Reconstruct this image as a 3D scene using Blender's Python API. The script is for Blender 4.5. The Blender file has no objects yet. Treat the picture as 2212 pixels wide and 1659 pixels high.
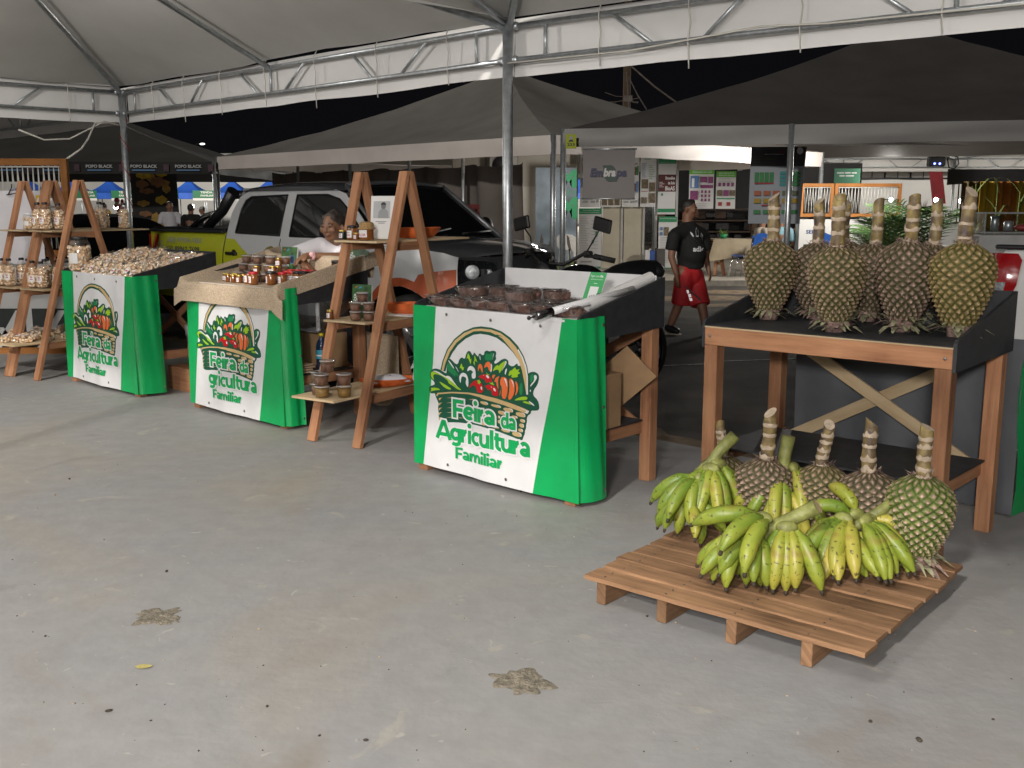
import bpy, bmesh, math, random
from mathutils import Vector, Matrix, noise as mnoise
R = math.radians
C = bpy.context.scene.collection
SC = bpy.context.scene
random.seed(7)
V = Vector

# ---------------------------------------------------------------- camera
CAMH, FPX, PW, PH = 1.57, 2225.0, 2212.0, 1659.0
PITCH = math.atan((PH/2-440)/FPX)
cd = bpy.data.cameras.new('camera'); cam = bpy.data.objects.new('camera', cd); C.objects.link(cam)
cam.location = (0, 0, CAMH); cam.rotation_euler = (math.pi/2-PITCH, 0, 0)
cd.sensor_width = 36; cd.lens = 36*FPX/PW; cd.clip_start = 0.05; cd.clip_end = 600
SC.camera = cam
# ---------------------------------------------------------------- night sky, lamps, exposure
w = bpy.data.worlds.new('World'); SC.world = w; w.use_nodes = True
bg = w.node_tree.nodes['Background']; bg.inputs[0].default_value = (.0035, .0035, .0042, 1); bg.inputs[1].default_value = 1.0
def lamp(name, loc, power, radius=.12, col=(1, .95, .88)):
    l = bpy.data.lights.new(name, 'POINT'); l.energy = power; l.shadow_soft_size = radius; l.color = col
    o = bpy.data.objects.new(name, l); C.objects.link(o); o.location = loc; return o
KEY = (-.95, 2.6, 3.35)
lamp('tent_floodlight', KEY, 85, .22, (1, .965, .93))
FILL = (-1.3, -3.6, 2.9)
lamp('tent_floodlight', FILL, 1900, .35, (1, .96, .92))  # added fill lamp for flat frontal light, no known source
lamp('tent_floodlight', (-4.9, 6.7, 3.3), 165, .14, (1, .965, .93))
lamp('floodlight_mast', (-9, -14, 12), 18000, .5, (1, .95, .88))
lamp('camera_flash', (-.05, -.03, 1.74), 45, .03, (1, .97, .95))
SC.view_settings.view_transform = 'Standard'; SC.view_settings.look = 'None'
SC.view_settings.exposure = 0; SC.view_settings.gamma = 1; SC.view_settings.use_curve_mapping = False
SC.cycles.use_denoising = True
SC.cycles.max_bounces = 7; SC.cycles.diffuse_bounces = 3; SC.cycles.glossy_bounces = 3
SC.cycles.transparent_max_bounces = 16; SC.cycles.transmission_bounces = 4
SC.cycles.caustics_reflective = False; SC.cycles.caustics_refractive = False
SC.cycles.sample_clamp_indirect = 4

# ---------------------------------------------------------------- measuring: photo pixel (2212 wide) -> point
def ray(px, py):
    x = (px-PW/2)/FPX; y = (PH/2-py)/FPX
    return V((x, math.cos(PITCH)+y*math.sin(PITCH), -math.sin(PITCH)+y*math.cos(PITCH)))
def gz(px, py, z=0.):
    r = ray(px, py); return V((0, 0, CAMH))+r*((z-CAMH)/r.z)
def gy(px, py, Y):
    r = ray(px, py); return V((0, 0, CAMH))+r*(Y/r.y)

# ---------------------------------------------------------------- mesh builder
class B:
    def __init__(s): s.v = []; s.f = []; s.m = []; s.u = []; s.s = []; s.c = None
    def add(s, vs, fs, m=0, us=None, smooth=False):
        o = len(s.v); s.v += [V(p) for p in vs]
        for k, f in enumerate(fs):
            s.f.append([o+i for i in f]); s.m.append(m); s.s.append(smooth)
            s.u.append(us[k] if us else [(0, 0)]*len(f))
        return s
    def box(s, c, d, m=0, rot=None, ch=.0015, lng=None):
        c = V(c); h = V(d)/2; ch = min(ch, min(h)*.6)
        ru, rv = random.random()*9, random.random()*9
        ax = lng if lng is not None else max(range(3), key=lambda i: d[i])
        oth = [i for i in range(3) if i != ax]
        vs = []; idx = {}
        for sx in (-1, 1):
            for sy in (-1, 1):
                for sz in (-1, 1):
                    for a in range(3):
                        p = V((sx*h.x, sy*h.y, sz*h.z))
                        for b in range(3):
                            if b != a: p[b] -= (sx, sy, sz)[b]*ch
                        idx[(sx, sy, sz, a)] = len(vs); vs.append(p)
        fs = []
        for a in range(3):
            b, d_ = [i for i in range(3) if i != a]
            for sg in (-1, 1):
                q = []
                for (i, j) in ((-1, -1), (1, -1), (1, 1), (-1, 1)):
                    t = [0, 0, 0]; t[a] = sg; t[b] = i; t[d_] = j; q.append(idx[(*t, a)])
                if (sg > 0) != (a != 1): q.reverse()
                fs.append(q)
        for a in range(3):
            b, d_ = [i for i in range(3) if i != a]
            for i in (-1, 1):
                for j in (-1, 1):
                    t1 = [0, 0, 0]; t1[b] = i; t1[d_] = j; t2 = list(t1); t1[a] = -1; t2[a] = 1
                    q = [idx[(*t1, b)], idx[(*t1, d_)], idx[(*t2, d_)], idx[(*t2, b)]]
                    fs.append(q)
        for sx in (-1, 1):
            for sy in (-1, 1):
                for sz in (-1, 1): fs.append([idx[(sx, sy, sz, a)] for a in range(3)])
        us = [[(vs[i][ax]+ru, vs[i][oth[0]]+vs[i][oth[1]]*.9+rv) for i in f] for f in fs]
        if rot is not None: vs = [rot @ p for p in vs]
        return s.add([p+c for p in vs], fs, m, us)
    def beam(s, p0, p1, w, h, m=0, up=(0, 0, 1), ch=.0015):
        p0, p1 = V(p0), V(p1); d = p1-p0; L = d.length; x = d.normalized(); z = V(up); y = z.cross(x)
        if y.length < 1e-4: y = V((0, 1, 0)).cross(x)
        y.normalize(); z = x.cross(y)
        return s.box((p0+p1)/2, (L, w, h), m, Matrix((x, y, z)).transposed(), ch, 0)
    def tube(s, pts, r, seg=8, m=0, cap=True, smooth=True, sq=1.0):
        pts = [V(p) for p in pts]; n = len(pts)
        rs = r if isinstance(r, (list, tuple)) else [r]*n
        vs = []; fs = []; us = []; prev = None; L = 0
        for i, p in enumerate(pts):
            t = (pts[min(i+1, n-1)]-pts[max(i-1, 0)]).normalized()
            if prev is None:
                a = t.orthogonal().normalized()
            else:
                a = prev-t*prev.dot(t); a = a.normalized() if a.length > 1e-6 else t.orthogonal().normalized()
            prev = a; b = t.cross(a)
            for k in range(seg):
                th = 2*math.pi*k/seg; vs.append(p+(a*math.cos(th)+b*math.sin(th)*sq)*rs[i])
        ds = [0]
        for i in range(1, n): ds.append(ds[-1]+(pts[i]-pts[i-1]).length)
        for i in range(n-1):
            for k in range(seg):
                k2 = (k+1) % seg; fs.append([i*seg+k, i*seg+k2, (i+1)*seg+k2, (i+1)*seg+k])
                us.append([(ds[i], k/seg), (ds[i], (k+1)/seg), (ds[i+1], (k+1)/seg), (ds[i+1], k/seg)])
        s.add(vs, fs, m, us, smooth)
        if cap:
            o = len(s.v)-n*seg
            for e, rev in ((0, 1), (n-1, 0)):
                f = [o+e*seg+k for k in range(seg)]
                if rev: f.reverse()
                s.f.append(f); s.m.append(m); s.s.append(False); s.u.append([(ds[e], 0)]*seg)
        return s
    def lathe(s, prof, seg=24, c=(0, 0, 0), m=0, smooth=True, cap=True, rot=None):
        c = V(c); vs = []; fs = []; us = []; n = len(prof)
        for (r, z) in prof:
            for k in range(seg):
                th = 2*math.pi*k/seg; p = V((r*math.cos(th), r*math.sin(th), z))
                if rot is not None: p = rot @ p
                vs.append(p+c)
        for i in range(n-1):
            for k in range(seg):
                k2 = (k+1) % seg; fs.append([i*seg+k, i*seg+k2, (i+1)*seg+k2, (i+1)*seg+k])
                us.append([(k/seg, prof[i][1]), ((k+1)/seg, prof[i][1]), ((k+1)/seg, prof[i+1][1]), (k/seg, prof[i+1][1])])
        s.add(vs, fs, m, us, smooth); o = len(s.v)-n*seg
        if cap:
            for e, rev in ((0, 1), (n-1, 0)):
                if prof[e][0] > 1e-4:
                    f = [o+e*seg+k for k in range(seg)]
                    if rev: f.reverse()
                    s.f.append(f); s.m.append(m); s.s.append(False); s.u.append([(0, 0)]*seg)
        return s
    def grid(s, fn, nu, nv, m=0, smooth=True, mf=None):
        vs = [fn(i/nu, j/nv) for j in range(nv+1) for i in range(nu+1)]; fs = []; us = []
        for j in range(nv):
            for i in range(nu):
                a = j*(nu+1)+i; fs.append([a, a+1, a+nu+2, a+nu+1])
                us.append([(i/nu, j/nv), ((i+1)/nu, j/nv), ((i+1)/nu, (j+1)/nv), (i/nu, (j+1)/nv)])
        return s.add(vs, fs, m, us, smooth)
    def poly(s, pts, m=0): return s.add(pts, [list(range(len(pts)))], m)
    def prism(s, pts, fn, t, m=0):
        """polygon pts (a,b) -> fn(a,b,0) and fn(a,b,t), with sides"""
        n = len(pts); vs = [fn(a, b, 0) for a, b in pts]+[fn(a, b, t) for a, b in pts]
        fs = [list(range(n-1, -1, -1)), list(range(n, 2*n))]+[[i, (i+1) % n, n+(i+1) % n, n+i] for i in range(n)]
        us = [[(vs[i][0]+vs[i][1], vs[i][2]) for i in f] for f in fs]
        return s.add(vs, fs, m, us)
    def ball(s, c, r, m=0, nu=10, nv=7, sc=(1, 1, 1), rot=None):
        c = V(c); vs = []
        for j in range(nv+1):
            ph = math.pi*j/nv
            for i in range(nu):
                th = 2*math.pi*i/nu
                p = V((r*sc[0]*math.sin(ph)*math.cos(th), r*sc[1]*math.sin(ph)*math.sin(th), -r*sc[2]*math.cos(ph)))
                if rot is not None: p = rot @ p
                vs.append(p+c)
        fs = []
        for j in range(nv):
            for i in range(nu):
                i2 = (i+1) % nu; fs.append([j*nu+i, j*nu+i2, (j+1)*nu+i2, (j+1)*nu+i])
        return s.add(vs, fs, m, None, True)
    def sheet(s, pts, fn, cx=(), cz=(), m=0, smooth=True):
        """flat polygon cut along x and z lines, then bent by fn(x,z)->point"""
        bm = bmesh.new(); vv = [bm.verts.new((p[0], 0, p[1])) for p in pts]
        try: bm.faces.new(vv)
        except ValueError: bm.free(); return s
        for x in cx: bmesh.ops.bisect_plane(bm, geom=bm.verts[:]+bm.edges[:]+bm.faces[:], plane_co=(x, 0, 0), plane_no=(1, 0, 0), dist=1e-6)
        for z in cz: bmesh.ops.bisect_plane(bm, geom=bm.verts[:]+bm.edges[:]+bm.faces[:], plane_co=(0, 0, z), plane_no=(0, 0, 1), dist=1e-6)
        bm.verts.index_update()
        vs = [fn(v.co.x, v.co.z) for v in bm.verts]; fs = [[v.index for v in f.verts] for f in bm.faces]
        us = [[(v.co.x, v.co.z) for v in f.verts] for f in bm.faces]
        bm.free(); return s.add(vs, fs, m, us, smooth)
    def build(s, name, mats, parent=None, loc=None, fix=False):
        me = bpy.data.meshes.new(name); me.from_pydata([tuple(v) for v in s.v], [], s.f)
        if not isinstance(mats, (list, tuple)): mats = [mats]
        for m in mats: me.materials.append(m)
        ul = me.uv_layers.new(name='UVMap')
        fl = [c for f in s.u for p in f for c in p]
        if len(fl) == 2*len(me.loops): ul.data.foreach_set('uv', fl)
        me.polygons.foreach_set('material_index', s.m); me.polygons.foreach_set('use_smooth', s.s)
        if s.c:
            ca = me.color_attributes.new('tint', 'FLOAT_COLOR', 'POINT')
            ca.data.foreach_set('color', [x for c in s.c for x in c])
        if fix:
            bm = bmesh.new(); bm.from_mesh(me); bmesh.ops.recalc_face_normals(bm, faces=bm.faces[:]); bm.to_mesh(me); bm.free()
        me.update()
        o = bpy.data.objects.new(name, me); C.objects.link(o)
        if parent is not None: o.parent = parent
        if loc is not None: o.location = loc
        return o

def tag(o, label=None, cat=None, group=None, kind=None):
    if label: o['label'] = label
    if cat: o['category'] = cat
    if group: o['group'] = group
    if kind: o['kind'] = kind
    return o
def thing(name, label, cat, loc=(0, 0, 0), rz=0, group=None):
    o = bpy.data.objects.new(name, None); o.empty_display_size = .1; C.objects.link(o)
    o.location = loc; o.rotation_euler = (0, 0, rz)
    return tag(o, label, cat, group)
def dup(root, loc, rz=None, label=None, group=None, scale=None, rot=None):
    def cp(o, par):
        c = o.copy(); C.objects.link(c)
        if par is not None: c.parent = par
        for ch in [x for x in KIDS.get(o.name, [])]: cp(ch, c)
        return c
    if root.name not in KIDS_DONE:
        def walk(o):
            KIDS[o.name] = list(o.children); KIDS_DONE.add(o.name)
            for x in o.children: walk(x)
        walk(root)
    r = cp(root, None); r.location = loc
    if rz is not None: r.rotation_euler = (0, 0, rz)
    if rot is not None: r.rotation_euler = rot
    if scale: r.scale = scale if isinstance(scale, (tuple, list)) else (scale,)*3
    if label: r['label'] = label
    if group: r['group'] = group
    return r
KIDS, KIDS_DONE = {}, set()

_tc = {}
def text2d(txt, bold=.02, shear=0., res=3):
    k = (txt, bold, shear, res)
    if k in _tc: return _tc[k]
    cu = bpy.data.curves.new('lettering', 'FONT'); cu.body = txt; cu.offset = bold; cu.shear = shear; cu.resolution_u = res; cu.size = 1
    o = bpy.data.objects.new('lettering', cu); C.objects.link(o)
    bpy.context.view_layer.update()
    me = o.evaluated_get(bpy.context.evaluated_depsgraph_get()).to_mesh()
    vs = [(v.co.x, v.co.y) for v in me.vertices]; fs = [list(p.vertices) for p in me.polygons]
    bpy.data.objects.remove(o, do_unlink=True); bpy.data.curves.remove(cu)
    _tc[k] = (vs, fs); return _tc[k]
def put_text(b, txt, fn, x0, x1, base, cap, m=0, bold=.02, shear=0., cx=(), res=3, ext=None):
    """letters from x0 to x1 with the given cap height on a baseline; fn(x,z)->point.  ext: grow for an outline"""
    vs, fs = text2d(txt, bold, shear, res)
    if not vs: return
    if ext: v2, f2 = text2d(txt, ext, shear, res)
    else: v2, f2 = vs, fs
    xa = min(p[0] for p in vs); xb = max(p[0] for p in vs)
    sx = (x1-x0)/max(1e-6, xb-xa); sz = cap/.70
    P = [((p[0]-xa)*sx+x0, p[1]*sz+base) for p in v2]
    if not cx: b.add([fn(*p) for p in P], f2, m); return
    bm = bmesh.new(); bv = [bm.verts.new((p[0], 0, p[1])) for p in P]
    for f in f2:
        try: bm.faces.new([bv[i] for i in f])
        except ValueError: pass
    for x in cx: bmesh.ops.bisect_plane(bm, geom=bm.verts[:]+bm.edges[:]+bm.faces[:], plane_co=(x, 0, 0), plane_no=(1, 0, 0), dist=1e-6)
    bm.verts.index_update()
    b.add([fn(v.co.x, v.co.z) for v in bm.verts], [[v.index for v in f.verts] for f in bm.faces], m); bm.free()

# rounded bold lettering drawn with a broad stroke (cap height 1)
def _arc(cx, cy, rx, ry, a0, a1, n=14): return [(cx+rx*math.cos(R(a0+(a1-a0)*i/n)), cy+ry*math.sin(R(a0+(a1-a0)*i/n))) for i in range(n+1)]
GLY = {
 'F': (.62, [[(.1, 0), (.1, .9), (.60, .9)], [(.1, .46), (.54, .46)]]),
 'e': (.66, [[(.14, .36), (.50, .36)], _arc(.33, .36, .23, .27, 4, 318)]),
 'i': (.30, [[(.13, 0), (.13, .72)], 'dot']),
 'r': (.46, [[(.1, 0), (.1, .72)], [(.17, .36)]+_arc(.36, .36, .18, .28, 165, 88, 6)]),
 'a': (.66, [[(.10, .55)]+_arc(.27, .42, .20, .23, 115, 0, 8)+[(.47, 0)], _arc(.28, .20, .17, .12, 20, 340)]),
 'd': (.66, [[(.53, 0), (.53, 1.02)], _arc(.30, .36, .20, .27, 38, 322)]),
 'A': (.88, [[(.06, 0), (.40, .95), (.48, .95), (.82, 0)], [(.24, .27), (.64, .27)]]),
 'g': (.66, [[(.53, .72), (.53, .05)]+_arc(.31, -.03, .22, .14, 0, -145, 8), _arc(.30, .38, .20, .25, 38, 322)]),
 'c': (.58, [_arc(.33, .36, .23, .27, 48, 312)]),
 'u': (.67, [[(.1, .72)]+_arc(.30, .30, .20, .21, 180, 350, 9), [(.52, 0), (.52, .72)]]),
 'l': (.30, [[(.13, 0), (.13, 1.02)]]),
 't': (.46, [[(.18, .92)]+_arc(.36, .25, .18, .16, 180, 285, 6), [(.02, .63), (.41, .63)]]),
 'm': (1.04, [[(.1, 0), (.1, .72)], [(.17, .38)]+_arc(.32, .42, .16, .22, 165, 0, 8)+[(.48, 0)], [(.55, .38)]+_arc(.70, .42, .16, .22, 165, 0, 8)+[(.86, 0)]]),
}
def stroke_text(b, txt, fn, x0, x1, base, cap, m, w_=.20, grow=0., cx=()):
    adv = sum(GLY[c][0]-.055 for c in txt); sx = (x1-x0)/(adv+.03); X = x0; lay = 0
    for ch in txt:
        wd, st = GLY[ch]
        for pl in st:
            lay += 1; q = lambda x, z, k=lay % 3: fn(x, z, k)
            if pl == 'dot':
                pts = [(X+(.13+(.125+grow)*math.cos(k*.35))*sx, base+(.97+(.135+grow)*math.sin(k*.35))*cap) for k in range(18)]
                b.sheet(pts, q, cx, (), m, False); continue
            n = len(pl); hw = w_/2+grow; Lp, Rp = [], []
            for i, p in enumerate(pl):
                d0 = V((*pl[i], 0))-V((*pl[max(i-1, 0)], 0)); d1 = V((*pl[min(i+1, n-1)], 0))-V((*pl[i], 0))
                if i == 0: d0 = d1
                if i == n-1: d1 = d0
                d0.normalize(); d1.normalize(); t = (d0+d1).normalized(); nn = V((-t.y, t.x, 0)); k = hw/max(.4, nn.dot(V((-d0.y, d0.x, 0))))
                e = V((0, 0, 0))
                if grow and i == 0: e = -d1*grow
                if grow and i == n-1: e = d0*grow
                c = V((*p, 0))+e; Lp.append(c+nn*k); Rp.append(c-nn*k)
            for i in range(n-1):
                b.sheet([(X+v.x*sx, base+v.y*cap) for v in (Rp[i], Rp[i+1], Lp[i+1], Lp[i])], q, cx, (), m, False)
        X += (wd-.055)*sx
# ---------------------------------------------------------------- materials
def new_mat(name):
    m = bpy.data.materials.new(name); m.use_nodes = True
    return m, m.node_tree.nodes, m.node_tree.links, m.node_tree.nodes['Principled BSDF']
def mat(name, col, rough=.6, metal=0., var=.12, scale=6., bump=0., bscale=40., spec=.5, coat=0., coord='Object', sub=0., sheen=0., emit=None):
    m, N, L, P = new_mat(name)
    P.inputs['Roughness'].default_value = rough; P.inputs['Metallic'].default_value = metal
    P.inputs['Specular IOR Level'].default_value = spec; P.inputs['Coat Weight'].default_value = coat
    tc = N.new('ShaderNodeTexCoord')
    if var:
        n = N.new('ShaderNodeTexNoise'); n.inputs['Scale'].default_value = scale; n.inputs['Detail'].default_value = 5
        L.new(tc.outputs[coord], n.inputs['Vector'])
        r = N.new('ShaderNodeValToRGB')
        r.color_ramp.elements[0].position = .3; r.color_ramp.elements[1].position = .7
        r.color_ramp.elements[0].color = (*[c*(1-var) for c in col], 1); r.color_ramp.elements[1].color = (*[min(1, c*(1+var)) for c in col], 1)
        L.new(n.outputs['Fac'], r.inputs[0]); L.new(r.outputs[0], P.inputs['Base Color'])
    else: P.inputs['Base Color'].default_value = (*col, 1)
    if bump:
        n2 = N.new('ShaderNodeTexNoise'); n2.inputs['Scale'].default_value = bscale; n2.inputs['Detail'].default_value = 4
        L.new(tc.outputs[coord], n2.inputs['Vector'])
        bp = N.new('ShaderNodeBump'); bp.inputs['Strength'].default_value = bump; bp.inputs['Distance'].default_value = .01
        L.new(n2.outputs['Fac'], bp.inputs['Height']); L.new(bp.outputs[0], P.inputs['Normal'])
    if emit:
        P.inputs['Emission Color'].default_value = (*emit[0], 1); P.inputs['Emission Strength'].default_value = emit[1]
    return m
def wood(name, dark, light, rough=.75, grain=26., knots=True):
    m, N, L, P = new_mat(name); P.inputs['Roughness'].default_value = rough; P.inputs['Specular IOR Level'].default_value = .25
    uv = N.new('ShaderNodeUVMap'); mp = N.new('ShaderNodeMapping'); mp.inputs['Scale'].default_value = (1.6, grain, 1)
    L.new(uv.outputs[0], mp.inputs[0])
    n = N.new('ShaderNodeTexNoise'); n.inputs['Scale'].default_value = 1.6; n.inputs['Detail'].default_value = 6; n.inputs['Roughness'].default_value = .65
    L.new(mp.outputs[0], n.inputs['Vector'])
    mp2 = N.new('ShaderNodeMapping'); mp2.inputs['Scale'].default_value = (2.2, 5, 1); L.new(uv.outputs[0], mp2.inputs[0])
    n2 = N.new('ShaderNodeTexNoise'); n2.inputs['Scale'].default_value = 1.3; n2.inputs['Detail'].default_value = 4; L.new(mp2.outputs[0], n2.inputs['Vector'])
    mix = N.new('ShaderNodeMath'); mix.operation = 'ADD'; L.new(n.outputs[0], mix.inputs[0]); L.new(n2.outputs[0], mix.inputs[1])
    hf = N.new('ShaderNodeMath'); hf.operation = 'MULTIPLY'; hf.inputs[1].default_value = .5; L.new(mix.outputs[0], hf.inputs[0])
    r = N.new('ShaderNodeValToRGB'); e = r.color_ramp.elements
    e[0].position = .33; e[1].position = .66; e[0].color = (*dark, 1); e[1].color = (*light, 1)
    k = r.color_ramp.elements.new(.48); k.color = (*[(a+b)/2*1.02 for a, b in zip(dark, light)], 1)
    L.new(hf.outputs[0], r.inputs[0])
    # per-board tone (each board gets its own UV offset)
    mp3 = N.new('ShaderNodeMapping'); mp3.inputs['Scale'].default_value = (.25, .6, 1); L.new(uv.outputs[0], mp3.inputs[0])
    n3 = N.new('ShaderNodeTexNoise'); n3.inputs['Scale'].default_value = 1.; n3.inputs['Detail'].default_value = 1; L.new(mp3.outputs[0], n3.inputs['Vector'])
    hs = N.new('ShaderNodeHueSaturation'); mr = N.new('ShaderNodeMapRange'); mr.inputs[1].default_value = .3; mr.inputs[2].default_value = .7
    mr.inputs[3].default_value = .62; mr.inputs[4].default_value = 1.28
    L.new(n3.outputs[0], mr.inputs[0]); L.new(mr.outputs[0], hs.inputs['Value']); L.new(r.outputs[0], hs.inputs['Color']); L.new(hs.outputs[0], P.inputs['Base Color'])
    bp = N.new('ShaderNodeBump'); bp.inputs['Strength'].default_value = .35; bp.inputs['Distance'].default_value = .004
    L.new(n.outputs[0], bp.inputs['Height']); L.new(bp.outputs[0], P.inputs['Normal'])
    return m
def film(name, tint=(.95, .95, .95), gloss=.16, rough=.12, bump=.5, bscale=35.):
    m, N, L, P = new_mat(name); N.remove(P); out = N['Material Output']
    t = N.new('ShaderNodeBsdfTransparent'); t.inputs[0].default_value = (*tint, 1)
    g = N.new('ShaderNodeBsdfGlossy'); g.inputs['Roughness'].default_value = rough; g.inputs[0].default_value = (.95, .95, .95, 1)
    lw = N.new('ShaderNodeLayerWeight'); lw.inputs[0].default_value = .35
    mr = N.new('ShaderNodeMapRange'); mr.inputs[3].default_value = gloss*.55; mr.inputs[4].default_value = min(1, gloss*2.6)
    mx = N.new('ShaderNodeMixShader'); L.new(lw.outputs['Facing'], mr.inputs[0]); L.new(mr.outputs[0], mx.inputs[0])
    L.new(t.outputs[0], mx.inputs[1]); L.new(g.outputs[0], mx.inputs[2]); L.new(mx.outputs[0], out.inputs[0])
    if bump:
        tc = N.new('ShaderNodeTexCoord'); n = N.new('ShaderNodeTexNoise'); n.inputs['Scale'].default_value = bscale
        L.new(tc.outputs['Object'], n.inputs[0]); bp = N.new('ShaderNodeBump'); bp.inputs['Strength'].default_value = bump; bp.inputs['Distance'].default_value = .01
        L.new(n.outputs[0], bp.inputs['Height']); L.new(bp.outputs[0], g.inputs['Normal']); L.new(bp.outputs[0], lw.inputs['Normal'])
    return m
def cells(name, cols, scale=70., rough=.55, bump=.9, groove=(.1, .07, .04), coat=0.):
    """heaped small pieces: voronoi cells with their own tone and a groove between"""
    m, N, L, P = new_mat(name); P.inputs['Roughness'].default_value = rough; P.inputs['Coat Weight'].default_value = coat
    tc = N.new('ShaderNodeTexCoord'); v = N.new('ShaderNodeTexVoronoi'); v.inputs['Scale'].default_value = scale
    L.new(tc.outputs['Object'], v.inputs['Vector'])
    r = N.new('ShaderNodeValToRGB'); r.color_ramp.elements[0].color = (*cols[0], 1); r.color_ramp.elements[1].color = (*cols[1], 1)
    sp = N.new('ShaderNodeSeparateColor'); L.new(v.outputs['Color'], sp.inputs[0]); L.new(sp.outputs[0], r.inputs[0])
    mr = N.new('ShaderNodeMapRange'); mr.inputs[1].default_value = .45; mr.inputs[2].default_value = .75; L.new(v.outputs['Distance'], mr.inputs[0])
    mx = N.new('ShaderNodeMixRGB'); mx.inputs[2].default_value = (*groove, 1); L.new(mr.outputs[0], mx.inputs[0]); L.new(r.outputs[0], mx.inputs[1]); L.new(mx.outputs[0], P.inputs['Base Color'])
    iv = N.new('ShaderNodeMath'); iv.operation = 'SUBTRACT'; iv.inputs[0].default_value = 1; L.new(v.outputs['Distance'], iv.inputs[1])
    bp = N.new('ShaderNodeBump'); bp.inputs['Strength'].default_value = bump; bp.inputs['Distance'].default_value = .012
    L.new(iv.outputs[0], bp.inputs['Height']); L.new(bp.outputs[0], P.inputs['Normal'])
    return m

WOOD = wood('sawn red timber', (.21, .088, .045), (.48, .245, .128))
WOODP = wood('pallet timber', (.085, .044, .024), (.36, .205, .11), grain=30)
PLY = wood('pale plywood', (.42, .30, .17), (.60, .47, .30), grain=14)
BLACKB = mat('black painted board', (.024, .025, .028), .62, var=.35, scale=14, bump=.15, bscale=120)
WHITEV = mat('white vinyl', (.74, .735, .74), .36, var=.04, scale=7, bump=.28, bscale=6.5, coat=.05)
GREENV = mat('green vinyl', (.003, .345, .092), .36, var=.10, scale=6, bump=.30, bscale=7)
DKGREEN = mat('dark green ink', (.006, .085, .045), .45, var=.0)
LIME = mat('lime ink', (.33, .56, .02), .45, var=0)
TAN = mat('tan ink', (.62, .43, .20), .45, var=0)
ORNG = mat('orange ink', (.80, .16, .045), .45, var=0)
REDI = mat('red ink', (.52, .004, .012), .45, var=0)
MGREEN = mat('mid green ink', (.012, .22, .07), .45, var=0)
INKW = mat('white ink', (.76, .755, .76), .4, var=0)
STEEL = mat('galvanised steel', (.50, .53, .55), .38, .75, var=.18, scale=22, bump=.05, bscale=60)
DARKMET = mat('dark metal', (.05, .05, .055), .4, .6, var=.1)
BLACKP = mat('black plastic', (.012, .012, .013), .38, var=.15)
RUBBER = mat('tyre rubber', (.018, .018, .018), .8, var=.2, bump=.3, bscale=60)
SCREWM = mat('screw heads', (.35, .35, .35), .35, .9, var=0)
# ================================================================= ground
def floor_mat():
    m, N, L, P = new_mat('painted concrete floor'); tc = N.new('ShaderNodeTexCoord')
    P.inputs['Roughness'].default_value = .62; P.inputs['Specular IOR Level'].default_value = .35
    def nz(s, d=6, dist=0.):
        n = N.new('ShaderNodeTexNoise'); n.inputs['Scale'].default_value = s; n.inputs['Detail'].default_value = d; n.inputs['Distortion'].default_value = dist
        L.new(tc.outputs['Object'], n.inputs[0]); return n.outputs[0]
    def ramp(i, a, b, ca, cb):
        r = N.new('ShaderNodeValToRGB'); e = r.color_ramp.elements; e[0].position = a; e[1].position = b; e[0].color = (*ca, 1); e[1].color = (*cb, 1)
        L.new(i, r.inputs[0]); return r.outputs[0]
    def mix(f, a, b):
        x = N.new('ShaderNodeMixRGB'); L.new(f, x.inputs[0]); L.new(a, x.inputs[1])
        if isinstance(b, tuple): x.inputs[2].default_value = (*b, 1)
        else: L.new(b, x.inputs[2])
        return x.outputs[0]
    base = ramp(nz(.9, 8, .4), .3, .72, (.264, .264, .270), (.298, .289, .278))
    warm = ramp(nz(.55, 9, .8), .50, .74, (0, 0, 0), (.75, .75, .75))
    c = mix(warm, base, (.31, .275, .225))
    fine = ramp(nz(9, 8), .35, .7, (.92, .92, .92), (1.04, 1.04, 1.04))
    x = N.new('ShaderNodeMixRGB'); x.blend_type = 'MULTIPLY'; x.inputs[0].default_value = 1; L.new(c, x.inputs[1]); L.new(fine, x.inputs[2]); c = x.outputs[0]
    pale = ramp(nz(3.3, 10, 1.5), .655, .70, (0, 0, 0), (.55, .55, .55)); c = mix(pale, c, (.38, .35, .30))
    dk = ramp(nz(2.1, 10, .6), .66, .76, (0, 0, 0), (.40, .40, .40)); c = mix(dk, c, (.13, .12, .105))
    speck = ramp(nz(38, 3), .735, .765, (0, 0, 0), (.8, .8, .8)); c = mix(speck, c, (.10, .085, .07))
    smudge = ramp(nz(1.15, 12, .9), .60, .78, (0, 0, 0), (.55, .55, .55)); c = mix(smudge, c, (.20, .165, .125))
    flake = ramp(nz(6.5, 12, 2.0), .685, .70, (0, 0, 0), (.6, .6, .6)); c = mix(flake, c, (.42, .40, .36))
    # hairline scratches
    mp = N.new('ShaderNodeMapping'); mp.inputs['Rotation'].default_value = (0, 0, .5); mp.inputs['Scale'].default_value = (.8, 16, 1); L.new(tc.outputs['Object'], mp.inputs[0])
    n = N.new('ShaderNodeTexNoise'); n.inputs['Scale'].default_value = 1.7; n.inputs['Detail'].default_value = 3; n.inputs['Distortion'].default_value = 1.2; L.new(mp.outputs[0], n.inputs[0])
    scr = ramp(n.outputs[0], .725, .75, (0, 0, 0), (.30, .30, .30)); c = mix(scr, c, (.20, .19, .18))
    L.new(c, P.inputs['Base Color'])
    bp = N.new('ShaderNodeBump'); bp.inputs['Strength'].default_value = .18; bp.inputs['Distance'].default_value = .01; L.new(nz(26, 8), bp.inputs['Height']); L.new(bp.outputs[0], P.inputs['Normal'])
    return m
def asphalt_mat():
    m = mat('old asphalt', (.052, .045, .038), .9, var=.55, scale=1.3, bump=.6, bscale=90)
    return m
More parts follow.
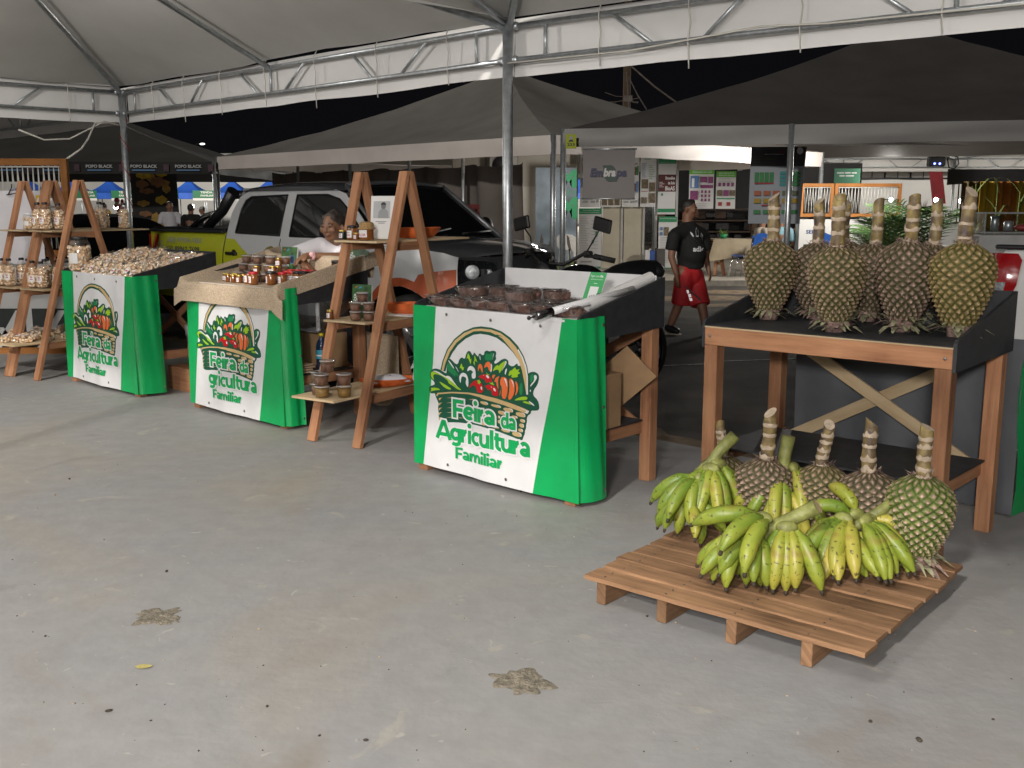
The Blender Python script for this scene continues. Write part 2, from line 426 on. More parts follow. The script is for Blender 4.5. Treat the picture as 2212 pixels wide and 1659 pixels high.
FLOORM = floor_mat(); ASPH = asphalt_mat()
DIRTM = mat('tan dirt', (.20, .145, .09), .95, var=.45, scale=5, bump=.6, bscale=40)
CONC = mat('pale concrete', (.34, .31, .26), .8, var=.2, scale=2.5, bump=.2, bscale=30)

b = B(); b.poly([(-260, -40, -.03), (260, -40, -.03), (260, 400, -.03), (-260, 400, -.03)]); tag(b.build('ground', ASPH), kind='structure')
# market floor: slab whose back edge runs behind the stalls
def edge(t): return V((-.05+.7071*t, 7.83-.7071*t, 0))
b = B(); n = 60; top = []
for i in range(n+1):
    t = -26+i*44/n; j = .02*math.sin(i*1.7)+.015*math.sin(i*.63); p = edge(t)+V((.7071, .7071, 0))*j; top.append(p)
out = [*top, V((14, -6, 0)), V((-40, -6, 0)), V((-40, 26, 0))]
b.add(out, [list(range(len(out)))], 0); o0 = len(b.v)
for i in range(n): b.add([top[i], top[i+1], top[i+1]-V((0, 0, .05)), top[i]-V((0, 0, .05))], [[0, 1, 2, 3]], 0)
tag(b.build('market_floor', FLOORM), kind='structure')
# tan dirt washed along the slab edge
b = B(); rn = random.Random(4); A1, A2 = [], []
for i in range(90):
    t = -9+i*.17; p = edge(t); q = V((.7071, .7071, 0)); p.z = -.024
    A1.append(p+q*.03); A2.append(p+q*(.38+.22*mnoise.noise((t*.9, 0, 0))+.12*mnoise.noise((t*4, 3, 0))))
for i in range(89): b.add([A1[i], A1[i+1], A2[i+1], A2[i]], [[0, 1, 2, 3]])
tag(b.build('dirt', DIRTM), kind='structure')
b = B(); rn = random.Random(9)
for (cx, cy, rx, ry) in ((2.6, 17.6, 2.4, .55), (5.0, 18.9, 2.0, .5), (1.0, 18.9, 1.6, .5), (3.7, 16.4, .9, .3)):
    b.add([(cx+rx*math.cos(a*.2)*(1+.35*mnoise.noise((cx, a*.45, 0))), cy+ry*math.sin(a*.2)*(1+.45*mnoise.noise((a*.5, cy, 0))), -.0255) for a in range(31)], [list(range(31))])
tag(b.build('dirt', DIRTM), kind='structure')
b = B(); 
for p, q in ((gz(1385, 792, -.024), gz(1520, 786, -.024)), (gz(2120, 955, -.024), gz(2212, 975, -.024)), (gz(1560, 780, -.024), gz(1800, 772, -.024))): b.beam(p, q, .03, .002)
tag(b.build('road_marking', mat('worn white line', (.42, .42, .40), .8, var=.5, scale=20)), kind='structure')
# second slab under the far stalls, with its kerb
b = B()
for (x0, y0, x1, y1) in ((-30, 20.6, 40, 20.6),):
    b.box((5, 45.4, .03), (90, 50, .10), 0); b.box((5, 20.36, .015), (90, .08, .13), 1)
tag(b.build('pavement', [CONC, mat('kerb', (.22, .2, .17), .85, var=.3)]), kind='structure')

# dried cement on the floor
CEM = mat('dried cement', (.19, .165, .125), .95, var=.45, scale=30, bump=1., bscale=80)
for k, (px, py, rx, ry, sd, lab) in enumerate(((340, 1333, .125, .115, 3, 'dried grey cement splat on the floor at left'), (1125, 1472, .125, .115, 8, 'dried grey cement splat on the floor, nearest the camera'))):
    b = B(); c = gz(px, py); seg = 60; rn = random.Random(sd); rings = 7
    vs = [(c.x, c.y, .008)]
    for j in range(1, rings+1):
        for i in range(seg):
            a = 2*math.pi*i/seg
            r = .72+.42*mnoise.noise((math.cos(a)*1.3+sd, math.sin(a)*1.3, 0))+.30*mnoise.noise((math.cos(a)*3.5, math.sin(a)*3.5, sd))+.16*mnoise.noise((math.cos(a)*11, math.sin(a)*11, sd+4))
            r = max(.3, r)*j/rings
            z = .0015 if j == rings else .004+.007*abs(mnoise.noise((r*math.cos(a)*9, r*math.sin(a)*9, sd)))
            vs.append((c.x+rx*r*math.cos(a), c.y+ry*r*math.sin(a), z))
    fs = [[0, 1+i, 1+(i+1) % seg] for i in range(seg)]
    for j in range(rings-1):
        for i in range(seg):
            a_, b_ = 1+j*seg+i, 1+j*seg+(i+1) % seg; fs.append([a_, a_+seg, b_+seg, b_])
    b.add(vs, fs, 0, None, True); tag(b.build('cement_splat', CEM), lab, 'stain')
b = B(); c = gz(309, 1442)
b.sheet([(-.03, 0), (-.012, .018), (.012, .017), (.034, .003), (.015, -.014), (-.012, -.016)], lambda x, z: (c.x+x, c.y+z, .003+2.5*x*x+4*z*z), (-.015, 0, .015), (0,))
tag(b.build('fallen_leaf', mat('dry yellow leaf', (.42, .36, .12), .7, var=.2, scale=60)), 'small dry yellow leaf lying on the grey floor', 'leaf')
b = B(); rn = random.Random(21)
spots = [(425, 1040), (98, 1375), (118, 1070), (235, 1537), (360, 1235), (690, 1590), (1125, 1063), (875, 1105), (577, 1527), (790, 1600), (1240, 1160), (1398, 1332), (1460, 1345), (1425, 1325), (1985, 1600), (295, 1480), (150, 1035), (820, 1420), (1880, 1560), (560, 1360), (2145, 1555)]
for k in range(150): spots.append((rn.uniform(20, 2190), rn.uniform(950, 1650)))
for k, (px, py) in enumerate(spots):
    c = gz(px, py); r = rn.uniform(.003, .0085) if k < 21 else rn.uniform(.0012, .0034)
    b.ball((c.x, c.y, r*.45), r, 0 if rn.random() < .8 else 1, 6, 4, (rn.uniform(.7, 1.9), rn.uniform(.6, 1.2), .6), Matrix.Rotation(rn.uniform(0, 6), 3, 'Z'))
tag(b.build('grit', [mat('dark grit', (.05, .04, .03), .9, var=.3), mat('pale grit', (.4, .3, .2), .9, var=.3)]), kind='stuff')

# ================================================================= tents
FABW = mat('white tent fabric', (.62, .615, .59), .5, var=.05, scale=2.2, bump=.22, bscale=5, spec=.3)
FABV = mat('lit copy of tent fabric', (.78, .77, .75), .5, var=.04, scale=2.2, bump=.22, bscale=5, spec=.3)  # paler copy of the tent fabric: skirt light put into its colour
FABG = mat('night-shaded tent fabric', (.42, .40, .37), .6, var=.10, scale=1.4, bump=.25, bscale=3, spec=.3)  # white fabric left unlit: night shade put into its colour
ROPE = mat('white cord', (.62, .60, .54), .8, var=.1)
def truss(parent, a, b_, z1, z0, n=7, r=.018, name='truss'):
    """ladder truss between two poles: two chords with uprights and slanted webs"""
    bb = B(); a, b_ = V(a), V(b_); d = (b_-a).normalized(); L = (b_-a).length
    P = lambda t, z: (a+d*t)+V((0, 0, z))
    bb.tube([P(.05, z1), P(L-.05, z1)], r, 8); bb.tube([P(.05, z0), P(L-.05, z0)], r, 8)
    bb.tube([P(.32, z1), P(.32, z0)], r*.7, 8); bb.tube([P(L-.32, z1), P(L-.32, z0)], r*.7, 8); bb.tube([P(L/2, z1), P(L/2, z0)], r*.8, 8)
    for h in (0, 1):
        s, e = (.32, L/2) if h == 0 else (L-.32, L/2); w_ = e-s
        for k, (u, v) in enumerate(((.20, .32), (.55, .45), (.80, .92))): bb.tube([P(s+w_*u, z1), P(s+w_*v, z0)], r*.7, 8)
    for t in (.06, L-.06):
        for z in (z1, z0): bb.ball(P(t, z), .03, 0, 8, 6)
    return bb.build(name, STEEL, parent)
def valance(parent, a, b_, off, z1, z0, m, wav=.012, seed=0, name='valance', nu=36):
    a, b_, off = V(a), V(b_), V(off); bb = B()
    def fn(u, v):
        p = a.lerp(b_, u)+off; w_ = wav*(1-.3*v)*mnoise.noise((u*7+seed, v*1.4, seed))
        p = p+off.normalized()*w_; z = z0+(z1-z0)*v
        if v == 0: z += .014*mnoise.noise((u*9, seed*3.1, 0))
        p.z += z; return p
    bb.grid(fn, nu, 4, 0); return bb.build(name, m, parent)
def canopy(parent, cs, apex, ze, m, sag=.10, n=14, name='canopy', seed=0):
    bb = B(); apex = V(apex)
    for k in range(len(cs)):
        a, b_ = V(cs[k]), V(cs[(k+1) % len(cs)])
        def fn(u, v):
            p = a.lerp(b_, u)+V((0, 0, ze)); q = p.lerp(apex, v)
            s = -sag*math.sin(math.pi*v)*(.55+.45*math.sin(math.pi*u))-.5*sag*math.sin(math.pi*u)*(1-v)*.3
            s += .02*mnoise.noise((q.x*1.3, q.y*1.3, seed)); s += .012*mnoise.noise((q.x*4, q.y*4, seed+3))*(1-v)
            q.z += s; return q
        bb.grid(fn, n, n, 0)
    return bb.build(name, m, parent)
H = 2.78; P0 = V((-.03, 7.48, 0)); E1 = V((.7071, -.7071, 0)); E2 = V((.7071, .7071, 0))
PL = P0-E1*6.07; P0f = P0-E2*6; PLf = PL-E2*6
def pole(parent, p, h, r=.036, base=True):
    bb = B(); p = V(p); bb.tube([p+V((0, 0, .0)), p+V((0, 0, h+.02))], r, 14)
    if base: bb.box(p+V((0, 0, .006)), (.16, .16, .012))
    return bb.build('pole', STEEL, parent)
def cords(parent, a, b_, off, ts, z1, z0):
    a, b_, off = V(a), V(b_), V(off)
    for k, t in enumerate(ts):
        bb = B(); p = a.lerp(b_, t); q = p+off*.6
        hang = z0-.10-.10*((k*37) % 10)/10
        bb.tube([p+V((0, 0, z1+.07)), p-off*.45+V((0, 0, z1+.02)), p-off*.5+V((0, 0, z1-.03)), p-off*.42+V((.01, 0, (z1+z0)/2)), p-off*.40+V((0, .01, z0)), p-off*.36+V((.008, 0, hang))], .0045, 5)
        bb.build('cord', ROPE, parent)
def rafters(parent, cs, apex, ze, mids=(), r=.026, drop=.035):
    ap = V(apex)-V((0, 0, .13))
    for c in cs:
        bb = B(); bb.tube([V(c)+V((0, 0, ze)), ap], r, 8); bb.build('rafter', STEEL, parent)
    for c in mids:
        bb = B(); bb.tube([V(c)+V((0, 0, ze)), ap], r*.85, 8); bb.build('rafter', STEEL, parent)
# --- our tent, left bay
def big_tent(name_label, cs, apexz, sides, poles, group='white pyramid market tents', mids=(), cordsides=(), trusszs=(2.78, 2.555)):
    cen = sum((V(c) for c in cs), V())/len(cs); ap = V((cen.x, cen.y, apexz))
    t = thing('market_tent', name_label, 'tent', (0, 0, 0), 0, group)
    canopy(t, cs, ap, H+.06, FABW, sag=.015, seed=cs[0][0])
    rafters(t, cs, ap, H-.01, mids)
    for k in sides:
        a, b_ = V(cs[k]), V(cs[(k+1) % 4]); mid = (a+b_)/2; off = (mid-cen).normalized()*.07
        truss(t, a, b_, *trusszs); valance(t, a, b_, off, H+.06, 2.45, FABV, seed=k+cs[0][1])
        if k in cordsides: cords(t, a, b_, off, (.13, .24, .36, .49, .62, .76, .90), 2.78, 2.555)
    for p in poles: pole(t, p, H)
    return t
lt = big_tent('white pyramid tent over the nut and honey stalls', [PL, P0, P0f, PLf], 4.25, (0, 3), (PL, P0, P0f, PLf), mids=((PL+P0)/2, (P0+P0f)/2, (PL+PLf)/2), cordsides=(0, 3))
a = R(-39.3); E1r = V((math.cos(a), math.sin(a), 0)); E2r = V((-E1r.y, E1r.x, 0))
PR = P0+E1r*6.0
rt = big_tent('white pyramid tent over the pineapple stall at right', [P0+E1r*.01, PR, PR-E2r*6, P0-E2r*6+E1r*.01], 4.25, (0,), (PR,), mids=((P0+PR)/2,), cordsides=(0,))
# neighbour bay further left
PLL = PL-E1*6.0
nt = big_tent('white pyramid tent beyond the left corner pole', [PLL, PL-E1*.01, PL-E2*6-E1*.01, PLL-E2*6], 4.25, (0,), (PLL,), cordsides=())
# fabric skirt turned over inside the left gable and the gutter brace at the middle pole
bb = B(); bb.tube([P0+V((0, 0, 2.80)), gy(1010, -10, 6.9)], .024, 8); bb.build('brace', STEEL, lt)
# red and white wires wound round the left pole
bb = B(); pts = []
for i in range(90):
    a = i*.42; pts.append(PL+V((.042*math.cos(a), .042*math.sin(a), 2.5-i*.021)))
bb.tube(pts, .004, 5); tag(bb.build('wire', mat('red wire', (.28, .02, .015), .5, var=0)), 'thin red wire wound round the left tent pole', 'wire')
bb = B()
bb.tube([PL+V((-.02, -.05, 2.42)), gy(225, 262, 11.6), gy(150, 300, 11.2), gy(95, 302, 11), gy(40, 280, 10.8)], .009, 6)
tag(bb.build('electric_cable', ROPE), 'white cable sagging from the left pole toward the photo edge', 'cable')
bb = B()
bb.tube([PL+V((-.04, -.03, 2.45)), gy(205, 266, 11.5), gy(190, 300, 11.3), gy(175, 322, 11.1), gy(138, 347, 10.9)], .010, 6)
tag(bb.build('electric_cable', ROPE), 'white cable slanting down from left pole to the wooden frame', 'cable')
bb = B(); aa = P0+V((.0, -.06, 2.53))
bb.tube([aa, P0+E1r*1.0+V((0, -.05, 2.525)), P0+E1r*1.9+V((0, -.05, 2.58)), P0+E1r*2.3+V((0, -.05, 2.555)), P0+E1r*4+V((0, -.04, 2.535))], .006, 6)
tag(bb.build('electric_cable', ROPE), 'white cable running along the truss right of the middle pole', 'cable')
# floodlight bodies of the lamps under these tents; the last is the added fill
for nm, p in (('white floodlight hanging under the right tent', KEY), ('white floodlight hanging under the left tent', (-4.9, 6.7, 3.3)), ('added fill lamp far behind the photographer', FILL)):
    t = thing('floodlight', nm, 'lamp', p)
    bb = B(); bb.lathe([(.20, .0), (.21, .05), (.12, .16), (.05, .20)], 20, (0, 0, .2)); bb.build('housing', mat('lamp housing', (.6, .6, .6), .4), t)
    bb = B(); bb.lathe([(.0, .0), (.17, .0)], 20, (0, 0, .21), cap=False); bb.build('lens', mat('lamp lens', (.9, .9, .9), .4, var=0, emit=((1, .96, .9), 30)), t)
    bb = B(); bb.tube([(0, 0, .38), (0, 0, .75)], .01, 6); bb.build('hanger', STEEL, t)
# --- dim tents between (unlit; shade and skirt light put into the colours)
def plain_tent(label, c0, ang, size, apexz, dep=None, h=2.62, vh=.28, n=2, poles=(0, 1), m=FABG, vm=FABG, sag=.25, extra=(), vs=(0, 1, 2, 3), grp='unlit grey tents in the middle distance'):
    d = V((math.cos(R(ang)), math.sin(R(ang)), 0)); nrm = V((-d.y, d.x, 0)); c0 = V(c0); c0.z = 0
    dep = dep or size; cs = [c0, c0+d*size, c0+d*size+nrm*dep, c0+nrm*dep]; cen = (cs[0]+cs[2])/2
    t = thing('market_tent', label, 'tent', (0, 0, 0), 0, grp)
    canopy(t, cs, (cen.x, cen.y, apexz), h, m, sag=sag, n=16, seed=c0.x)
    for k in vs:
        a_, b_ = cs[k], cs[(k+1) % 4]; off = ((a_+b_)/2-cen).normalized()*.03
        valance(t, a_, b_, off, h+.01, h-vh, vm, wav=.05, seed=k+c0.y)
    for p in list(cs)+list(extra): pole(t, p, h, .045, False)
    return t, cs, d, nrm
M1, c1, d1, n1 = plain_tent('dim grey pyramid tent behind the pickup truck', gz(468, 340, 2.62), -46, 10.72, 4.45, 8.2, extra=[], vm=mat('lit-toned tent skirt', (.86, .79, .74), .5, var=.06, scale=2, bump=.2, bscale=4))  # skirt colour raised to carry the stronger light on this tent
M2, c2, d2, n2 = plain_tent('dim grey pyramid tent at right over the information booth', (.77, 15.84, 0), -15.5, 10.2, 4.75, vs=(0,), h=2.66, vh=.26, vm=mat('shade-toned tent skirt', (.185, .18, .176), .5, var=.06, scale=2, bump=.2, bscale=4), m=mat('shade-toned tent roof', (.10, .093, .088), .6, var=.12, scale=1.4, bump=.25, bscale=3), extra=[V((3.95, 14.95, 0))])  # skirt and roof colours darkened to carry weak light and night shade
# ================================================================= the printed emblem (traced on the banner, in metres)
HM = [[.0058955384, -.00014067445, -5.9745524837], [.00094148745, -.0042449522, 3.91689864477], [.00062786664, .00015509426, 1.]]
def E_(x, y):
    sx, sy = 1060+x/6.9125, 790+y/6.9125
    q = [r[0]*sx+r[1]*sy+r[2] for r in HM]; return (q[0]/q[2], q[1]/q[2])
def F_(x, y): return E_(x, y+1175)
def smooth(pts, closed=True, it=1):
    for _ in range(it):
        o = []; n = len(pts)
        for i in range(n):
            a, b_ = pts[i], pts[(i+1) % n]
            o += [(a[0]*.75+b_[0]*.25, a[1]*.75+b_[1]*.25), (a[0]*.25+b_[0]*.75, a[1]*.25+b_[1]*.75)]
        pts = o
    return pts
EMB = []   # (layer, material index, polygon in banner metres)
def em(layer, m, pts, it=1): EMB.append((layer, m, smooth([E_(*p) for p in pts], it=it)))
# 0 dark 1 lime 2 tan 3 orange 4 red 5 midgreen 6 white
em(1, 0, [(105,950),(130,880),(200,842),(290,862),(330,890),(390,925),(400,930),(408,780),(440,690),(460,676),(560,775),(600,765),(615,690),(660,652),(715,690),(735,580),(785,535),(835,585),(852,620),(870,600),(882,562),(950,625),(972,640),(980,595),(1010,578),(1050,612),(1088,605),(1092,548),(1140,528),(1180,550),(1235,532),(1295,545),(1300,592),(1288,620),(1305,672),(1268,722),(1283,758),(1335,730),(1400,680),(1470,660),(1527,705),(1520,765),(1605,803),(1682,735),(1692,790),(1745,780),(1795,850),(1830,1000),(1890,900),(1985,877),(2062,922),(2077,1000),(2050,1112),(1990,1200),(1985,1290),(2065,1362),(2100,1470),(2098,1540),(2045,1556),(1962,1550),(1958,1610),(1905,1640),(1888,1700),(1898,1740),(1880,1810),(1884,1866),(1862,1915),(1866,1965),(1842,2015),(1828,2075),(1795,2082),(1600,2008),(1300,1905),(1050,1840),(880,1815),(600,1782),(430,1786),(318,1766),(292,1715),(285,1605),(270,1525),(285,1470),(272,1425),(250,1380),(222,1320),(214,1272),(140,1282),(100,1230),(106,1150),(198,1130),(208,1090),(130,1010)])
outer = [(300,870),(330,720),(400,520),(520,350),(680,220),(850,152),(1020,132),(1200,150),(1380,210),(1540,310),(1680,450),(1790,620),(1860,790),(1895,960),(1905,1290)]
inner = [(1830,1290),(1815,1050),(1780,880),(1720,720),(1600,560),(1450,420),(1300,320),(1150,272),(1010,255),(860,275),(720,340),(590,450),(490,590),(420,740),(385,900)]
for k in range(14):
    EMB.append((1, 0, [E_(*outer[k]), E_(*outer[k+1]), E_(*inner[13-k]), E_(*inner[14-k])]))
t_o = [(320,885),(350,720),(420,530),(535,370),(690,247),(855,182),(1020,167),(1195,182),(1370,240),(1520,340),(1650,470),(1755,650),(1825,820),(1862,990),(1866,1275)]
t_i = [(1833,1275),(1818,1050),(1770,860),(1705,700),(1615,560),(1500,430),(1400,330),(1330,290),(1190,225),(1020,207),(870,217),(715,288),(565,408),(455,565),(385,745),(352,890)]
t_i = t_i[:8]+t_i[8:]
for k in range(14): EMB.append((2, 2, [E_(*t_o[k]), E_(*t_o[k+1]), E_(*t_i[14-k]), E_(*t_i[15-k])]))
w_o = [(1690,500),(1775,630),(1845,790),(1882,960),(1897,1275)]; w_i = [(1866,1275),(1860,985),(1822,820),(1752,650),(1680,520)]
for k in range(4): EMB.append((2, 6, [E_(*w_o[k]), E_(*w_o[k+1]), E_(*w_i[3-k]), E_(*w_i[4-k])]))
em(3, 0, [(1270,282),(1420,296),(1300,262)], 0)
for p in ([(130,940),(160,890),(215,905),(330,960),(420,1010),(520,1080),(600,1150),(690,1222),(600,1200),(520,1140),(450,1100),(440,1060),(360,990),(280,950),(200,940),(180,980),(210,1055),(150,1000)],
          [(280,1055),(390,1120),(520,1205),(430,1205),(340,1140)], [(130,1180),(250,1172),(325,1215),(220,1222),(120,1248),(165,1215)],
          [(775,572),(815,640),(822,700),(850,660),(830,785),(800,700),(770,660),(745,690),(765,630)], [(900,605),(945,680),(970,740),(925,700),(912,740),(920,800),(875,740),(905,705)],
          [(665,735),(690,840),(722,800),(690,895),(660,830),(630,850)], [(1250,890),(1290,800),(1350,765),(1345,800),(1400,745),(1470,700),(1480,740),(1440,820),(1370,925),(1370,860),(1310,850)],
          [(1535,970),(1560,860),(1585,870),(1655,800),(1670,860),(1745,830),(1700,880),(1760,905),(1690,935),(1720,975),(1580,990),(1610,920)],
          [(1645,1380),(1740,1322),(1850,1305),(1905,1325),(1880,1370),(1760,1372)], [(1790,1402),(1890,1385),(1985,1455),(1880,1430)],
          [(960,1030),(1000,1045),(1010,1015),(1025,1050),(1055,1065),(1030,1085),(1030,1120),(1005,1090),(975,1105),(990,1070)],
          [(1190,1068),(1245,1085),(1260,1050),(1270,1090),(1305,1120),(1240,1108)], [(1150,890),(1165,930),(1215,940),(1175,950),(1145,925)]): em(5, 1, p)
for p in ([(985,905),(975,800),(1020,745),(1070,790),(1080,905),(1060,905),(1030,830),(1005,830)], [(1095,840),(1120,740),(1180,712),(1215,750),(1220,900),(1185,860),(1175,820),(1145,795)],
          [(1240,945),(1310,935),(1280,990),(1262,1020)], [(1285,1070),(1310,990),(1385,955),(1350,1020),(1362,1150),(1372,1200),(1330,1130),(1325,1060)],
          [(1390,1100),(1400,990),(1450,970),(1520,1000),(1540,1180),(1510,1360),(1425,1340),(1430,1150)], [(1548,1000),(1610,1010),(1655,1100),(1655,1250),(1600,1365),(1540,1365),(1570,1180)],
          [(1655,1030),(1705,1080),(1725,1200),(1660,1325),(1690,1180)], [(1383,1330),(1400,1180),(1410,1240)]): em(4, 3, p)
for p in ([(975,990),(1060,935),(1170,930),(1235,1000),(1250,1075),(1200,1060),(1150,1090),(1120,1030),(1070,1000),(1065,1040),(1040,990)],
          [(805,1200),(830,1110),(920,1040),(1020,1045),(1090,1130),(1098,1255),(975,1255),(960,1180),(920,1130),(860,1135)],
          [(1115,1130),(1200,1105),(1310,1135),(1365,1220),(1362,1315),(1260,1300),(1235,1200),(1200,1185),(1190,1225),(1160,1170)]): em(4, 4, p)
for p in ([(1130,945),(1180,950),(1205,1000),(1165,1000)], [(1045,1140),(1075,1150),(1078,1210),(1045,1190)], [(1270,1160),(1310,1175),(1328,1235),(1285,1215)], [(1085,942),(1110,945),(1100,960)], [(1228,1140),(1252,1148),(1240,1165)],
          [(635,1040),(630,970),(680,910),(750,930),(790,1010),(800,1110),(785,1175),(740,1090),(760,1010),(700,975),(665,990),(660,1110)],
          [(760,900),(790,810),(850,795),(920,840),(940,930),(940,1005),(865,1020),(850,930),(890,905),(830,860)],
          [(430,710),(450,705),(545,840),(530,850)], [(555,805),(580,820),(628,920),(600,880)], [(1470,905),(1490,830),(1515,835),(1485,950)], [(1005,620),(1020,620),(1035,700),(1015,680)],
          [(1240,700),(1255,590),(1275,570),(1250,650)], [(1990,935),(2040,940),(2045,1010),(1935,1150),(1940,1100),(2005,1030)], [(1930,1200),(1945,1185),(1955,1210),(1940,1230)],
          [(1470,700),(1500,710),(1495,760),(1400,900),(1460,790)], [(1215,740),(1245,770),(1240,880),(1215,905),(1225,820)], [(1455,985),(1510,1020),(1530,1170),(1500,1080)], [(1580,1010),(1630,1050),(1648,1180),(1620,1080)],
          [(160,885),(250,885),(400,985),(420,965),(480,985),(560,1100),(640,1200),(540,1100),(440,1020),(330,960),(230,905)],
          [(1905,1375),(1980,1410),(2040,1480),(1960,1440)]): em(5, 6, p)
for p in ([(415,770),(440,740),(530,850),(620,960),(600,985),(560,940),(570,1000),(500,940),(410,860)], [(1100,650),(1130,570),(1180,600),(1230,560),(1250,600),(1225,650),(1260,680),(1180,700),(1110,690)],
          [(1925,930),(1985,920),(2000,960),(1945,1080),(1930,1030)], [(1740,1100),(1790,1060),(1800,1280),(1740,1280)]): em(3, 5, p)
# rim and weave of the basket
rim_t = [(240,1310),(262,1265),(500,1247),(800,1258),(1050,1285),(1300,1340),(1600,1430),(1850,1520),(1935,1560)]
rim_b = [(1905,1610),(1840,1595),(1570,1500),(1290,1390),(1040,1335),(790,1285),(500,1272),(285,1290),(255,1330)]
for k in range(8): EMB.append((3, 2, [E_(*rim_t[k]), E_(*rim_t[k+1]), E_(*rim_b[7-k]), E_(*rim_b[8-k])]))
for p in ([(1035,1320),(1100,1300),(1290,1345),(1500,1400),(1500,1470),(1250,1400),(1060,1350)],): em(4, 2, p, 0)
em(4, 6, [(1700,1490),(1930,1560),(1900,1612),(1860,1590),(1880,1560),(1760,1510)], 0)
bricks = [(1040,215,1195,300),(1240,265,1425,350),(1465,320,1645,425),(1690,395,1870,510),(1370,375,1505,470),(1620,460,1730,530),(1770,520,1865,600),(1760,600,1850,690),(1745,690,1835,770),(1640,745,1815,860),(1440,690,1600,780),(1370,545,1440,620),(1240,640,1400,710),(1070,560,1160,660),(1370,470,1415,530)]
for (x0, y0, x1, y1) in bricks:
    em(4, 2, [(x, y+1175) for x, y in ((x0, y0), (x1, y0+(x1-x0)*.20), (x1, y1), (x0+6, y1-(x1-x0)*.22))], 2)
    em(5, 6, [(x, y+1175) for x, y in ((x0+(x1-x0)*.45, y0+10), (x1-4, y0+(x1-x0)*.20), (x1-4, y1-10), (x1-16, y1-22), (x1-18, y0+(x1-x0)*.2+14))], 1)
for y in (175, 262, 350, 432, 520):
    em(4, 2, [(x, yy+1175) for x, yy in ((292, y+4), (362, y-3), (318, y+16), (308, y+52), (290, y+30))], 1)
    em(4, 2, [(x, yy+1175) for x, yy in ((415, y+6), (500, y-6), (505, y+6))], 0)
    if y < 300 or y > 500: em(4, 2, [(x, yy+1175) for x, yy in ((640, y+2), (760, y+12), (650, y+14))], 0)
em(4, 2, [(805, 1380), (900, 1362), (900, 1380)], 0)

# ================================================================= stall tables  (local: x along the front, y to the back, z up)
TA = R(-42); BW, BH = 1.2, .945
GROM = mat('brass eyelet', (.25, .23, .2), .35, .9, var=0)
def banner(parent, wave, tilt, clip=None, seed=0, wrap=.30):
    """printed cloth: hangs from the front edge and wraps the right corner"""
    cx = [i*.03 for i in range(-2, 43)]; rn = random.Random(seed); ph = [rn.uniform(0, 6) for _ in range(4)]
    z0 = .045
    def off(x, z): return wave*(math.sin(x*9+ph[0])*.6+math.sin(x*19+ph[1])*.3+math.sin(x*33+ph[2])*.14)+tilt*(.93-z)
    cxs = list(cx)
    def fr(layer):
        def fn(x, z):
            i = math.floor(x/.03); f = x/.03-i
            o = off(i*.03, z)*(1-f)+off((i+1)*.03, z)*f
            return V((-.6+x*(1+.032*(.93-z)), -.375-.016-o-.0009*layer, z+z0))
        return fn
    b = B(); W2 = BW+.012
    # white field and the green flanks (mats: 0 white 1 green)
    gl = [(0, BH), (.186, BH-.001), (.160, .62), (.112, .30), (.071, 0), (0, 0)]
    gr = [(W2, BH), (1.112, BH), (1.04, .60), (.97, .30), (.905, -.016), (W2, -.016)]
    wf = [(.186, BH), (.160, .62), (.112, .30), (.071, 0), (.5, -.012), (.905, -.016), (.97, .30), (1.04, .60), (1.112, BH)]
    b.sheet(gl, fr(0), cx, (), 1); b.sheet(gr, fr(0), cx, (), 1); b.sheet(wf, fr(0), cx, (), 0)
    # right wrap
    yo = -.375-.016
    def side(u, v):
        z = v*(BH+.016)-.016; s = u*wrap
        bulge = .007*math.sin(u*8+ph[1])*(1-.3*v)+.006*math.sin(u*15+z*4+ph[2])*u+.012*u+.038*(1-v)
        return V((.6+.012+.012*min(1, u*6)+bulge*min(1, u*4), yo-off(W2, z)*(1-u)+s+.01*(1-v)*u, z+z0+.012*u*(v-.5)))
    b.grid(side, 14, 10, 1)
    o = b.build('banner', [WHITEV, GREENV], parent)
    # print: one child with all inks
    pb = B()
    for (ly, m_, pts) in EMB: pb.sheet(pts, fr(ly), cx, (), m_, False)
    def fl(base_layer):
        fs_ = [fr(base_layer+.25*k) for k in range(3)]
        return lambda x, z, k: fs_[k](x, z)
    def lab(txt, x0, x1, base, cap, out, w_=.205):
        if out: stroke_text(pb, txt, fl(6), x0, x1, base, cap, 6, w_, .085, cx)
        stroke_text(pb, txt, fl(7), x0, x1, base, cap, 7, w_, 0, cx)
    if clip: lab('gricultura', .285, .905, .180, .108, 1, .205)
    else: lab('Agricultura', .187, .905, .180, .108, 1, .205)
    lab('Feira', .316, .655, .318, .108, 1); lab('da', .690, .802, .314, .088, 1); lab('Familiar', .332, .700, .080, .068, 0, .195)
    pb.build('print', [DKGREEN, LIME, TAN, ORNG, REDI, MGREEN, INKW, GREENV], o)
    for (x, z) in ((.27, .905), (.62, .90), (.97, .895), (.27, .03), (.72, .028)):
        e = B(); p = fr(2)(x, z); e.lathe([(.004, 0), (.009, .001), (.009, .003), (.004, .004)], 12, p, rot=Matrix.Rotation(R(90), 3, 'X')); e.build('eyelet', GROM, o)
    for z in (.90, .47, .03):
        e = B(); p = side(.93, (z+.016)/(BH+.016)); e.lathe([(.004, 0), (.009, .001), (.009, .003), (.004, .004)], 12, p+V((.002, 0, 0)), rot=Matrix.Rotation(R(90), 3, 'Y')); e.build('eyelet', GROM, o)
    return o
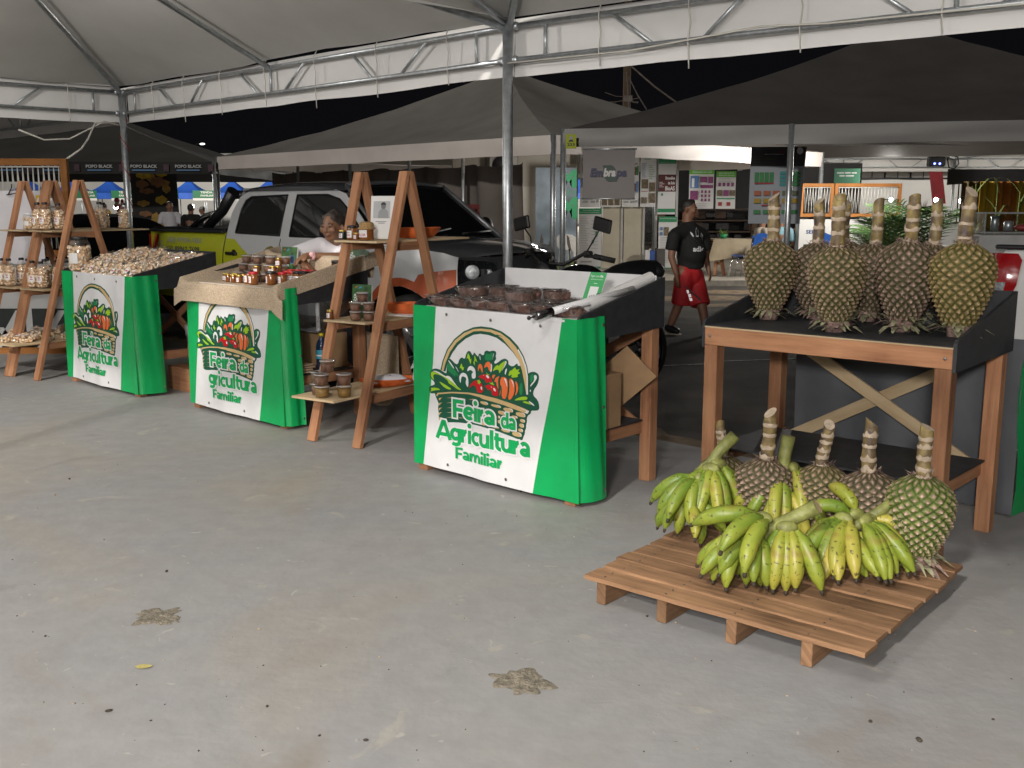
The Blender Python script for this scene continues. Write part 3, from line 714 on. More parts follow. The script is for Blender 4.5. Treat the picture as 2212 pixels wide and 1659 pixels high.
def table(name, label, c, kw):
    t = thing(name, label, 'stall table', (c[0], c[1], 0), TA, 'wooden stall tables in a row')
    lw = .072
    for sx in (-1, 1):
        for sy in (-1, 1):
            b = B(); x, y = sx*(.6-lw/2), sy*(.375-lw/2); b.box((x, y, .44), (lw, lw, .88), 0, None, .003, 2); b.build('leg', WOOD, t)
    for y in (-.375+.02, .375-.02):
        b = B(); b.box((0, y, .923), (1.2, .04, .085), 0, None, .002, 0)
        for sx in (-1, 1): b.lathe([(.0, -.004), (.007, -.003), (.007, 0)], 8, (sx*.57, y-.021, .925), 1, rot=Matrix.Rotation(R(-90), 3, 'X'), cap=False)
        b.build('rail', [WOOD, SCREWM], t)
    b = B(); b.box((0, 0, .9698), (1.202, .754, .0075), 1); b.box((0, .0, .9763), (1.194, .744, .0052), 0); b.build('table_top', [BLACKB, PLY], t)
    for sx in (-1, 1):
        b = B(); pts = [(-.374, .868), (-.374, .992), (-.36, 1.005), (.395, 1.165), (.395, .885)]
        b.prism(pts, lambda a_, z, k, sx=sx: V((sx*(.6005+k), a_, z)) if sx > 0 else V((sx*(.6005+k), a_, z)), .016); b.build('side_board', BLACKB, t, fix=True)
    b = B(); b.box((0, .386, 1.07), (1.2, .014, .19)); b.build('back_board', BLACKB, t)
    # lower shelf
    for x in (-.6+lw+.0, .6-lw-.0):
        b = B(); b.box((x, 0, .315), (.03, .74, .075), 0, None, .002, 1); b.build('shelf_rail', WOOD, t)
    b = B(); b.box((0, -.02, .358), (1.13, .60, .010)); b.build('shelf', BLACKB, t)
    # crossed braces at the back
    for s in (-1, 1):
        b = B(); b.beam((s*-.50, .352+s*.011, .30), (s*.50, .352+s*.011, .86), .018, .062); b.build('brace', PLY if kw.get('pale') else WOOD, t)
    return t
T1 = table('stall_table', 'wooden stall table with green and white printed cloth, farthest left', (-3.265, 9.02), {})
T2 = table('stall_table', 'wooden stall table with printed cloth under a beige cover, holding honey jars', (-1.795, 7.80), {})
T3 = table('stall_table', 'wooden stall table with the nearest printed basket cloth, holding wrapped cakes', (.135, 5.90), {})
T4 = table('stall_table', 'bare wooden stall table with crossed back braces holding tall pineapples', (1.655, 4.96), {'pale': 1})
banner(T3, .010, .012, None, 3, .20)
banner(T2, .008, .02, .20, 5, .13)
banner(T1, .012, .01, None, 9, .22)
def tl(T, x, y, z): return T.matrix_world @ V((x, y, z)) if False else V(T.location)+Matrix.Rotation(TA, 3, 'Z') @ V((x, y, z))
# reversed banner hung behind the pineapple table (grey reverse, green edge)
def hang_fn(u, v):
    x = -.50+u*1.17; z = .09+v*.86
    return V((x, .402+.02*math.sin(u*11)*(1-v)+.012*math.sin(u*23+1)+(.03*(1-v)), z+.01*math.sin(u*5)))
b = B(); b.grid(hang_fn, 30, 6, 0)
def hang2(u, v):
    q = hang_fn(1, v); return V((q.x+.004+.012*math.sin(v*7)+.022*u, q.y-.02+.16*u, q.z))
b.grid(hang2, 6, 6, 1)
o = b.build('reversed_banner', [mat('banner reverse', (.085, .09, .10), .55, var=.15, scale=6, bump=.15, bscale=8), GREENV]); o.location = T4.location; o.rotation_euler = (0, 0, TA)
tag(o, 'dark grey reverse of a banner with green edge hung behind the pineapple table', 'banner')
# ================================================================= A-frame ladder shelves
LA = R(-33)
def ladder(label, c, shelves):
    t = thing('ladder_shelf', label, 'shelf', (c[0], c[1], 0), LA, 'wooden A-frame ladder shelves')
    for sx in (-1, 1):
        for sy in (-1, 1):
            b = B(); b.beam((sx*.2, sy*.56, 0), (sx*.2, sy*.018, 1.78), .036, .068, 0, (1, 0, 0), .003); b.build('leg', WOOD, t)
        for z, _, _ in shelves:
            k = .56*(1-z/1.78); b = B(); b.beam((sx*.2-sx*.036, -k-.02, z-.038), (sx*.2-sx*.036, k+.02, z-.038), .03, .055); b.build('cross_rail', WOOD, t)
    for z, y0, y1 in shelves:
        b = B(); b.box((-.03, (y0+y1)/2, z-.004), (.37, y1-y0, .014), 0, None, .001, 1); b.build('shelf', PLY, t)
    return t
SH = [(.33, -.72, .30), (.80, -.40, .45), (1.325, -.27, .78)]
LB = ladder('wooden A-frame ladder shelf between honey stall and cake stall', (-.87, 7.11), SH)
LA_C = (-4.14, 9.72); LC_C = (-4.14-.46*math.cos(LA)*1.0, 9.72-.46*math.sin(LA))
LL = ladder('wooden A-frame ladder shelf of nut bottles beside the left stall', LA_C, SH)
LM = ladder('wooden A-frame ladder shelf cut off by the left photo edge', LC_C, SH)
def ll(c, x, y, z): return V((c[0], c[1], 0))+Matrix.Rotation(LA, 3, 'Z') @ V((x, y, z))

# ================================================================= nuts
ORD = ['leftmost', 'second from left', 'third from left', 'fourth from left', 'fifth from left', 'sixth from left', 'seventh from left', 'eighth from left', 'ninth from left', 'tenth from left', 'eleventh from left']
NUTM = cells('shelled nuts', [(.56, .38, .19), (.74, .58, .36)], 48, .5, 1., (.22, .13, .06))
CLEARF = film('clear plastic', (.97, .97, .97), .13, .08, .25, 20)
BAGF = film('crinkled clear bag', (.99, .985, .98), .09, .14, 1., 30)
LABELM = mat('paper label', (.75, .74, .72), .6, var=.04)
INKR = mat('crimson label ink', (.45, .03, .10), .6, var=0)
INKK = mat('black print', (.03, .03, .035), .6, var=0)
NUTS = [mat('nut', (.82, .60, .40), .45, var=.25, scale=30), mat('pale nut', (.86, .70, .52), .45, var=.2, scale=30), mat('toasted nut', (.72, .48, .29), .45, var=.25, scale=30)]
def nuts_in(b, fn, n, r, seed):
    rn = random.Random(seed)
    for k in range(n):
        p = fn(rn); b.ball(p, r*rn.uniform(.85, 1.15), rn.randrange(3), 7, 5, (1, .62, .55), Matrix.Rotation(rn.uniform(0, 6.3), 3, V((rn.uniform(-1, 1), rn.uniform(-1, 1), rn.uniform(-1, 1))).normalized()))
def nut_bottle():
    t = thing('nut_bottle', 'clear bottle of nuts with black cap', 'bottle', (0, 0, -9))
    b = B(); b.lathe([(.0, .004), (.043, .004), (.046, .02), (.046, .15), (.040, .175), (.030, .192), (.0, .195)], 18); b.c = None
    def fn(rn):
        a = rn.uniform(0, 6.283); z = rn.uniform(.012, .18); r = .046 if z < .15 else .046-(z-.15)*.45
        return V((r*math.cos(a)*.94, r*math.sin(a)*.94, z))
    nb = B(); nb.lathe([(.0, .004), (.038, .006), (.040, .15), (.028, .18), (.0, .186)], 14, m=2); nuts_in(nb, fn, 95, .0135, 4); nb.build('nuts', NUTS, t)
    b = B(); b.lathe([(.0, .0), (.046, .0), (.0495, .01), (.0495, .155), (.044, .18), (.028, .207), (.019, .215), (.019, .228)], 18, cap=False); b.build('bottle_wall', CLEARF, t)
    b = B(); b.lathe([(.0215, .226), (.0225, .229), (.0225, .245), (.020, .248), (0, .248)], 16); b.build('cap', BLACKP, t)
    b = B(); b.grid(lambda u, v: V((.0505*math.sin((u-.5)*1.1), -.0505*math.cos((u-.5)*1.1), .055+.06*v)), 8, 1, 0)
    for z, w in ((.10, .36), (.09, .24), (.075, .3)): b.grid(lambda u, v, z=z, w=w: V((.0508*math.sin((u-.5)*w*1.6), -.0508*math.cos((u-.5)*w*1.6), z+.006*v)), 4, 1, 1)
    b.build('label', [LABELM, INKR], t)
    return t
NB = nut_bottle()
used0 = {}
def put(src, loc, rz=0., label=None, group=None, scale=None, rot=None):
    if src.name not in used0:
        used0[src.name] = 1; src.location = loc; src.rotation_euler = rot if rot is not None else (0, 0, rz)
        if label: src['label'] = label
        if group: src['group'] = group
        if scale: src.scale = scale if isinstance(scale, (tuple, list)) else (scale,)*3
        if src.name not in KIDS_DONE:
            def walk(o):
                KIDS[o.name] = list(o.children); KIDS_DONE.add(o.name)
                for x in o.children: walk(x)
            walk(src)
        return src
    return dup(src, loc, rz, label, group, scale, rot)
GB = 'black capped bottles of nuts on the left ladder shelves'
rn = random.Random(3)
def bottles(c, z, lst, lab):
    pos = [ll(c, x, y, z+.004) for x, y in lst]; rank = sorted(range(len(pos)), key=lambda i: pos[i].x/pos[i].y)
    for i, p in enumerate(pos): put(NB, p, rn.uniform(-.9, .3), lab+', '+ORD[rank.index(i)], GB, rn.uniform(.97, 1.04))
bottles(LA_C, 1.329, [(-.155, -.20), (-.055, -.19), (-.03, -.07)], 'nut bottle at the front of the top shelf beside the nut stall')
bottles(LA_C, 1.329, [(.06, .30), (.08, .55), (-.05, .42)], 'nut bottle on the top shelf behind the ladder leg')
bottles(LA_C, .804, [(-.10, -.33), (-.01, -.30), (-.11, -.20), (.06, -.18), (.02, -.06), (.10, .10), (.10, .25), (-.05, .1)], 'nut bottle on the middle shelf beside the nut stall')
bottles(LC_C, .804, [(-.14, -.33), (-.03, -.32), (.09, -.20), (-.05, -.18), (.05, .02)], 'nut bottle on the middle shelf at the left photo edge')
# large jars
def nut_jar(label, loc, r, h, black=True):
    t = thing('nut_jar', label, 'jar', loc)
    def fn(rn):
        a = rn.uniform(0, 6.283); z = rn.uniform(.012, h*.74); return V((r*.9*math.cos(a), r*.9*math.sin(a), z))
    b = B(); b.lathe([(0, .005), (r*.86, .005), (r*.86, h*.72), (0, h*.75)], 16, m=2); nuts_in(b, fn, 150, r*.21, 8); b.build('nuts', NUTS, t)
    b = B(); b.lathe([(0, 0), (r*.96, 0), (r*1.03, .012), (r*1.03, h*.78), (r*.9, h*.88), (r*.74, h*.92), (r*.74, h*.95)], 24, cap=False); b.build('jar_wall', CLEARF, t)
    b = B(); b.lathe([(r*.78, h*.93), (r*.80, h*.94), (r*.80, h*1.0), (r*.76, h*1.01), (0, h*1.01)], 24); b.build('lid', BLACKP if black else LABELM, t)
    b = B(); b.grid(lambda u, v: V((r*1.045*math.sin((u-.5)*1.0-.3), -r*1.045*math.cos((u-.5)*1.0-.3), h*(.25+.3*v))), 8, 1, 0); b.build('label', LABELM, t)
    return t
nut_jar('large clear jar of nuts with black lid at the left end of the nut stall', tl(T1, -.50, -.27, .979), .092, .30)
nut_jar('short white lidded nut jar on the top shelf at left edge', ll(LC_C, .02, -.10, 1.329), .062, .15, False)
nut_jar('nut jar stacked behind the short white lidded jar', ll(LC_C, .10, .08, 1.329), .055, .22, False)
# bags of nuts
def nut_bag(seed, L=.19, W_=.085, T_=.05):
    t = thing('nut_bag', 'clear bag of nuts', 'bag', (0, 0, -9)); b = B()
    def fn(rn):
        x, y = rn.uniform(-1, 1), rn.uniform(-1, 1); z = rn.uniform(.15, 1)
        while x*x+y*y > 1: x, y = rn.uniform(-1, 1), rn.uniform(-1, 1)
        return V((x*W_*.47, y*L*.40, .008+T_*.9*z*math.sqrt(max(0, 1-x*x*.8-y*y*.6))))
    nuts_in(b, fn, 46, .0165, seed); b.build('nuts', NUTS, t)
    b = B()
    def sf(u, v):
        a = u*2*math.pi; k = (v-.5)*2; s = math.sqrt(max(0, 1-abs(k)**3.0)); neck = .25 if v > .93 else s
        nz = 1+.16*mnoise.noise((math.cos(a)*3, math.sin(a)*3+seed, v*7))
        return V((W_*.56*max(neck, .1)*math.cos(a)*nz, L*.53*k*(1.12 if v > .9 else 1), .004+T_*.55+T_*.56*max(neck, .12)*math.sin(a)*nz))
    b.grid(sf, 14, 12, 0); b.build('film', BAGF, t)
    b = B(); b.grid(lambda u, v: V(((u-.5)*.032, -.05+.05*v, T_*1.16+.002)), 1, 1, 0); b.grid(lambda u, v: V(((u-.5)*.02, -.03+.012*v, T_*1.16+.003)), 1, 1, 1); b.build('label', [LABELM, INKR], t)
    return t
NBG = [nut_bag(3), nut_bag(11), nut_bag(17)]
rn = random.Random(12)
# piled up the table: rows climbing to the back board
def tablebag(x, y, lean, z, lab):
    src = NBG[rn.randrange(3)]
    m = Matrix.Rotation(TA, 3, 'Z') @ Matrix.Rotation(rn.uniform(-.22, .22), 3, 'Z') @ Matrix.Rotation(lean, 3, 'X') @ Matrix.Rotation(rn.uniform(-.25, .25), 3, 'Y')
    put(src, tl(T1, x, y, z), 0, lab, 'clear bags of nuts on the left stall', rn.uniform(1.02, 1.18), m.to_euler())
rows = [(-.27, .996, .75, -.29, 8), (-.17, 1.005, .6, -.32, 8), (-.06, 1.022, .45, -.32, 8), (.05, 1.038, .4, -.34, 8), (.16, 1.055, .4, -.30, 8), (.27, 1.072, .4, -.24, 8)]
for ri, (y, z, lean, x0, n) in enumerate(rows):
    for i in range(n):
        x = x0+(.53-x0)*i/(n-1)+rn.uniform(-.012, .012)
        zz = z+(.055 if (ri in (1, 2, 3, 4) and i < 4) else 0)+rn.uniform(-.008, .008)
        lab = 'clear bag of nuts in the %s row on the nut stall, %s' % (['front', 'second', 'third', 'fourth', 'fifth', 'back'][ri], ORD[i])
        tablebag(x, y, lean, zz, lab)
# something solid carries the heap: a black riser inside the tray
b = B(); b.prism([(-.20, .979), (.375, .979), (.375, 1.035), (-.20, .984)], lambda a_, z, k: V((-.58+k, a_, z)), 1.16, 0)
b.build('riser', BLACKB, T1, fix=True)
def shelfbag(c, x, y, z, lab, lean=.15, rz=0):
    m = Matrix.Rotation(LA+rz, 3, 'Z') @ Matrix.Rotation(lean, 3, 'X'); put(NBG[rn.randrange(3)], ll(c, x, y, z), 0, lab, 'clear bags of nuts on the left ladder shelves', 1.15, m.to_euler())
for i_, (x, y, rz) in enumerate(((-.13, -.60, .5), (-.05, -.52, .3), (.03, -.50, .2), (.07, -.33, .8), (.11, -.15, .3), (.07, -.03, .1), (.02, .1, .3), (-.10, -.36, .4))): shelfbag(LA_C, x, y, .336, 'clear bag of nuts on the lowest shelf beside the nut stall, '+['front left one', 'second from front', 'third from front', 'middle one', 'fifth from front', 'sixth from front', 'rearmost one', 'left middle one'][i_], .2, rz)
for i_, (x, y, rz) in enumerate(((.05, -.15, .9), (-.08, -.28, .6), (.08, .1, .4))): shelfbag(LC_C, x, y, .336, 'clear bag of nuts on the lowest shelf at the left photo edge, '+['middle one', 'front one', 'rear one'][i_], .2, rz)
nut_jar('tall clear bag-like jar of nuts standing on the lowest left shelf', ll(LA_C, .02, .22, .336), .06, .26, False)

# ================================================================= honey stall: cloth, jars
CLOTH = mat('beige patterned cloth', (.47, .37, .265), .9, var=.30, scale=120, bump=.25, bscale=160, spec=.1)
def cloth_mesh():
    t = B(); nx, ny = 44, 36
    def fn(u, v):
        # u across the front (with flaps), v from hanging front flap to over the back board
        x = -.72+u*1.46; s = -.16+v*1.24
        sx = max(-.585, min(.585, x)); over = abs(x)-.585
        if s < 0:   # front drop
            y = -.432-.012*math.sin(u*21)-.02*abs(s)*2; z = .987+s*.9
        elif s < .735: y = -.432+s*1.06; z = .987
        elif s < .93: y = .348+(s-.735)*.10; z = .985+(s-.735)*.97
        else: y = .372+(s-.93)*.9; z = 1.176-(max(0, s-.96))*1.3
        side = 1.008+(y+.375)/.77*.175+.010
        if over > 0 and s >= 0:     # over the side boards and down outside
            up = max(0, side-.985); drop = over
            y2 = y; sgn = 1 if x > 0 else -1
            X = sgn*(.626+.008*math.sin(v*17)+.05*max(0, over-.04)); Z = side+.010-max(0, drop-.045)*1.0
            return V((X, y2, max(Z, .80)))
        if over > -.02 and s >= 0: return V((math.copysign(.603, x), y, max(z, side+.012)))
        if over > 0 and s < 0:
            sgn = 1 if x > 0 else -1
            return V((x*.97, y-.02*over, z-.30*over-.5*over*abs(s)))
        z += .004*mnoise.noise((x*9, s*9, 2))
        return V((x, y, z))
    t.grid(fn, nx, ny, 0); return t
CL = cloth_mesh().build('table_cover', CLOTH); CL.location = T2.location; CL.rotation_euler = (0, 0, TA)
tag(CL, 'beige patterned cloth laid over the honey stall, hanging at its front', 'tablecloth')
HONEY = mat('amber honey', (.19, .062, .012), .12, var=.2, scale=12, coat=.6); DHON = mat('dark honey', (.10, .022, .005), .12, var=.2, scale=12, coat=.6)
GOLD = mat('gold lid', (.58, .40, .10), .28, .9, var=.05); REDL = mat('red lid', (.42, .012, .016), .35, var=.05); BLKL = mat('black lid', (.015, .014, .014), .35, var=.1)
CUPB = mat('brown cup sweet', (.20, .095, .06), .5, var=.3, scale=30); CUPY = mat('ochre cup sweet', (.26, .14, .025), .45, var=.25, scale=30)
def honey_jar(name, r, h, lid, fill=HONEY, lab=True):
    t = thing(name, 'small honey jar', 'jar', (0, 0, -9))
    b = B(); b.lathe([(0, 0), (r*.93, 0), (r, .004), (r, h*.72), (r*.9, h*.80), (r*.86, h*.86)], 16); b.build('glass', fill, t)
    b = B(); b.lathe([(r*.92, h*.80), (r*.96, h*.82), (r*.96, h*.98), (r*.90, h), (0, h)], 16); b.build('lid', lid, t)
    if lab:
        b = B(); b.grid(lambda u, v: V((r*1.02*math.sin((u-.5)*1.5), -r*1.02*math.cos((u-.5)*1.5), h*(.14+.5*v))), 8, 1, 0)
        put_text(b, 'FLOR', lambda x, z: V((r*1.035*math.sin(x), -r*1.035*math.cos(x), z)), -.45, .5, h*.24, h*.15, 1, .02)
        b.grid(lambda u, v: V((r*1.03*math.sin((u-.5)*.9), -r*1.03*math.cos((u-.5)*.9), h*(.47+.07*v))), 4, 1, 2)
        b.build('label', [LABELM, INKR, mat('grey label ink', (.42, .36, .36), .6, var=0)], t)
    return t
JG = honey_jar('honey_jar', .024, .060, GOLD); JR = honey_jar('honey_jar', .035, .092, REDL); JK = honey_jar('honey_jar', .037, .095, BLKL); JRn = honey_jar('honey_jar', .030, .055, REDL, DHON, False)
def sweet_cup(fill, r=.038, h=.062):
    t = thing('sweet_cup', 'clear cup of sweet', 'cup', (0, 0, -9))
    b = B(); b.lathe([(0, .002), (r*.84, .002), (r*.97, h*.74), (0, h*.76)], 18); b.build('filling', fill, t)
    b = B(); b.lathe([(0, 0), (r*.86, 0), (r*1.0, h*.86), (r*1.09, h*.88), (r*1.09, h*.97), (r*1.0, h), (0, h*.985)], 18); b.build('cup_wall', CLEARF, t)
    b = B(); b.lathe([(r*1.02, h*.87), (r*1.10, h*.88), (r*1.10, h*.96), (r*1.02, h*.985)], 18, cap=False); b.build('rim', mat('milky rim', (.42, .38, .36), .25, var=0), t)
    return t
CB = sweet_cup(CUPB); CY = sweet_cup(CUPY)
rn = random.Random(5)
def on2(src, x, y, z, lab, grp, sc=1.): put(src, tl(T2, x+rn.uniform(-.008, .008), y+rn.uniform(-.01, .01), z), TA+rn.uniform(-.7, .5), lab, grp, sc)
zt = .990
for k in range(2): pass
for ty, n, y, x0 in ((0, 6, -.05, -.40), (1, 6, -.02, -.38), (2, 6, .0, -.36)):
    for i in range(n):
        on2(CB, x0+i*.082, y+(.07 if i % 2 else 0), zt+ty*.064, ['cup of brown sweet in the bottom row of the stack, ', 'cup of brown sweet in the middle row of the stack, ', 'cup of brown sweet in the top row of the stack, '][ty]+ORD[i], 'stacked cups of brown sweet on the honey stall', 1.0)
for i, (x, y) in enumerate(((-.34, -.20), (-.27, -.23), (-.17, -.255), (-.10, -.24), (-.22, -.17), (-.13, -.18), (-.06, -.19), (-.30, -.15))): on2(JG, x, y, zt, 'small gold lidded honey jar in the honey stall front group, '+['leftmost front', 'second front', 'third front', 'fourth front', 'first behind', 'second behind', 'rightmost', 'left rear'][i]+' one', 'gold lidded honey jars')
for i, (x, y, z) in enumerate(((-.05, -.12, .062), (.06, -.06, .062), (.10, -.07, .062), (.06, .0, .12))): on2(JG, x, y, zt+z, 'small gold lidded honey jar standing on other jars, '+['left one', 'middle one', 'right one', 'topmost one'][i], 'gold lidded honey jars')
for i, (x, y, z) in enumerate(((-.05, -.12, 0), (.06, -.06, 0), (.10, -.07, 0), (.06, .0, 0), (.06, .0, .06))): on2(JG, x, y, zt+z, 'small gold lidded honey jar underneath another jar, '+['left stack', 'middle stack', 'right stack', 'bottom of the tall stack', 'middle of the tall stack'][i], 'gold lidded honey jars')
for i, (x, y) in enumerate(((.02, -.24), (.24, -.20), (.20, -.17), (.34, -.05), (.40, -.02), (.42, .06), (.47, .02), (.31, .0))): on2(JK, x, y, zt, 'black lidded honey jar on the beige cloth, '+ORD[[0, 2, 1, 4, 5, 6, 7, 3][i]], 'black lidded honey jars')
for i, (x, y) in enumerate(((.11, -.26), (.30, -.13), (.20, -.04), (.37, .03), (.27, -.03), (.50, .11))): on2(JR, x, y, zt, 'red lidded honey jar on the beige cloth, '+['foremost one', 'second from front', 'left rear one', 'right rear one', 'middle rear one', 'rightmost by the side board'][i], 'red lidded honey jars')
for i, (x, y) in enumerate(((.12, .06), (.19, .08), (.26, .09), (.30, .12), (.22, .14))): on2(JRn, x, y, zt+.04, 'low dark jar with red brown lid behind the red lids, '+['leftmost', 'second from left', 'third from left', 'rightmost', 'rear one'][i], 'low dark honey jars')
b = B(); b.box((.2, .10, zt+.018), (.30, .16, .036)); o = b.build('cardboard_tray', mat('brown card', (.30, .19, .10), .8)); o.location = T2.location; o.rotation_euler = (0, 0, TA); tag(o, 'flat brown card block under the low dark jars', 'tray')
on2(JK, .42, .27, zt+.045, 'black lidded honey jar in front of the seated woman', 'black lidded honey jars', 1.25)
b = B(); b.box((.42, .27, zt+.02), (.12, .1, .04)); o = b.build('cardboard_tray', bpy.data.materials['brown card']); o.location = T2.location; o.rotation_euler = (0, 0, TA); tag(o, 'small card block under the tall jar before the woman', 'tray')
# books
COVER = mat('leafy green book cover', (.035, .10, .030), .5, var=.75, scale=22)
def book(label, loc, rot, w=.15, h=.225, title=True):
    t = thing('book', label, 'book', loc); t.rotation_euler = rot
    b = B(); b.box((0, 0, h/2), (w, .016, h)); b.build('pages', LABELM, t)
    b = B(); b.box((0, -.0095, h/2), (w*1.01, .002, h*1.01), 0, None, .0004)
    fn = lambda x, z: V((x, -.0112, z))
    if title:
        for i, (tx, wd) in enumerate((('A', .022), ('VOZ', .052), ('DO', .036), ('LIBER', .082), ('DAD', .055))): put_text(b, tx, fn, -w*.42, -w*.42+wd, h*(.66-.085*i), h*.062, 1, .05)
    b.poly([fn(w*.04, h*.50), fn(w*.36, h*.50), fn(w*.36, h*.74), fn(w*.04, h*.74)], 2)
    fn = lambda x, z: V((x, -.0116, z))
    b.poly([fn(w*.06, h*.515), fn(w*.34, h*.515), fn(w*.34, h*.725), fn(w*.06, h*.725)], 3)
    b.poly([fn(-w*.2, h*.88), fn(-w*.02, h*.90), fn(0, h*.95), fn(-w*.12, h*.93)], 2); b.poly([fn(-w*.36, h*.90), fn(-w*.24, h*.93), fn(-w*.22, h*.95), fn(-w*.34, h*.93)], 4)
    b.build('cover', [COVER, INKW, mat('sky blue ink', (.06, .25, .5), .5, var=0), mat('night blue ink', (.01, .015, .05), .5, var=0), ORNG], t)
    return t
book('green leafy book standing behind the stack of brown cups', tl(T2, -.10, .20, .99), (R(-8), 0, TA+.1), .17, .25)
book('green leafy book leaning in the corner beside the woman', tl(T2, .52, .30, 1.06), (R(-18), R(22), TA+.2), .15, .21)
book('green leafy book standing on the middle shelf of the ladder', ll((-.87, 7.11), -.05, -.20, .805), (R(-6), 0, LA+.15))
# white panel book with a grey portrait, on the top shelf
t = thing('framed_portrait', 'white panel with grey portrait photo on the top ladder shelf', 'picture', ll((-.87, 7.11), .02, -.05, 1.333), LA+.25)
t.rotation_euler = (R(-7), 0, LA+.25)
b = B(); b.box((0, 0, .145), (.18, .012, .29)); b.box((.085, .02, .145), (.012, .05, .29)); b.build('panel', LABELM, t)
b = B(); f = lambda x, z: V((x, -.0072, z)); b.poly([f(-.07, .14), f(.055, .14), f(.055, .255), f(-.07, .255)], 0)
f = lambda x, z: V((x, -.0078, z)); b.poly([f(-.035, .141), f(.045, .141), f(.04, .185), f(.02, .205), f(-.01, .205), f(-.03, .185)], 1); b.poly([f(.005+.018*math.cos(k*.4), .222+.022*math.sin(k*.4)) for k in range(16)], 2)
f = lambda x, z: V((x, -.0084, z)); b.poly([f(.005+.020*math.cos(k*.26), .230+.018*math.sin(k*.26)) for k in range(13)], 3)
for z, wd in ((.115, .05), (.105, .03)): b.poly([f(-wd, z), f(wd*.6, z), f(wd*.6, z+.004), f(-wd, z+.004)], 2)
b.build('photo', [mat('photo pale grey', (.45, .46, .47), .5, var=.1), mat('photo mid grey', (.30, .31, .31), .5, var=.1), mat('photo grey', (.17, .17, .17), .5, var=.1), mat('photo dark', (.03, .03, .03), .5, var=0)], t)
b = B(); b.box((.0928, .02, .145), (.003, .048, .286)); b.build('spine', mat('coloured spine', (.15, .16, .10), .5, var=.9, scale=60), t)
# shelf goods
c_ = (-.87, 7.11)
def sh(src, x, y, z, lab, grp=None, sc=1., rz=-.2): put(src, ll(c_, x, y, z), LA+rz, lab, grp, sc)
sh(JK, -.10, -.215, 1.333, 'black lidded amber jar on the top ladder shelf', 'black lidded honey jars', 1.0)
t = thing('honey_jar', 'cloth topped honey jar on the top ladder shelf', 'jar', ll(c_, .02, -.21, 1.333), LA-.1)
b = B(); b.lathe([(0, 0), (.046, 0), (.05, .006), (.05, .07), (.042, .085)], 20); b.build('glass', HONEY, t)
b = B(); b.lathe([(.062, .070), (.056, .078), (.047, .086), (.050, .098), (.046, .112), (.03, .119), (0, .12)], 24, m=0); b.build('cloth_top', mat('burlap', (.36, .22, .09), .95, var=.3, scale=90, bump=.5, bscale=150), t)
b = B(); b.grid(lambda u, v: V((.051*math.sin((u-.5)*1.7), -.051*math.cos((u-.5)*1.7), .018+.048*v)), 8, 1, 0); put_text(b, 'FLOR', lambda x, z: V((.052*math.sin(x), -.052*math.cos(x), z)), -.5, .7, .025, .017, 1, .02); b.build('label', [LABELM, INKR], t)
JD = honey_jar('honey_jar', .026, .062, GOLD, mat('dark green jar', (.01, .02, .015), .2, var=0))
sh(JD, -.20, -.20, 1.333, 'dark jar with gold lid at the left end of the top shelf', None, 1.0); sh(JG, -.04, -.245, 1.333, 'small gold lidded jar between two jars on the top shelf', 'gold lidded honey jars', .8)
sh(JG, -.19, -.36, .807, 'small gold lidded jar at the left of the middle shelf', 'gold lidded honey jars', 1.0)
for x, y, z, l in ((.02, -.34, 0, 'bottom left'), (.02, -.34, .062, 'middle left'), (.10, -.30, 0, 'bottom right'), (.10, -.30, .062, 'middle right'), (.05, -.30, .124, 'topmost')): sh(CB, x, y, .807+z, l+' clear cup of brown sweet stacked on the middle ladder shelf', 'cups of brown sweet on the ladder', 1.02)
for x, y, z, s, l in ((.0, -.66, 0, CY, 'front ochre'), (.0, -.66, .062, CB, 'front brown'), (.11, -.57, 0, CY, 'right ochre'), (.11, -.57, .062, CB, 'right brown'), (-.09, -.60, 0, CB, 'lower left brown'), (-.09, -.60, .062, CB, 'upper left brown'), (-.02, -.58, .124, CB, 'topmost brown')): sh(s, x, y, .337+z*1.25, l+' clear cup of sweet stacked on the lowest ladder shelf', 'cups of sweet on the lowest ladder shelf', 1.25)
b = B(); b.lathe([(0, 0), (.046, 0), (.046, .06)], 12); 
# orange leaf-shaped wooden trays
ORT = mat('orange wooden tray', (.62, .13, .03), .45, var=.25, scale=20); CHIP = cells('chips', [(.35, .22, .08), (.55, .38, .18)], 60)
def leaf_tray(label, loc, rz, L=.36, W_=.17, h=.05, fill=None, nm='leaf_tray'):
    t = thing(nm, label, 'tray', loc, rz); b = B()
    def outline(a): return V((L/2*math.cos(a)*(1+.10*math.cos(a)**8), W_/2*math.sin(a)*(1-.25*math.cos(a)**2), 0))
    def fo(u, v):
        p = outline(u*6.2832); k = .62+.38*v; return V((p.x*k, p.y*k, h*v**1.4))
    def fi(u, v):
        p = outline(u*6.2832); k = (.62+.38*v)*.95; return V((p.x*k, p.y*k, .012+(h-.010)*v**1.4))
    b.grid(fo, 36, 5); b.grid(fi, 36, 5); b.grid(lambda u, v: (fo(u, 1) if v > .5 else fi(u, 1)), 36, 1)
    b.add([V((outline(i*.1745).x*.6, outline(i*.1745).y*.6, .012)) for i in range(36)], [list(range(36))]); b.build('tray_body', ORT, t)
    if fill:
        b = B(); b.ball((0, 0, .016), .06, 0, 12, 6, (1.2, .8, .45)); b.build('filling', fill, t)
    return t
leaf_tray('orange leaf tray on the top ladder shelf', ll(c_, .02, .32, 1.333), LA+1.1, .36, .20, .07)
leaf_tray('orange leaf tray of chips on the middle ladder shelf', ll(c_, .06, .20, .811), LA+.75, .40, .20, .07, CHIP)
leaf_tray('red orange tray holding a folded white cloth, lowest ladder shelf', ll(c_, .08, -.08, .337), LA+.9, .40, .22, .05)
b = B()
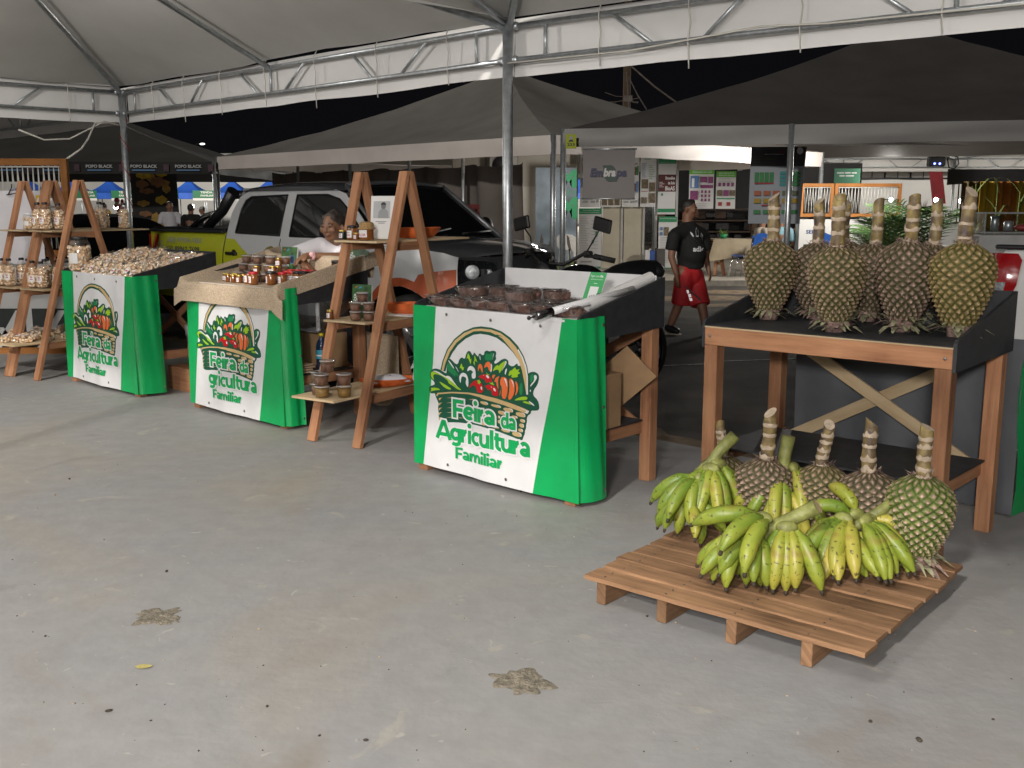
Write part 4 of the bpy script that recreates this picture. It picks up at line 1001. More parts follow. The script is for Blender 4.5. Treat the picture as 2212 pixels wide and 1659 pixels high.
def fc(u, v):
    x, y = (u-.5)*.27, (v-.5)*.17; e = min(u, 1-u, v, 1-v)*2
    return V((x, y, .034+.035*min(1, e*2.2)+.012*mnoise.noise((u*4, v*4, 1))))
b.grid(fc, 18, 14, 0)
for k in range(3): b.grid(lambda u, v, k=k: fc(.30+.09*k+.05*u, .3+.07*v+.05*(k % 2))+V((0, 0, .002)), 2, 2, 1)
o = b.build('folded_cloth', [mat('white cotton', (.72, .71, .74), .8, var=.05), mat('faded red print', (.5, .12, .14), .8)]); o.location = ll(c_, .08, -.08, .337); o.rotation_euler = (0, 0, LA+.9); tag(o, 'white folded cloth with red print on the lowest ladder shelf', 'cloth')
b = B(); b.box((0, 0, .004), (.20, .30, .008)); o = b.build('paper_sheet', LABELM); o.location = ll(c_, .08, .18, .803); o.rotation_euler = (0, 0, LA+.1); tag(o, 'white paper lying under the orange tray on the middle shelf', 'paper')
# white carrier bag hanging at the ladder
b = B()
def fbag(u, v):
    a = u*6.2832; r = .012+.085*math.sin(math.pi*min(1, v*.62+.08))**.8*(1+.28*mnoise.noise((math.cos(a)*2, math.sin(a)*2, v*4)))
    return V((r*math.cos(a)*1.2+.05*v, r*math.sin(a)*.7, .62-.34*v+.02*math.sin(3*a)*v))
b.grid(fbag, 26, 16)
def fhan(u, v): return V((-.09+.10*u+.02*math.sin(v*5), -.02+.03*math.sin(u*6), .60-.13*v*(1-.3*u)))
b.grid(fhan, 8, 8)
o = b.build('carrier_bag', mat('thin white plastic', (.70, .70, .71), .4, var=.06, bump=.4, bscale=14)); o.location = ll(c_, .36, -.02, 0); o.rotation_euler = (0, 0, .2); tag(o, 'white plastic carrier bag hanging beside the ladder and the cake stall', 'bag')

# ================================================================= things under the honey stall and the nut stall
def u2(x, y, z): return tl(T2, x, y, z)
b = B(); b.box((0, 0, .14), (.40, .30, .27), 0, None, .02); b.box((0, 0, .285), (.43, .33, .02), 0, None, .008)
def ftub(u, v): return V((-.09+.18*u+.0, -.152-.012*math.sin(math.pi*u), .06+.16*v))
b.grid(ftub, 8, 3, 0)
CARD = mat('brown cardboard', (.30, .185, .095), .85, var=.15, scale=9)
def placed(b, name, mats, loc, rz, label, cat, grp=None):
    o = b.build(name, mats); o.location = loc; o.rotation_euler = (0, 0, rz); return tag(o, label, cat, grp)
b2 = B(); b2.box((0, 0, .13), (.46, .26, .26), 0, None, .004); b2.box((0, -.131, .13), (.05, .003, .26), 1); b2.box((-.14, -.132, .12), (.07, .003, .10), 1)
placed(b2, 'cardboard_box', [CARD, mat('pale paper tape', (.45, .36, .25), .6)], u2(.26, .16, .364), TA, 'brown cardboard box under the clear tub, honey stall', 'box')
placed(b, 'storage_tub', film('cloudy clear plastic', (.82, .84, .86), .28, .25, .2, 10), u2(.30, .16, .628), TA, 'clear plastic storage tub under the honey stall top', 'tub')
b = B()
for k in range(4): b.box((.01*k, -.02*(k % 2), .012+.016*k), (.34-.03*k, .16, .013), 0, Matrix.Rotation(.06*k-.1, 3, 'Z'))
placed(b, 'paper_bags', mat('kraft paper', (.42, .30, .19), .8, var=.15), u2(.40, -.15, .364), TA, 'pile of folded brown paper bags under the honey stall', 'paper')
t = thing('soda_bottle', 'dark blue plastic bottle with yellow cap under the honey stall', 'bottle', u2(.575, -.02, .364), TA)
b = B(); b.lathe([(0, 0), (.034, 0), (.04, .02), (.04, .12), (.038, .16), (.04, .19), (.03, .225), (.014, .25), (.014, .262)], 18); b.build('bottle_body', mat('blue bottle', (.012, .03, .075), .15, var=.1, coat=.4), t)
b = B(); b.lathe([(.0415, .10), (.0415, .165)], 18, cap=False); b.lathe([(.042, .12), (.042, .13)], 18, m=1, cap=False); b.build('label', [mat('cyan label', (.05, .30, .42), .4, var=.3, scale=30), INKW], t)
b = B(); b.lathe([(.017, .262), (.017, .284), (0, .285)], 14); b.build('cap', mat('yellow cap', (.62, .50, .02), .4, var=0), t)
b = B()
for u0 in (0,):
    b.grid(lambda u, v: V((.50+.45*u, .40+.02*math.sin(u*12), .62-.0*u-.55*v*(.75+.25*math.sin(u*3)))), 10, 8)
o = b.build('cloth_drape', CLOTH); o.location = T2.location; o.rotation_euler = (0, 0, TA); tag(o, 'beige cloth hanging at the back right of the honey stall', 'tablecloth')
t = thing('paint_bucket', 'white plastic bucket behind the nut stall cloth', 'bucket', tl(T1, .66, .12, .362)+V((.05, .05, -.16)), TA)
b = B(); b.lathe([(0, 0), (.105, 0), (.125, .27), (.132, .27), (.132, .30), (.135, .32), (.135, .36), (0, .362)], 24); b.build('bucket_body', mat('white bucket plastic', (.55, .54, .52), .45, var=.08), t)
b = B(); b.grid(lambda u, v: V((.121*math.sin((u-.3)*1.2), -.121*math.cos((u-.3)*1.2), .07+.13*v)), 6, 1); b.build('label', mat('faded yellow label', (.50, .42, .18), .6, var=.3, scale=30), t)
b = B(); b.box((0, 0, .09), (.34, .24, .18), 0, None, .006); b.box((0, 0, .182), (.35, .25, .012), 0, None, .004)
placed(b, 'white_crate', mat('white crate plastic', (.55, .53, .52), .5, var=.08), tl(T1, 1.0, .22, .20), TA, 'low white crate beside the bucket behind the nut stall', 'crate')
t = thing('spray_bottle', 'small white trigger spray bottle on the white crate', 'bottle', tl(T1, .90, .24, .388), TA)
b = B(); b.lathe([(0, 0), (.03, 0), (.03, .08), (.012, .11), (.012, .125)], 12); b.build('bottle_body', mat('spray body', (.4, .4, .4), .4), t)
b = B(); b.box((-.01, 0, .135), (.06, .022, .022), 0, None, .004); b.build('trigger', LABELM, t)
b = B(); b.box((.0, 0, .1), (1.3, .42, .2), 0, None, .003)
placed(b, 'wooden_plinth', WOOD, tl(T1, 1.05, .22, 0), TA, 'low wooden plank platform between nut stall and honey stall', 'platform')

# ================================================================= cake stall goods
b = B(); b.box((0, .02, .9805), (1.13, .70, .004)); b.grid(lambda u, v: V((-.575+1.15*u, .372-.004*math.sin(u*13), .983+.19*v)), 16, 4); b.grid(lambda u, v: V((-.57+1.10*u, -.385-.004*math.sin(u*9), .983-.012*v)), 10, 1)
o = b.build('white_liner', WHITEV); o.location = T3.location; o.rotation_euler = (0, 0, TA); tag(o, 'white vinyl sheet lining the cake stall tray', 'liner')
CAKE = mat('brown cake', (.22, .125, .095), .75, var=.45, scale=40, bump=.6, bscale=90); WRAP = film('cling film', (.90, .88, .88), .26, .15, 1., 26)
def cake(kind):
    t = thing('wrapped_cake', 'cake in cling film', 'cake', (0, 0, -9)); b = B()
    if kind < 2:
        def fn(u, v):
            a = -.15+u*(math.pi+.3); r = (.078 if v < .5 else .095)
            return V((r*math.cos(a), -r*math.sin(a)*.85+.03, v*.047))
        b.grid(fn, 18, 2); top = [fn(i/18, 1) for i in range(19)]; b.add(top, [list(range(19))]); b.add([fn(0, 0), fn(0, 1), fn(1, 1), fn(1, 0)], [[0, 1, 2, 3]])
        b.add([p+V((0, 0, .002+.006*random.random())) for p in top], [list(range(19))])
    else: b.box((0, 0, .024), (.15, .085, .048), 0, None, .008)
    b.build('cake_body', CAKE, t, fix=True); b = B()
    def sf(u, v):
        a = u*6.2832; k = v; z = -.002+.058*math.sin(min(1, k*1.25)*math.pi/2) if k < .8 else .056+.004*math.sin(a*5)
        r = (.098+.014*mnoise.noise((math.cos(a)*3, math.sin(a)*3, kind*3+k*3)))*(1 if k < .8 else (1-(k-.8)*4.9))
        r *= (.88+.16*min(1, k*1.6))
        return V((r*math.cos(a)*1.03, r*math.sin(a)*(.80 if kind < 2 else .62)-.008, max(.0, z)))
    b.grid(sf, 24, 10); b.build('film', WRAP, t); return t
CK = [cake(0), cake(1), cake(2)]; rn = random.Random(31)
def on3(k, x, y, z, rz, lab): put(CK[k], tl(T3, x, y, z), TA+rz, lab, 'film wrapped brown cakes on the nearest stall', 1.)
for i, x in enumerate((-.50, -.34, -.17, -.02, .14, .30, .43)):
    on3(2 if i in (3,) else i % 2, x, -.27+.01*i*0, .986, rn.uniform(-.3, .3), 'film wrapped brown cake in the front row of the cake stall, '+ORD[i])
for i, x in enumerate((-.42, -.26, -.09, .08, .24, .38)): on3(i % 2, x, -.10, .986, rn.uniform(-.5, .5), 'film wrapped brown cake in the middle row of the cake stall, '+ORD[i])
for i, x in enumerate((-.36, -.19, -.02, .15, .30)): on3(i % 2, x, .07, .986, rn.uniform(-.5, .5), 'film wrapped brown cake in the back row of the cake stall, '+ORD[i])
for x, y, k, s in ((-.38, -.13, 0, 'front left'), (-.22, -.06, 1, 'left middle'), (-.05, -.02, 0, 'centre'), (.05, -.20, 2, 'front right'), (.12, .02, 1, 'rear right'), (-.30, .04, 1, 'rear left')): on3(k, x, y, 1.036, rn.uniform(-.5, .5), 'film wrapped brown cake on top of the others, '+s+' of the heap')
# payment card (green, code left out)
t = thing('payment_sign', 'green and white payment card standing on the cake stall', 'sign', tl(T3, .41, -.05, .986)); t.rotation_euler = (R(-24), 0, TA-.12)
b = B(); b.box((0, 0, .115), (.125, .004, .235)); b.build('card', WHITEV, t)
b = B(); f = lambda x, z: V((x, -.0028, z)); g2 = lambda x, z: V((x, -.0034, z)); g3 = lambda x, z: V((x, -.0040, z))
b.poly([f(-.0625, .055), f(.0625, .055), f(.0625, .2325), f(-.0625, .2325)], 0); b.poly([g2(-.03, .075), g2(.034, .075), g2(.034, .150), g2(-.03, .150)], 1)
put_text(b, 'Pague com', g2, -.052, .014, .205, .013, 1, .0); put_text(b, 'Pix', g2, .020, .044, .205, .013, 1, .04); put_text(b, 'rápido, seguro e prático', g2, -.045, .045, .190, .006, 1, 0); b.poly([g2(-.012, .167), g2(.014, .167), g2(.014, .170), g2(-.012, .170)], 1)
b.build('print', [mat('payment green', (.03, .36, .10), .5, var=0), INKW], t)
# rolled sheets
b = B(); 
def roll(b, p, q, r, m=0, turns=1.6):
    p, q = V(p), V(q); d = (q-p); x = d.normalized(); a = x.orthogonal().normalized(); c = x.cross(a)
    b.grid(lambda u, v: p+d*v+(a*math.cos(u*6.2832*turns)+c*math.sin(u*6.2832*turns))*(r*(.70+.30*u)), 40, 8, m)
roll(b, (.50, -.16, 1.04), (.555, .34, 1.165), .036); o = b.build('rolled_paper', LABELM); o.location = T3.location; o.rotation_euler = (0, 0, TA); tag(o, 'thick roll of white paper lying against the cake stall side board', 'roll')
b = B(); b.tube([(.455, -.40, 1.022), (.565, .16, 1.11)], .020, 14, 0)
put_text(b, 'EM PROCESSO', lambda x, z: V((.455, -.40, 1.022)).lerp(V((.565, .16, 1.11)), .45+x)+V((-.004, 0, .0205+z)), 0., .35, 0, .008, 1, 0)
b.tube([(.434, -.505, 1.005), (.455, -.40, 1.022)], [.0225, .0225], 16, 2); b.tube([(.429, -.53, 1.0), (.4345, -.502, 1.0055)], [.006, .006], 8, 2); b.ball((.425, -.545, .998), .011, 2, 10, 8); b.tube([(.4333, -.5085, 1.0045), (.4336, -.5065, 1.0048)], .0185, 14, 3)
o = b.build('rolled_banner', [WHITEV, INKK, mat('glossy black tube', (.012, .008, .010), .2, var=0, coat=.5), SCREWM]); o.location = T3.location; o.rotation_euler = (0, 0, TA); tag(o, 'white rolled banner with black end cap sticking out over the cloth', 'roll')
# cardboard under the cake stall
b = B(); b.box((0, 0, .15), (.30, .16, .30), 0, None, .004); b.box((0, -.081, .15), (.05, .002, .30), 1)
placed(b, 'cardboard_box', [CARD, mat('clear tape', (.50, .38, .25), .15)], tl(T3, .50, -.10, .364), TA+R(90), 'tall taped cardboard box on the shelf under the cake stall', 'box')
b = B(); b.box((0, 0, .0), (.34, .012, .24), 0, Matrix.Rotation(R(-42), 3, 'Y') @ Matrix.Rotation(R(15), 3, 'X'))
placed(b, 'cardboard_sheet', CARD, tl(T3, .50, .14, .60), TA+R(20), 'flat cardboard piece leaning behind the taped box', 'cardboard')
# ================================================================= pallet
t = thing('pallet', 'wooden slat pallet on the floor under the plantains', 'pallet', (0, 0, 0))
pA, pB_, pD = gz(1258, 1240, .115), gz(1862, 1412, .115), gz(1385, 1155, .115)
PA = math.atan2(pB_.y-pA.y, pB_.x-pA.x); pu = V((math.cos(PA), math.sin(PA), 0)); pv = V((-pu.y, pu.x, 0))
PL_, PDp = (pB_-pA).length, 1.06
pA.z = 0; ORG = pA
def pl(x, y, z): return ORG+pu*x+pv*y+V((0, 0, z))
t.location = ORG; t.rotation_euler = (0, 0, PA); rn = random.Random(2)
n = 9; wv = [.11, .105, .10, .12, .095, .11, .10, .115, .105]; y = 0.
for k in range(n):
    b = B(); w0 = wv[k]; x0 = rn.uniform(-.012, .012)+.012*k*0; x1 = PL_+rn.uniform(-.02, .012)
    nx = 24; rag0 = [rn.uniform(-.003, .003) for _ in range(nx+1)]; rag1 = [rn.uniform(-.004, .004) for _ in range(nx+1)]
    if k == 2: rag1 = [r-.010*max(0, math.sin(i*.9))*(i > 13) for i, r in enumerate(rag1)]
    zt_ = .117+rn.uniform(-.002, .002); th = .017; tl_ = rn.uniform(-.004, .004)
    ru = rn.uniform(0, 9)
    P4 = []
    for i in range(nx+1):
        x = x0+(x1-x0)*i/nx; z = zt_+tl_*(i/nx-.5)
        P4.append([(x, y+rag0[i], z-th), (x, y+rag0[i], z-.002), (x, y+rag0[i]+.003, z), (x, y+w0+rag1[i]-.003, z), (x, y+w0+rag1[i], z-.002), (x, y+w0+rag1[i], z-th)])
    vs = [p for r in P4 for p in r]; fs = []; us = []
    for i in range(nx):
        for j in range(6):
            j2 = (j+1) % 6; f = [i*6+j, (i+1)*6+j, (i+1)*6+j2, i*6+j2]; fs.append(f)
            q = (0, .01, .012, w0, w0+.002, w0+.02, w0+.14); us.append([(vs[f[0]][0]+ru, q[j]+ru*3), (vs[f[1]][0]+ru, q[j]+ru*3), (vs[f[1]][0]+ru, q[j+1]+ru*3), (vs[f[0]][0]+ru, q[j+1]+ru*3)])
    fs += [[5, 4, 3, 2, 1, 0], [nx*6+j for j in range(6)]]; us += [[(0, 0)]*6, [(0, 0)]*6]
    b.add(vs, fs, 0, us)
    for x in (.09, .37, .66, .94):
        for dy in (.03, w0-.03): b.lathe([(.0045, .0), (.0045, .0012), (0, .0015)], 8, (x, y+dy, zt_), 1, cap=False)
    b.build('slat', [WOODP, DARKMET], t)
    y += w0-.010+rn.uniform(.018, .034)
PDp = y
for x in (.075, .355, .65, .93):
    b = B(); b.box((x+rn.uniform(-.01, .01), PDp/2-.005, .049), (.042, PDp-.05, .095), 0, None, .003, 1); b.build('runner', WOODP, t)

# ================================================================= pineapples (standing on their trimmed crowns, thick stalks up)
def pine_mat(name, tint):
    m, N, L, P = new_mat(name); P.inputs['Roughness'].default_value = .62; P.inputs['Specular IOR Level'].default_value = .3
    at = N.new('ShaderNodeAttribute'); at.attribute_name = 'tint'
    sp = N.new('ShaderNodeSeparateColor'); L.new(at.outputs['Color'], sp.inputs[0])
    r = N.new('ShaderNodeValToRGB'); e = r.color_ramp.elements
    cols = ((0, (.022, .024, .010)), (.10, (.055, .056, .018)), (.26, tint[0]), (.50, tint[1]), (.80, tint[2]), (1, tint[3]))
    e[0].position = 0; e[0].color = (*cols[0][1], 1); e[1].position = 1; e[1].color = (*cols[-1][1], 1)
    for p, c in cols[1:-1]: k = e.new(p); k.color = (*c, 1)
    L.new(sp.outputs[0], r.inputs[0])
    tc = N.new('ShaderNodeTexCoord'); n = N.new('ShaderNodeTexNoise'); n.inputs['Scale'].default_value = 55; n.inputs['Detail'].default_value = 4; L.new(tc.outputs['Object'], n.inputs[0])
    hs = N.new('ShaderNodeHueSaturation'); mr = N.new('ShaderNodeMapRange'); mr.inputs[1].default_value = .3; mr.inputs[2].default_value = .7; mr.inputs[3].default_value = .65; mr.inputs[4].default_value = 1.3
    L.new(n.outputs[0], mr.inputs[0]); L.new(mr.outputs[0], hs.inputs['Value']); L.new(r.outputs[0], hs.inputs['Color']); L.new(hs.outputs[0], P.inputs['Base Color'])
    bp = N.new('ShaderNodeBump'); bp.inputs['Strength'].default_value = .5; bp.inputs['Distance'].default_value = .004; L.new(n.outputs[0], bp.inputs['Height']); L.new(bp.outputs[0], P.inputs['Normal'])
    return m
PM = [pine_mat('pineapple rind', ((.075, .078, .026), (.19, .135, .075), (.29, .205, .13), (.44, .335, .235))),
      pine_mat('golden pineapple rind', ((.10, .095, .022), (.22, .155, .06), (.32, .23, .115), (.46, .355, .21))),
      pine_mat('purple grey pineapple rind', ((.065, .06, .028), (.17, .115, .082), (.26, .18, .14), (.42, .32, .25))),
      pine_mat('green pineapple rind', ((.085, .14, .022), (.19, .18, .07), (.32, .23, .16), (.48, .36, .27)))]
STALK = None
def stalk_mat():
    m, N, L, P = new_mat('pineapple stalk'); P.inputs['Roughness'].default_value = .5
    tc = N.new('ShaderNodeTexCoord'); n = N.new('ShaderNodeTexNoise'); n.inputs['Scale'].default_value = 16; n.inputs['Detail'].default_value = 6; L.new(tc.outputs['Object'], n.inputs[0])
    r = N.new('ShaderNodeValToRGB'); e = r.color_ramp.elements; e[0].position = .34; e[0].color = (.085, .055, .050, 1); e[1].position = .68; e[1].color = (.36, .27, .10, 1)
    k = e.new(.5); k.color = (.21, .15, .065, 1); L.new(n.outputs[0], r.inputs[0]); L.new(r.outputs[0], P.inputs['Base Color']); return m
STALK = stalk_mat(); HUSK = mat('dry sheath', (.50, .40, .30), .8, var=.25, scale=40); BRACT = mat('dry bracts', (.30, .20, .17), .85, var=.5, scale=60)
LEAFB = mat('trimmed crown leaf', (.34, .33, .20), .7, var=.5, scale=30)
def pineapple(seed, Hb=.345, Rm=.132, stalk=.25, rs=.033, mi=0, lean=.0, bend=.02, crown=.052):
    rn = random.Random(seed); t = thing('pineapple', 'pineapple', 'pineapple', (0, 0, -9))
    nu, nv = 17, 9; NU, NV = nu*9, nv*11
    def prof(v):   # v 0 bottom .. 1 top
        base = .47+.53*math.sin(min(1, v/.66)*math.pi/2)**1.15 if v < .66 else math.cos(((v-.66)/.34)**1.5*1.25)
        return Rm*max(.16, base*(1 if v < .66 else 1))
    ph = rn.uniform(0, 1); b = B(); vs = []; cs = []
    for j in range(NV+1):
        v = j/NV; r0 = prof(v); dv = prof(min(1, v+.01))-prof(max(0, v-.01))
        for i in range(NU):
            u = i/NU; a_, c_ = nu*u+nv*v+ph+.10*math.sin(v*7+seed)+.09*mnoise.noise((u*9, v*7, seed)), nu*u-nv*v+.08*math.sin(u*12.6+seed)+.09*mnoise.noise((u*9, v*7, seed+9))
            x, y = a_-math.floor(a_)-.5, c_-math.floor(c_)-.5
            d = max(abs(x), abs(y))*2; rr = math.hypot(x, y)*2; ci = (math.floor(a_)*7+math.floor(c_)*13+seed)
            rv = (math.sin(ci*12.9898)*43758.5453) % 1
            hgt = (1-d**2.8)*.0105+max(0, 1-rr*1.8)**1.2*.0075*(.5+1.0*rv)
            e = min(1, v*7)*min(1, (1-v)*9); th = u*6.28318
            r = r0*(1+.035*math.sin(th+seed)+.02*math.sin(2*th+v*3+seed))+(hgt-.004)*(.35+.65*e)
            zz = v*Hb-.0045*max(0, 1-rr*2)*e
            vs.append((r*math.cos(th), r*math.sin(th), zz))
            tn = max(0, 1-d)**.75*1.0; tn = tn*(.82+.30*rv)+.30*max(0, 1-rr*2.1)
            k_ = min(1., tn); cs.append((k_, k_, k_, 1))
    fs = []
    for j in range(NV):
        for i in range(NU):
            i2 = (i+1) % NU; fs.append([j*NU+i, j*NU+i2, (j+1)*NU+i2, (j+1)*NU+i])
    o0 = len(vs); vs += [(0, 0, 0), (0, 0, Hb)]; cs += [(.2, .2, .2, 1)]*2
    for i in range(NU): fs.append([o0, (i+1) % NU, i]); fs.append([o0+1, NV*NU+i, NV*NU+(i+1) % NU])
    b.add(vs, fs, 0, None, True); # small dry bracts sticking out between the eyes
    for k in range(170):
        v = rn.uniform(.02, .98); th = rn.uniform(0, 6.283); r = prof(v)+.002; o = V((r*math.cos(th), r*math.sin(th), v*Hb)); out = V((math.cos(th), math.sin(th), rn.uniform(-.9, .1))).normalized()
        tg = V((-math.sin(th), math.cos(th), 0)); s = rn.uniform(.006, .014)*(1.3 if v > .85 else 1)
        b.add([o-tg*.0035, o+tg*.0035, o+out*s+V((0, 0, rn.uniform(-.006, .006)))], [[0, 1, 2]], 1)
    # collar of dry bracts where the stalk leaves
    for k in range(60):
        th = rn.uniform(0, 6.283); r = rn.uniform(.9, 1.6)*rs; o = V((r*math.cos(th), r*math.sin(th), Hb*.97+rn.uniform(-.004, .02))); out = V((math.cos(th), math.sin(th), rn.uniform(.1, 1.3))).normalized(); tg = V((-math.sin(th), math.cos(th), 0))
        L = rn.uniform(.012, .032); w_ = rn.uniform(.004, .010); b.add([o-tg*w_, o+tg*w_, o+out*L+tg*rn.uniform(-.006, .006)], [[0, 1, 2]], 1 if rn.random() < .6 else 2)
    b.c = cs+[(.5, .5, .5, 1)]*(len(b.v)-len(cs))
    b.build('fruit', [PM[mi], BRACT, HUSK], t)
    # stalk with torn sheaths at the nodes
    b = B(); pts, rad = [], []; m_ = 18; dx, dy = math.cos(seed*1.7)*lean, math.sin(seed*1.7)*lean
    for i in range(m_+1):
        f = i/m_; pts.append((dx*f*stalk+bend*math.sin(f*3+seed)*.4, dy*f*stalk+bend*math.cos(f*2.6+seed)*.3-bend*.3, Hb*.96+f*stalk)); rad.append(rs*(1.0-.10*f+.05*math.sin(f*16+seed)))
    b.tube(pts, rad, 14, 0)
    nn = rn.randrange(3, 6)
    for k in range(nn):
        f = (k+.45+rn.uniform(-.12, .12))/nn; i = min(m_-1, int(f*m_)); c = V(pts[i]); r = rad[i]
        seg = 16; jag = [rn.uniform(.001, .010)*(2.1 if rn.random() < .25 else .7) for _ in range(seg)]; o0 = len(b.v); vs = []
        for i_ in range(seg):
            th = 6.2832*i_/seg; vs.append(c+V((r*1.0*math.cos(th), r*1.0*math.sin(th), -.006-.35*jag[(i_+5) % seg])))
        for i_ in range(seg):
            th = 6.2832*i_/seg; vs.append(c+V((r*1.13*math.cos(th), r*1.13*math.sin(th), .0+jag[i_]*.5)))
        for i_ in range(seg):
            th = 6.2832*i_/seg; vs.append(c+V((r*1.03*math.cos(th), r*1.03*math.sin(th), .004+jag[i_]*1.4)))
        b.add(vs, [[i_, (i_+1) % seg, seg+(i_+1) % seg, seg+i_] for i_ in range(seg)]+[[seg+i_, seg+(i_+1) % seg, 2*seg+(i_+1) % seg, 2*seg+i_] for i_ in range(seg)], 1, None, True)
    # slanting pale cut at the tip
    c = V(pts[-1]); r = rad[-1]; seg = 14; sl = rn.uniform(.3, .9)
    vs = [c+V((r*.98*math.cos(6.2832*i_/seg), r*.98*math.sin(6.2832*i_/seg), .002+sl*r*(1+math.cos(6.2832*i_/seg+seed)))) for i_ in range(seg)]
    lo = [c+V((r*math.cos(6.2832*i_/seg), r*math.sin(6.2832*i_/seg), -.004)) for i_ in range(seg)]
    b.add(lo+vs, [[i_, (i_+1) % seg, seg+(i_+1) % seg, seg+i_] for i_ in range(seg)], 0, None, True); b.add(vs, [list(range(seg))], 1)
    b.build('stalk', [STALK, HUSK], t)
    # trimmed crown leaves under it
    b = B()
    for k in range(70):
        th = rn.uniform(0, 6.283); r = rn.uniform(.015, .06); L = rn.uniform(.04, .105); w_ = rn.uniform(.010, .021); z0 = rn.uniform(-.035, .012)
        o = V((r*math.cos(th), r*math.sin(th), z0)); d = V((math.cos(th+rn.uniform(-.5, .5)), math.sin(th+rn.uniform(-.5, .5)), 0)); tg = V((-d.y, d.x, 0))
        up = rn.uniform(.0, .8); p1 = o+d*L*.5+V((0, 0, up*L*.3)); p2 = o+d*L+V((0, 0, (up-.7)*L*.45)); zf = -crown+.002
        for q in (p1, p2): q.z = max(q.z, zf)
        o.z = max(o.z, zf)
        b.add([o-tg*w_, o+tg*w_, p1+tg*w_*.8, p1-tg*w_*.8, p2+tg*w_*.15, p2-tg*w_*.15], [[0, 1, 2, 3], [3, 2, 4, 5]], 0 if rn.random() < .7 else 1, None, True)
    b.lathe([(0, -crown), (.045, -crown), (.05, -crown*.4), (.06, .006), (0, .01)], 14, (0, 0, 0), 1); b.build('crown_stub', [LEAFB, BRACT], t)
    return t
PV = [pineapple(1, .350, .130, .215, .032, 0, .06), pineapple(2, .365, .133, .22, .031, 1, .14), pineapple(3, .345, .134, .21, .030, 2, .06), pineapple(5, .33, .130, .20, .029, 3, .02), pineapple(8, .30, .128, .20, .030, 2, .06), pineapple(12, .345, .126, .225, .032, 0, .10), pineapple(21, .37, .131, .205, .030, 2, .18), pineapple(27, .29, .120, .17, .027, 0, .10)]
def pine(k, loc, rz, lab, sc=1., lx=0., ly=0., grp='tall stalked pineapples on the stall table'):
    put(PV[k], V(loc)+V((0, 0, .052*sc)), 0, lab, grp, sc, (lx, ly, rz))
def on_t4(px, py): return gz(px, py, .979)
zt4 = .979
for k, px, py, rz, sc, lx, ly, lab in (
    (0, 1660, 690, 1.2, 1.00, .0, .05, 'leftmost pineapple on the stall table, standing alone'),
    (2, 1760, 688, 3.3, .98, 0, 0, 'half hidden pineapple on the table behind the front middle one'),
    (5, 1802, 716, 4.0, 1.00, .02, .03, 'front middle pineapple on the stall table with two stalks showing'),
    (2, 1818, 678, 5.4, .98, .0, .0, 'pineapple hidden behind the front middle one on the table'),
    (2, 1872, 693, 1.6, .98, .02, -.02, 'small dark pineapple at the back between two front ones on the table'),
    (6, 1947, 716, .6, 1.00, .03, -.04, 'front pineapple third from right on the stall table, under a straight stalk'),
    (2, 1995, 697, 2.4, .98, .02, -.04, 'pineapple behind the third one from right with a leaning stalk'),
    (1, 2068, 728, 3.9, 1.0, .0, -.06, 'golden front pineapple at the right end of the stall table'),
    (2, 2070, 690, 1.1, .98, .0, -.02, 'pineapple hidden behind the golden right end one')):
    pine(k, on_t4(px, py), rz, lab, sc, lx, ly)
for k, px, py, rz, sc, lab in (
    (7, 1556, 1118, .4, .95, 'small pineapple on the floor behind the left plantain bunch'),
    (4, 1645, 1160, 2.2, 1.0, 'pineapple on the pallet between the left and middle plantain bunches'),
    (7, 1768, 1170, 3.4, 1.0, 'pineapple on the pallet right behind the middle plantain bunch'),
    (4, 1872, 1195, 4.6, 1.0, 'pineapple on the pallet before the table leg brace, second from right'),
    (3, 1975, 1225, 1.3, 1.0, 'greenest pineapple at the right corner of the pallet')):
    pine(k, gz(px, py, .0 if px < 1600 else .118), rz, lab, sc, .02, -.02, 'stalked pineapples around the pallet')

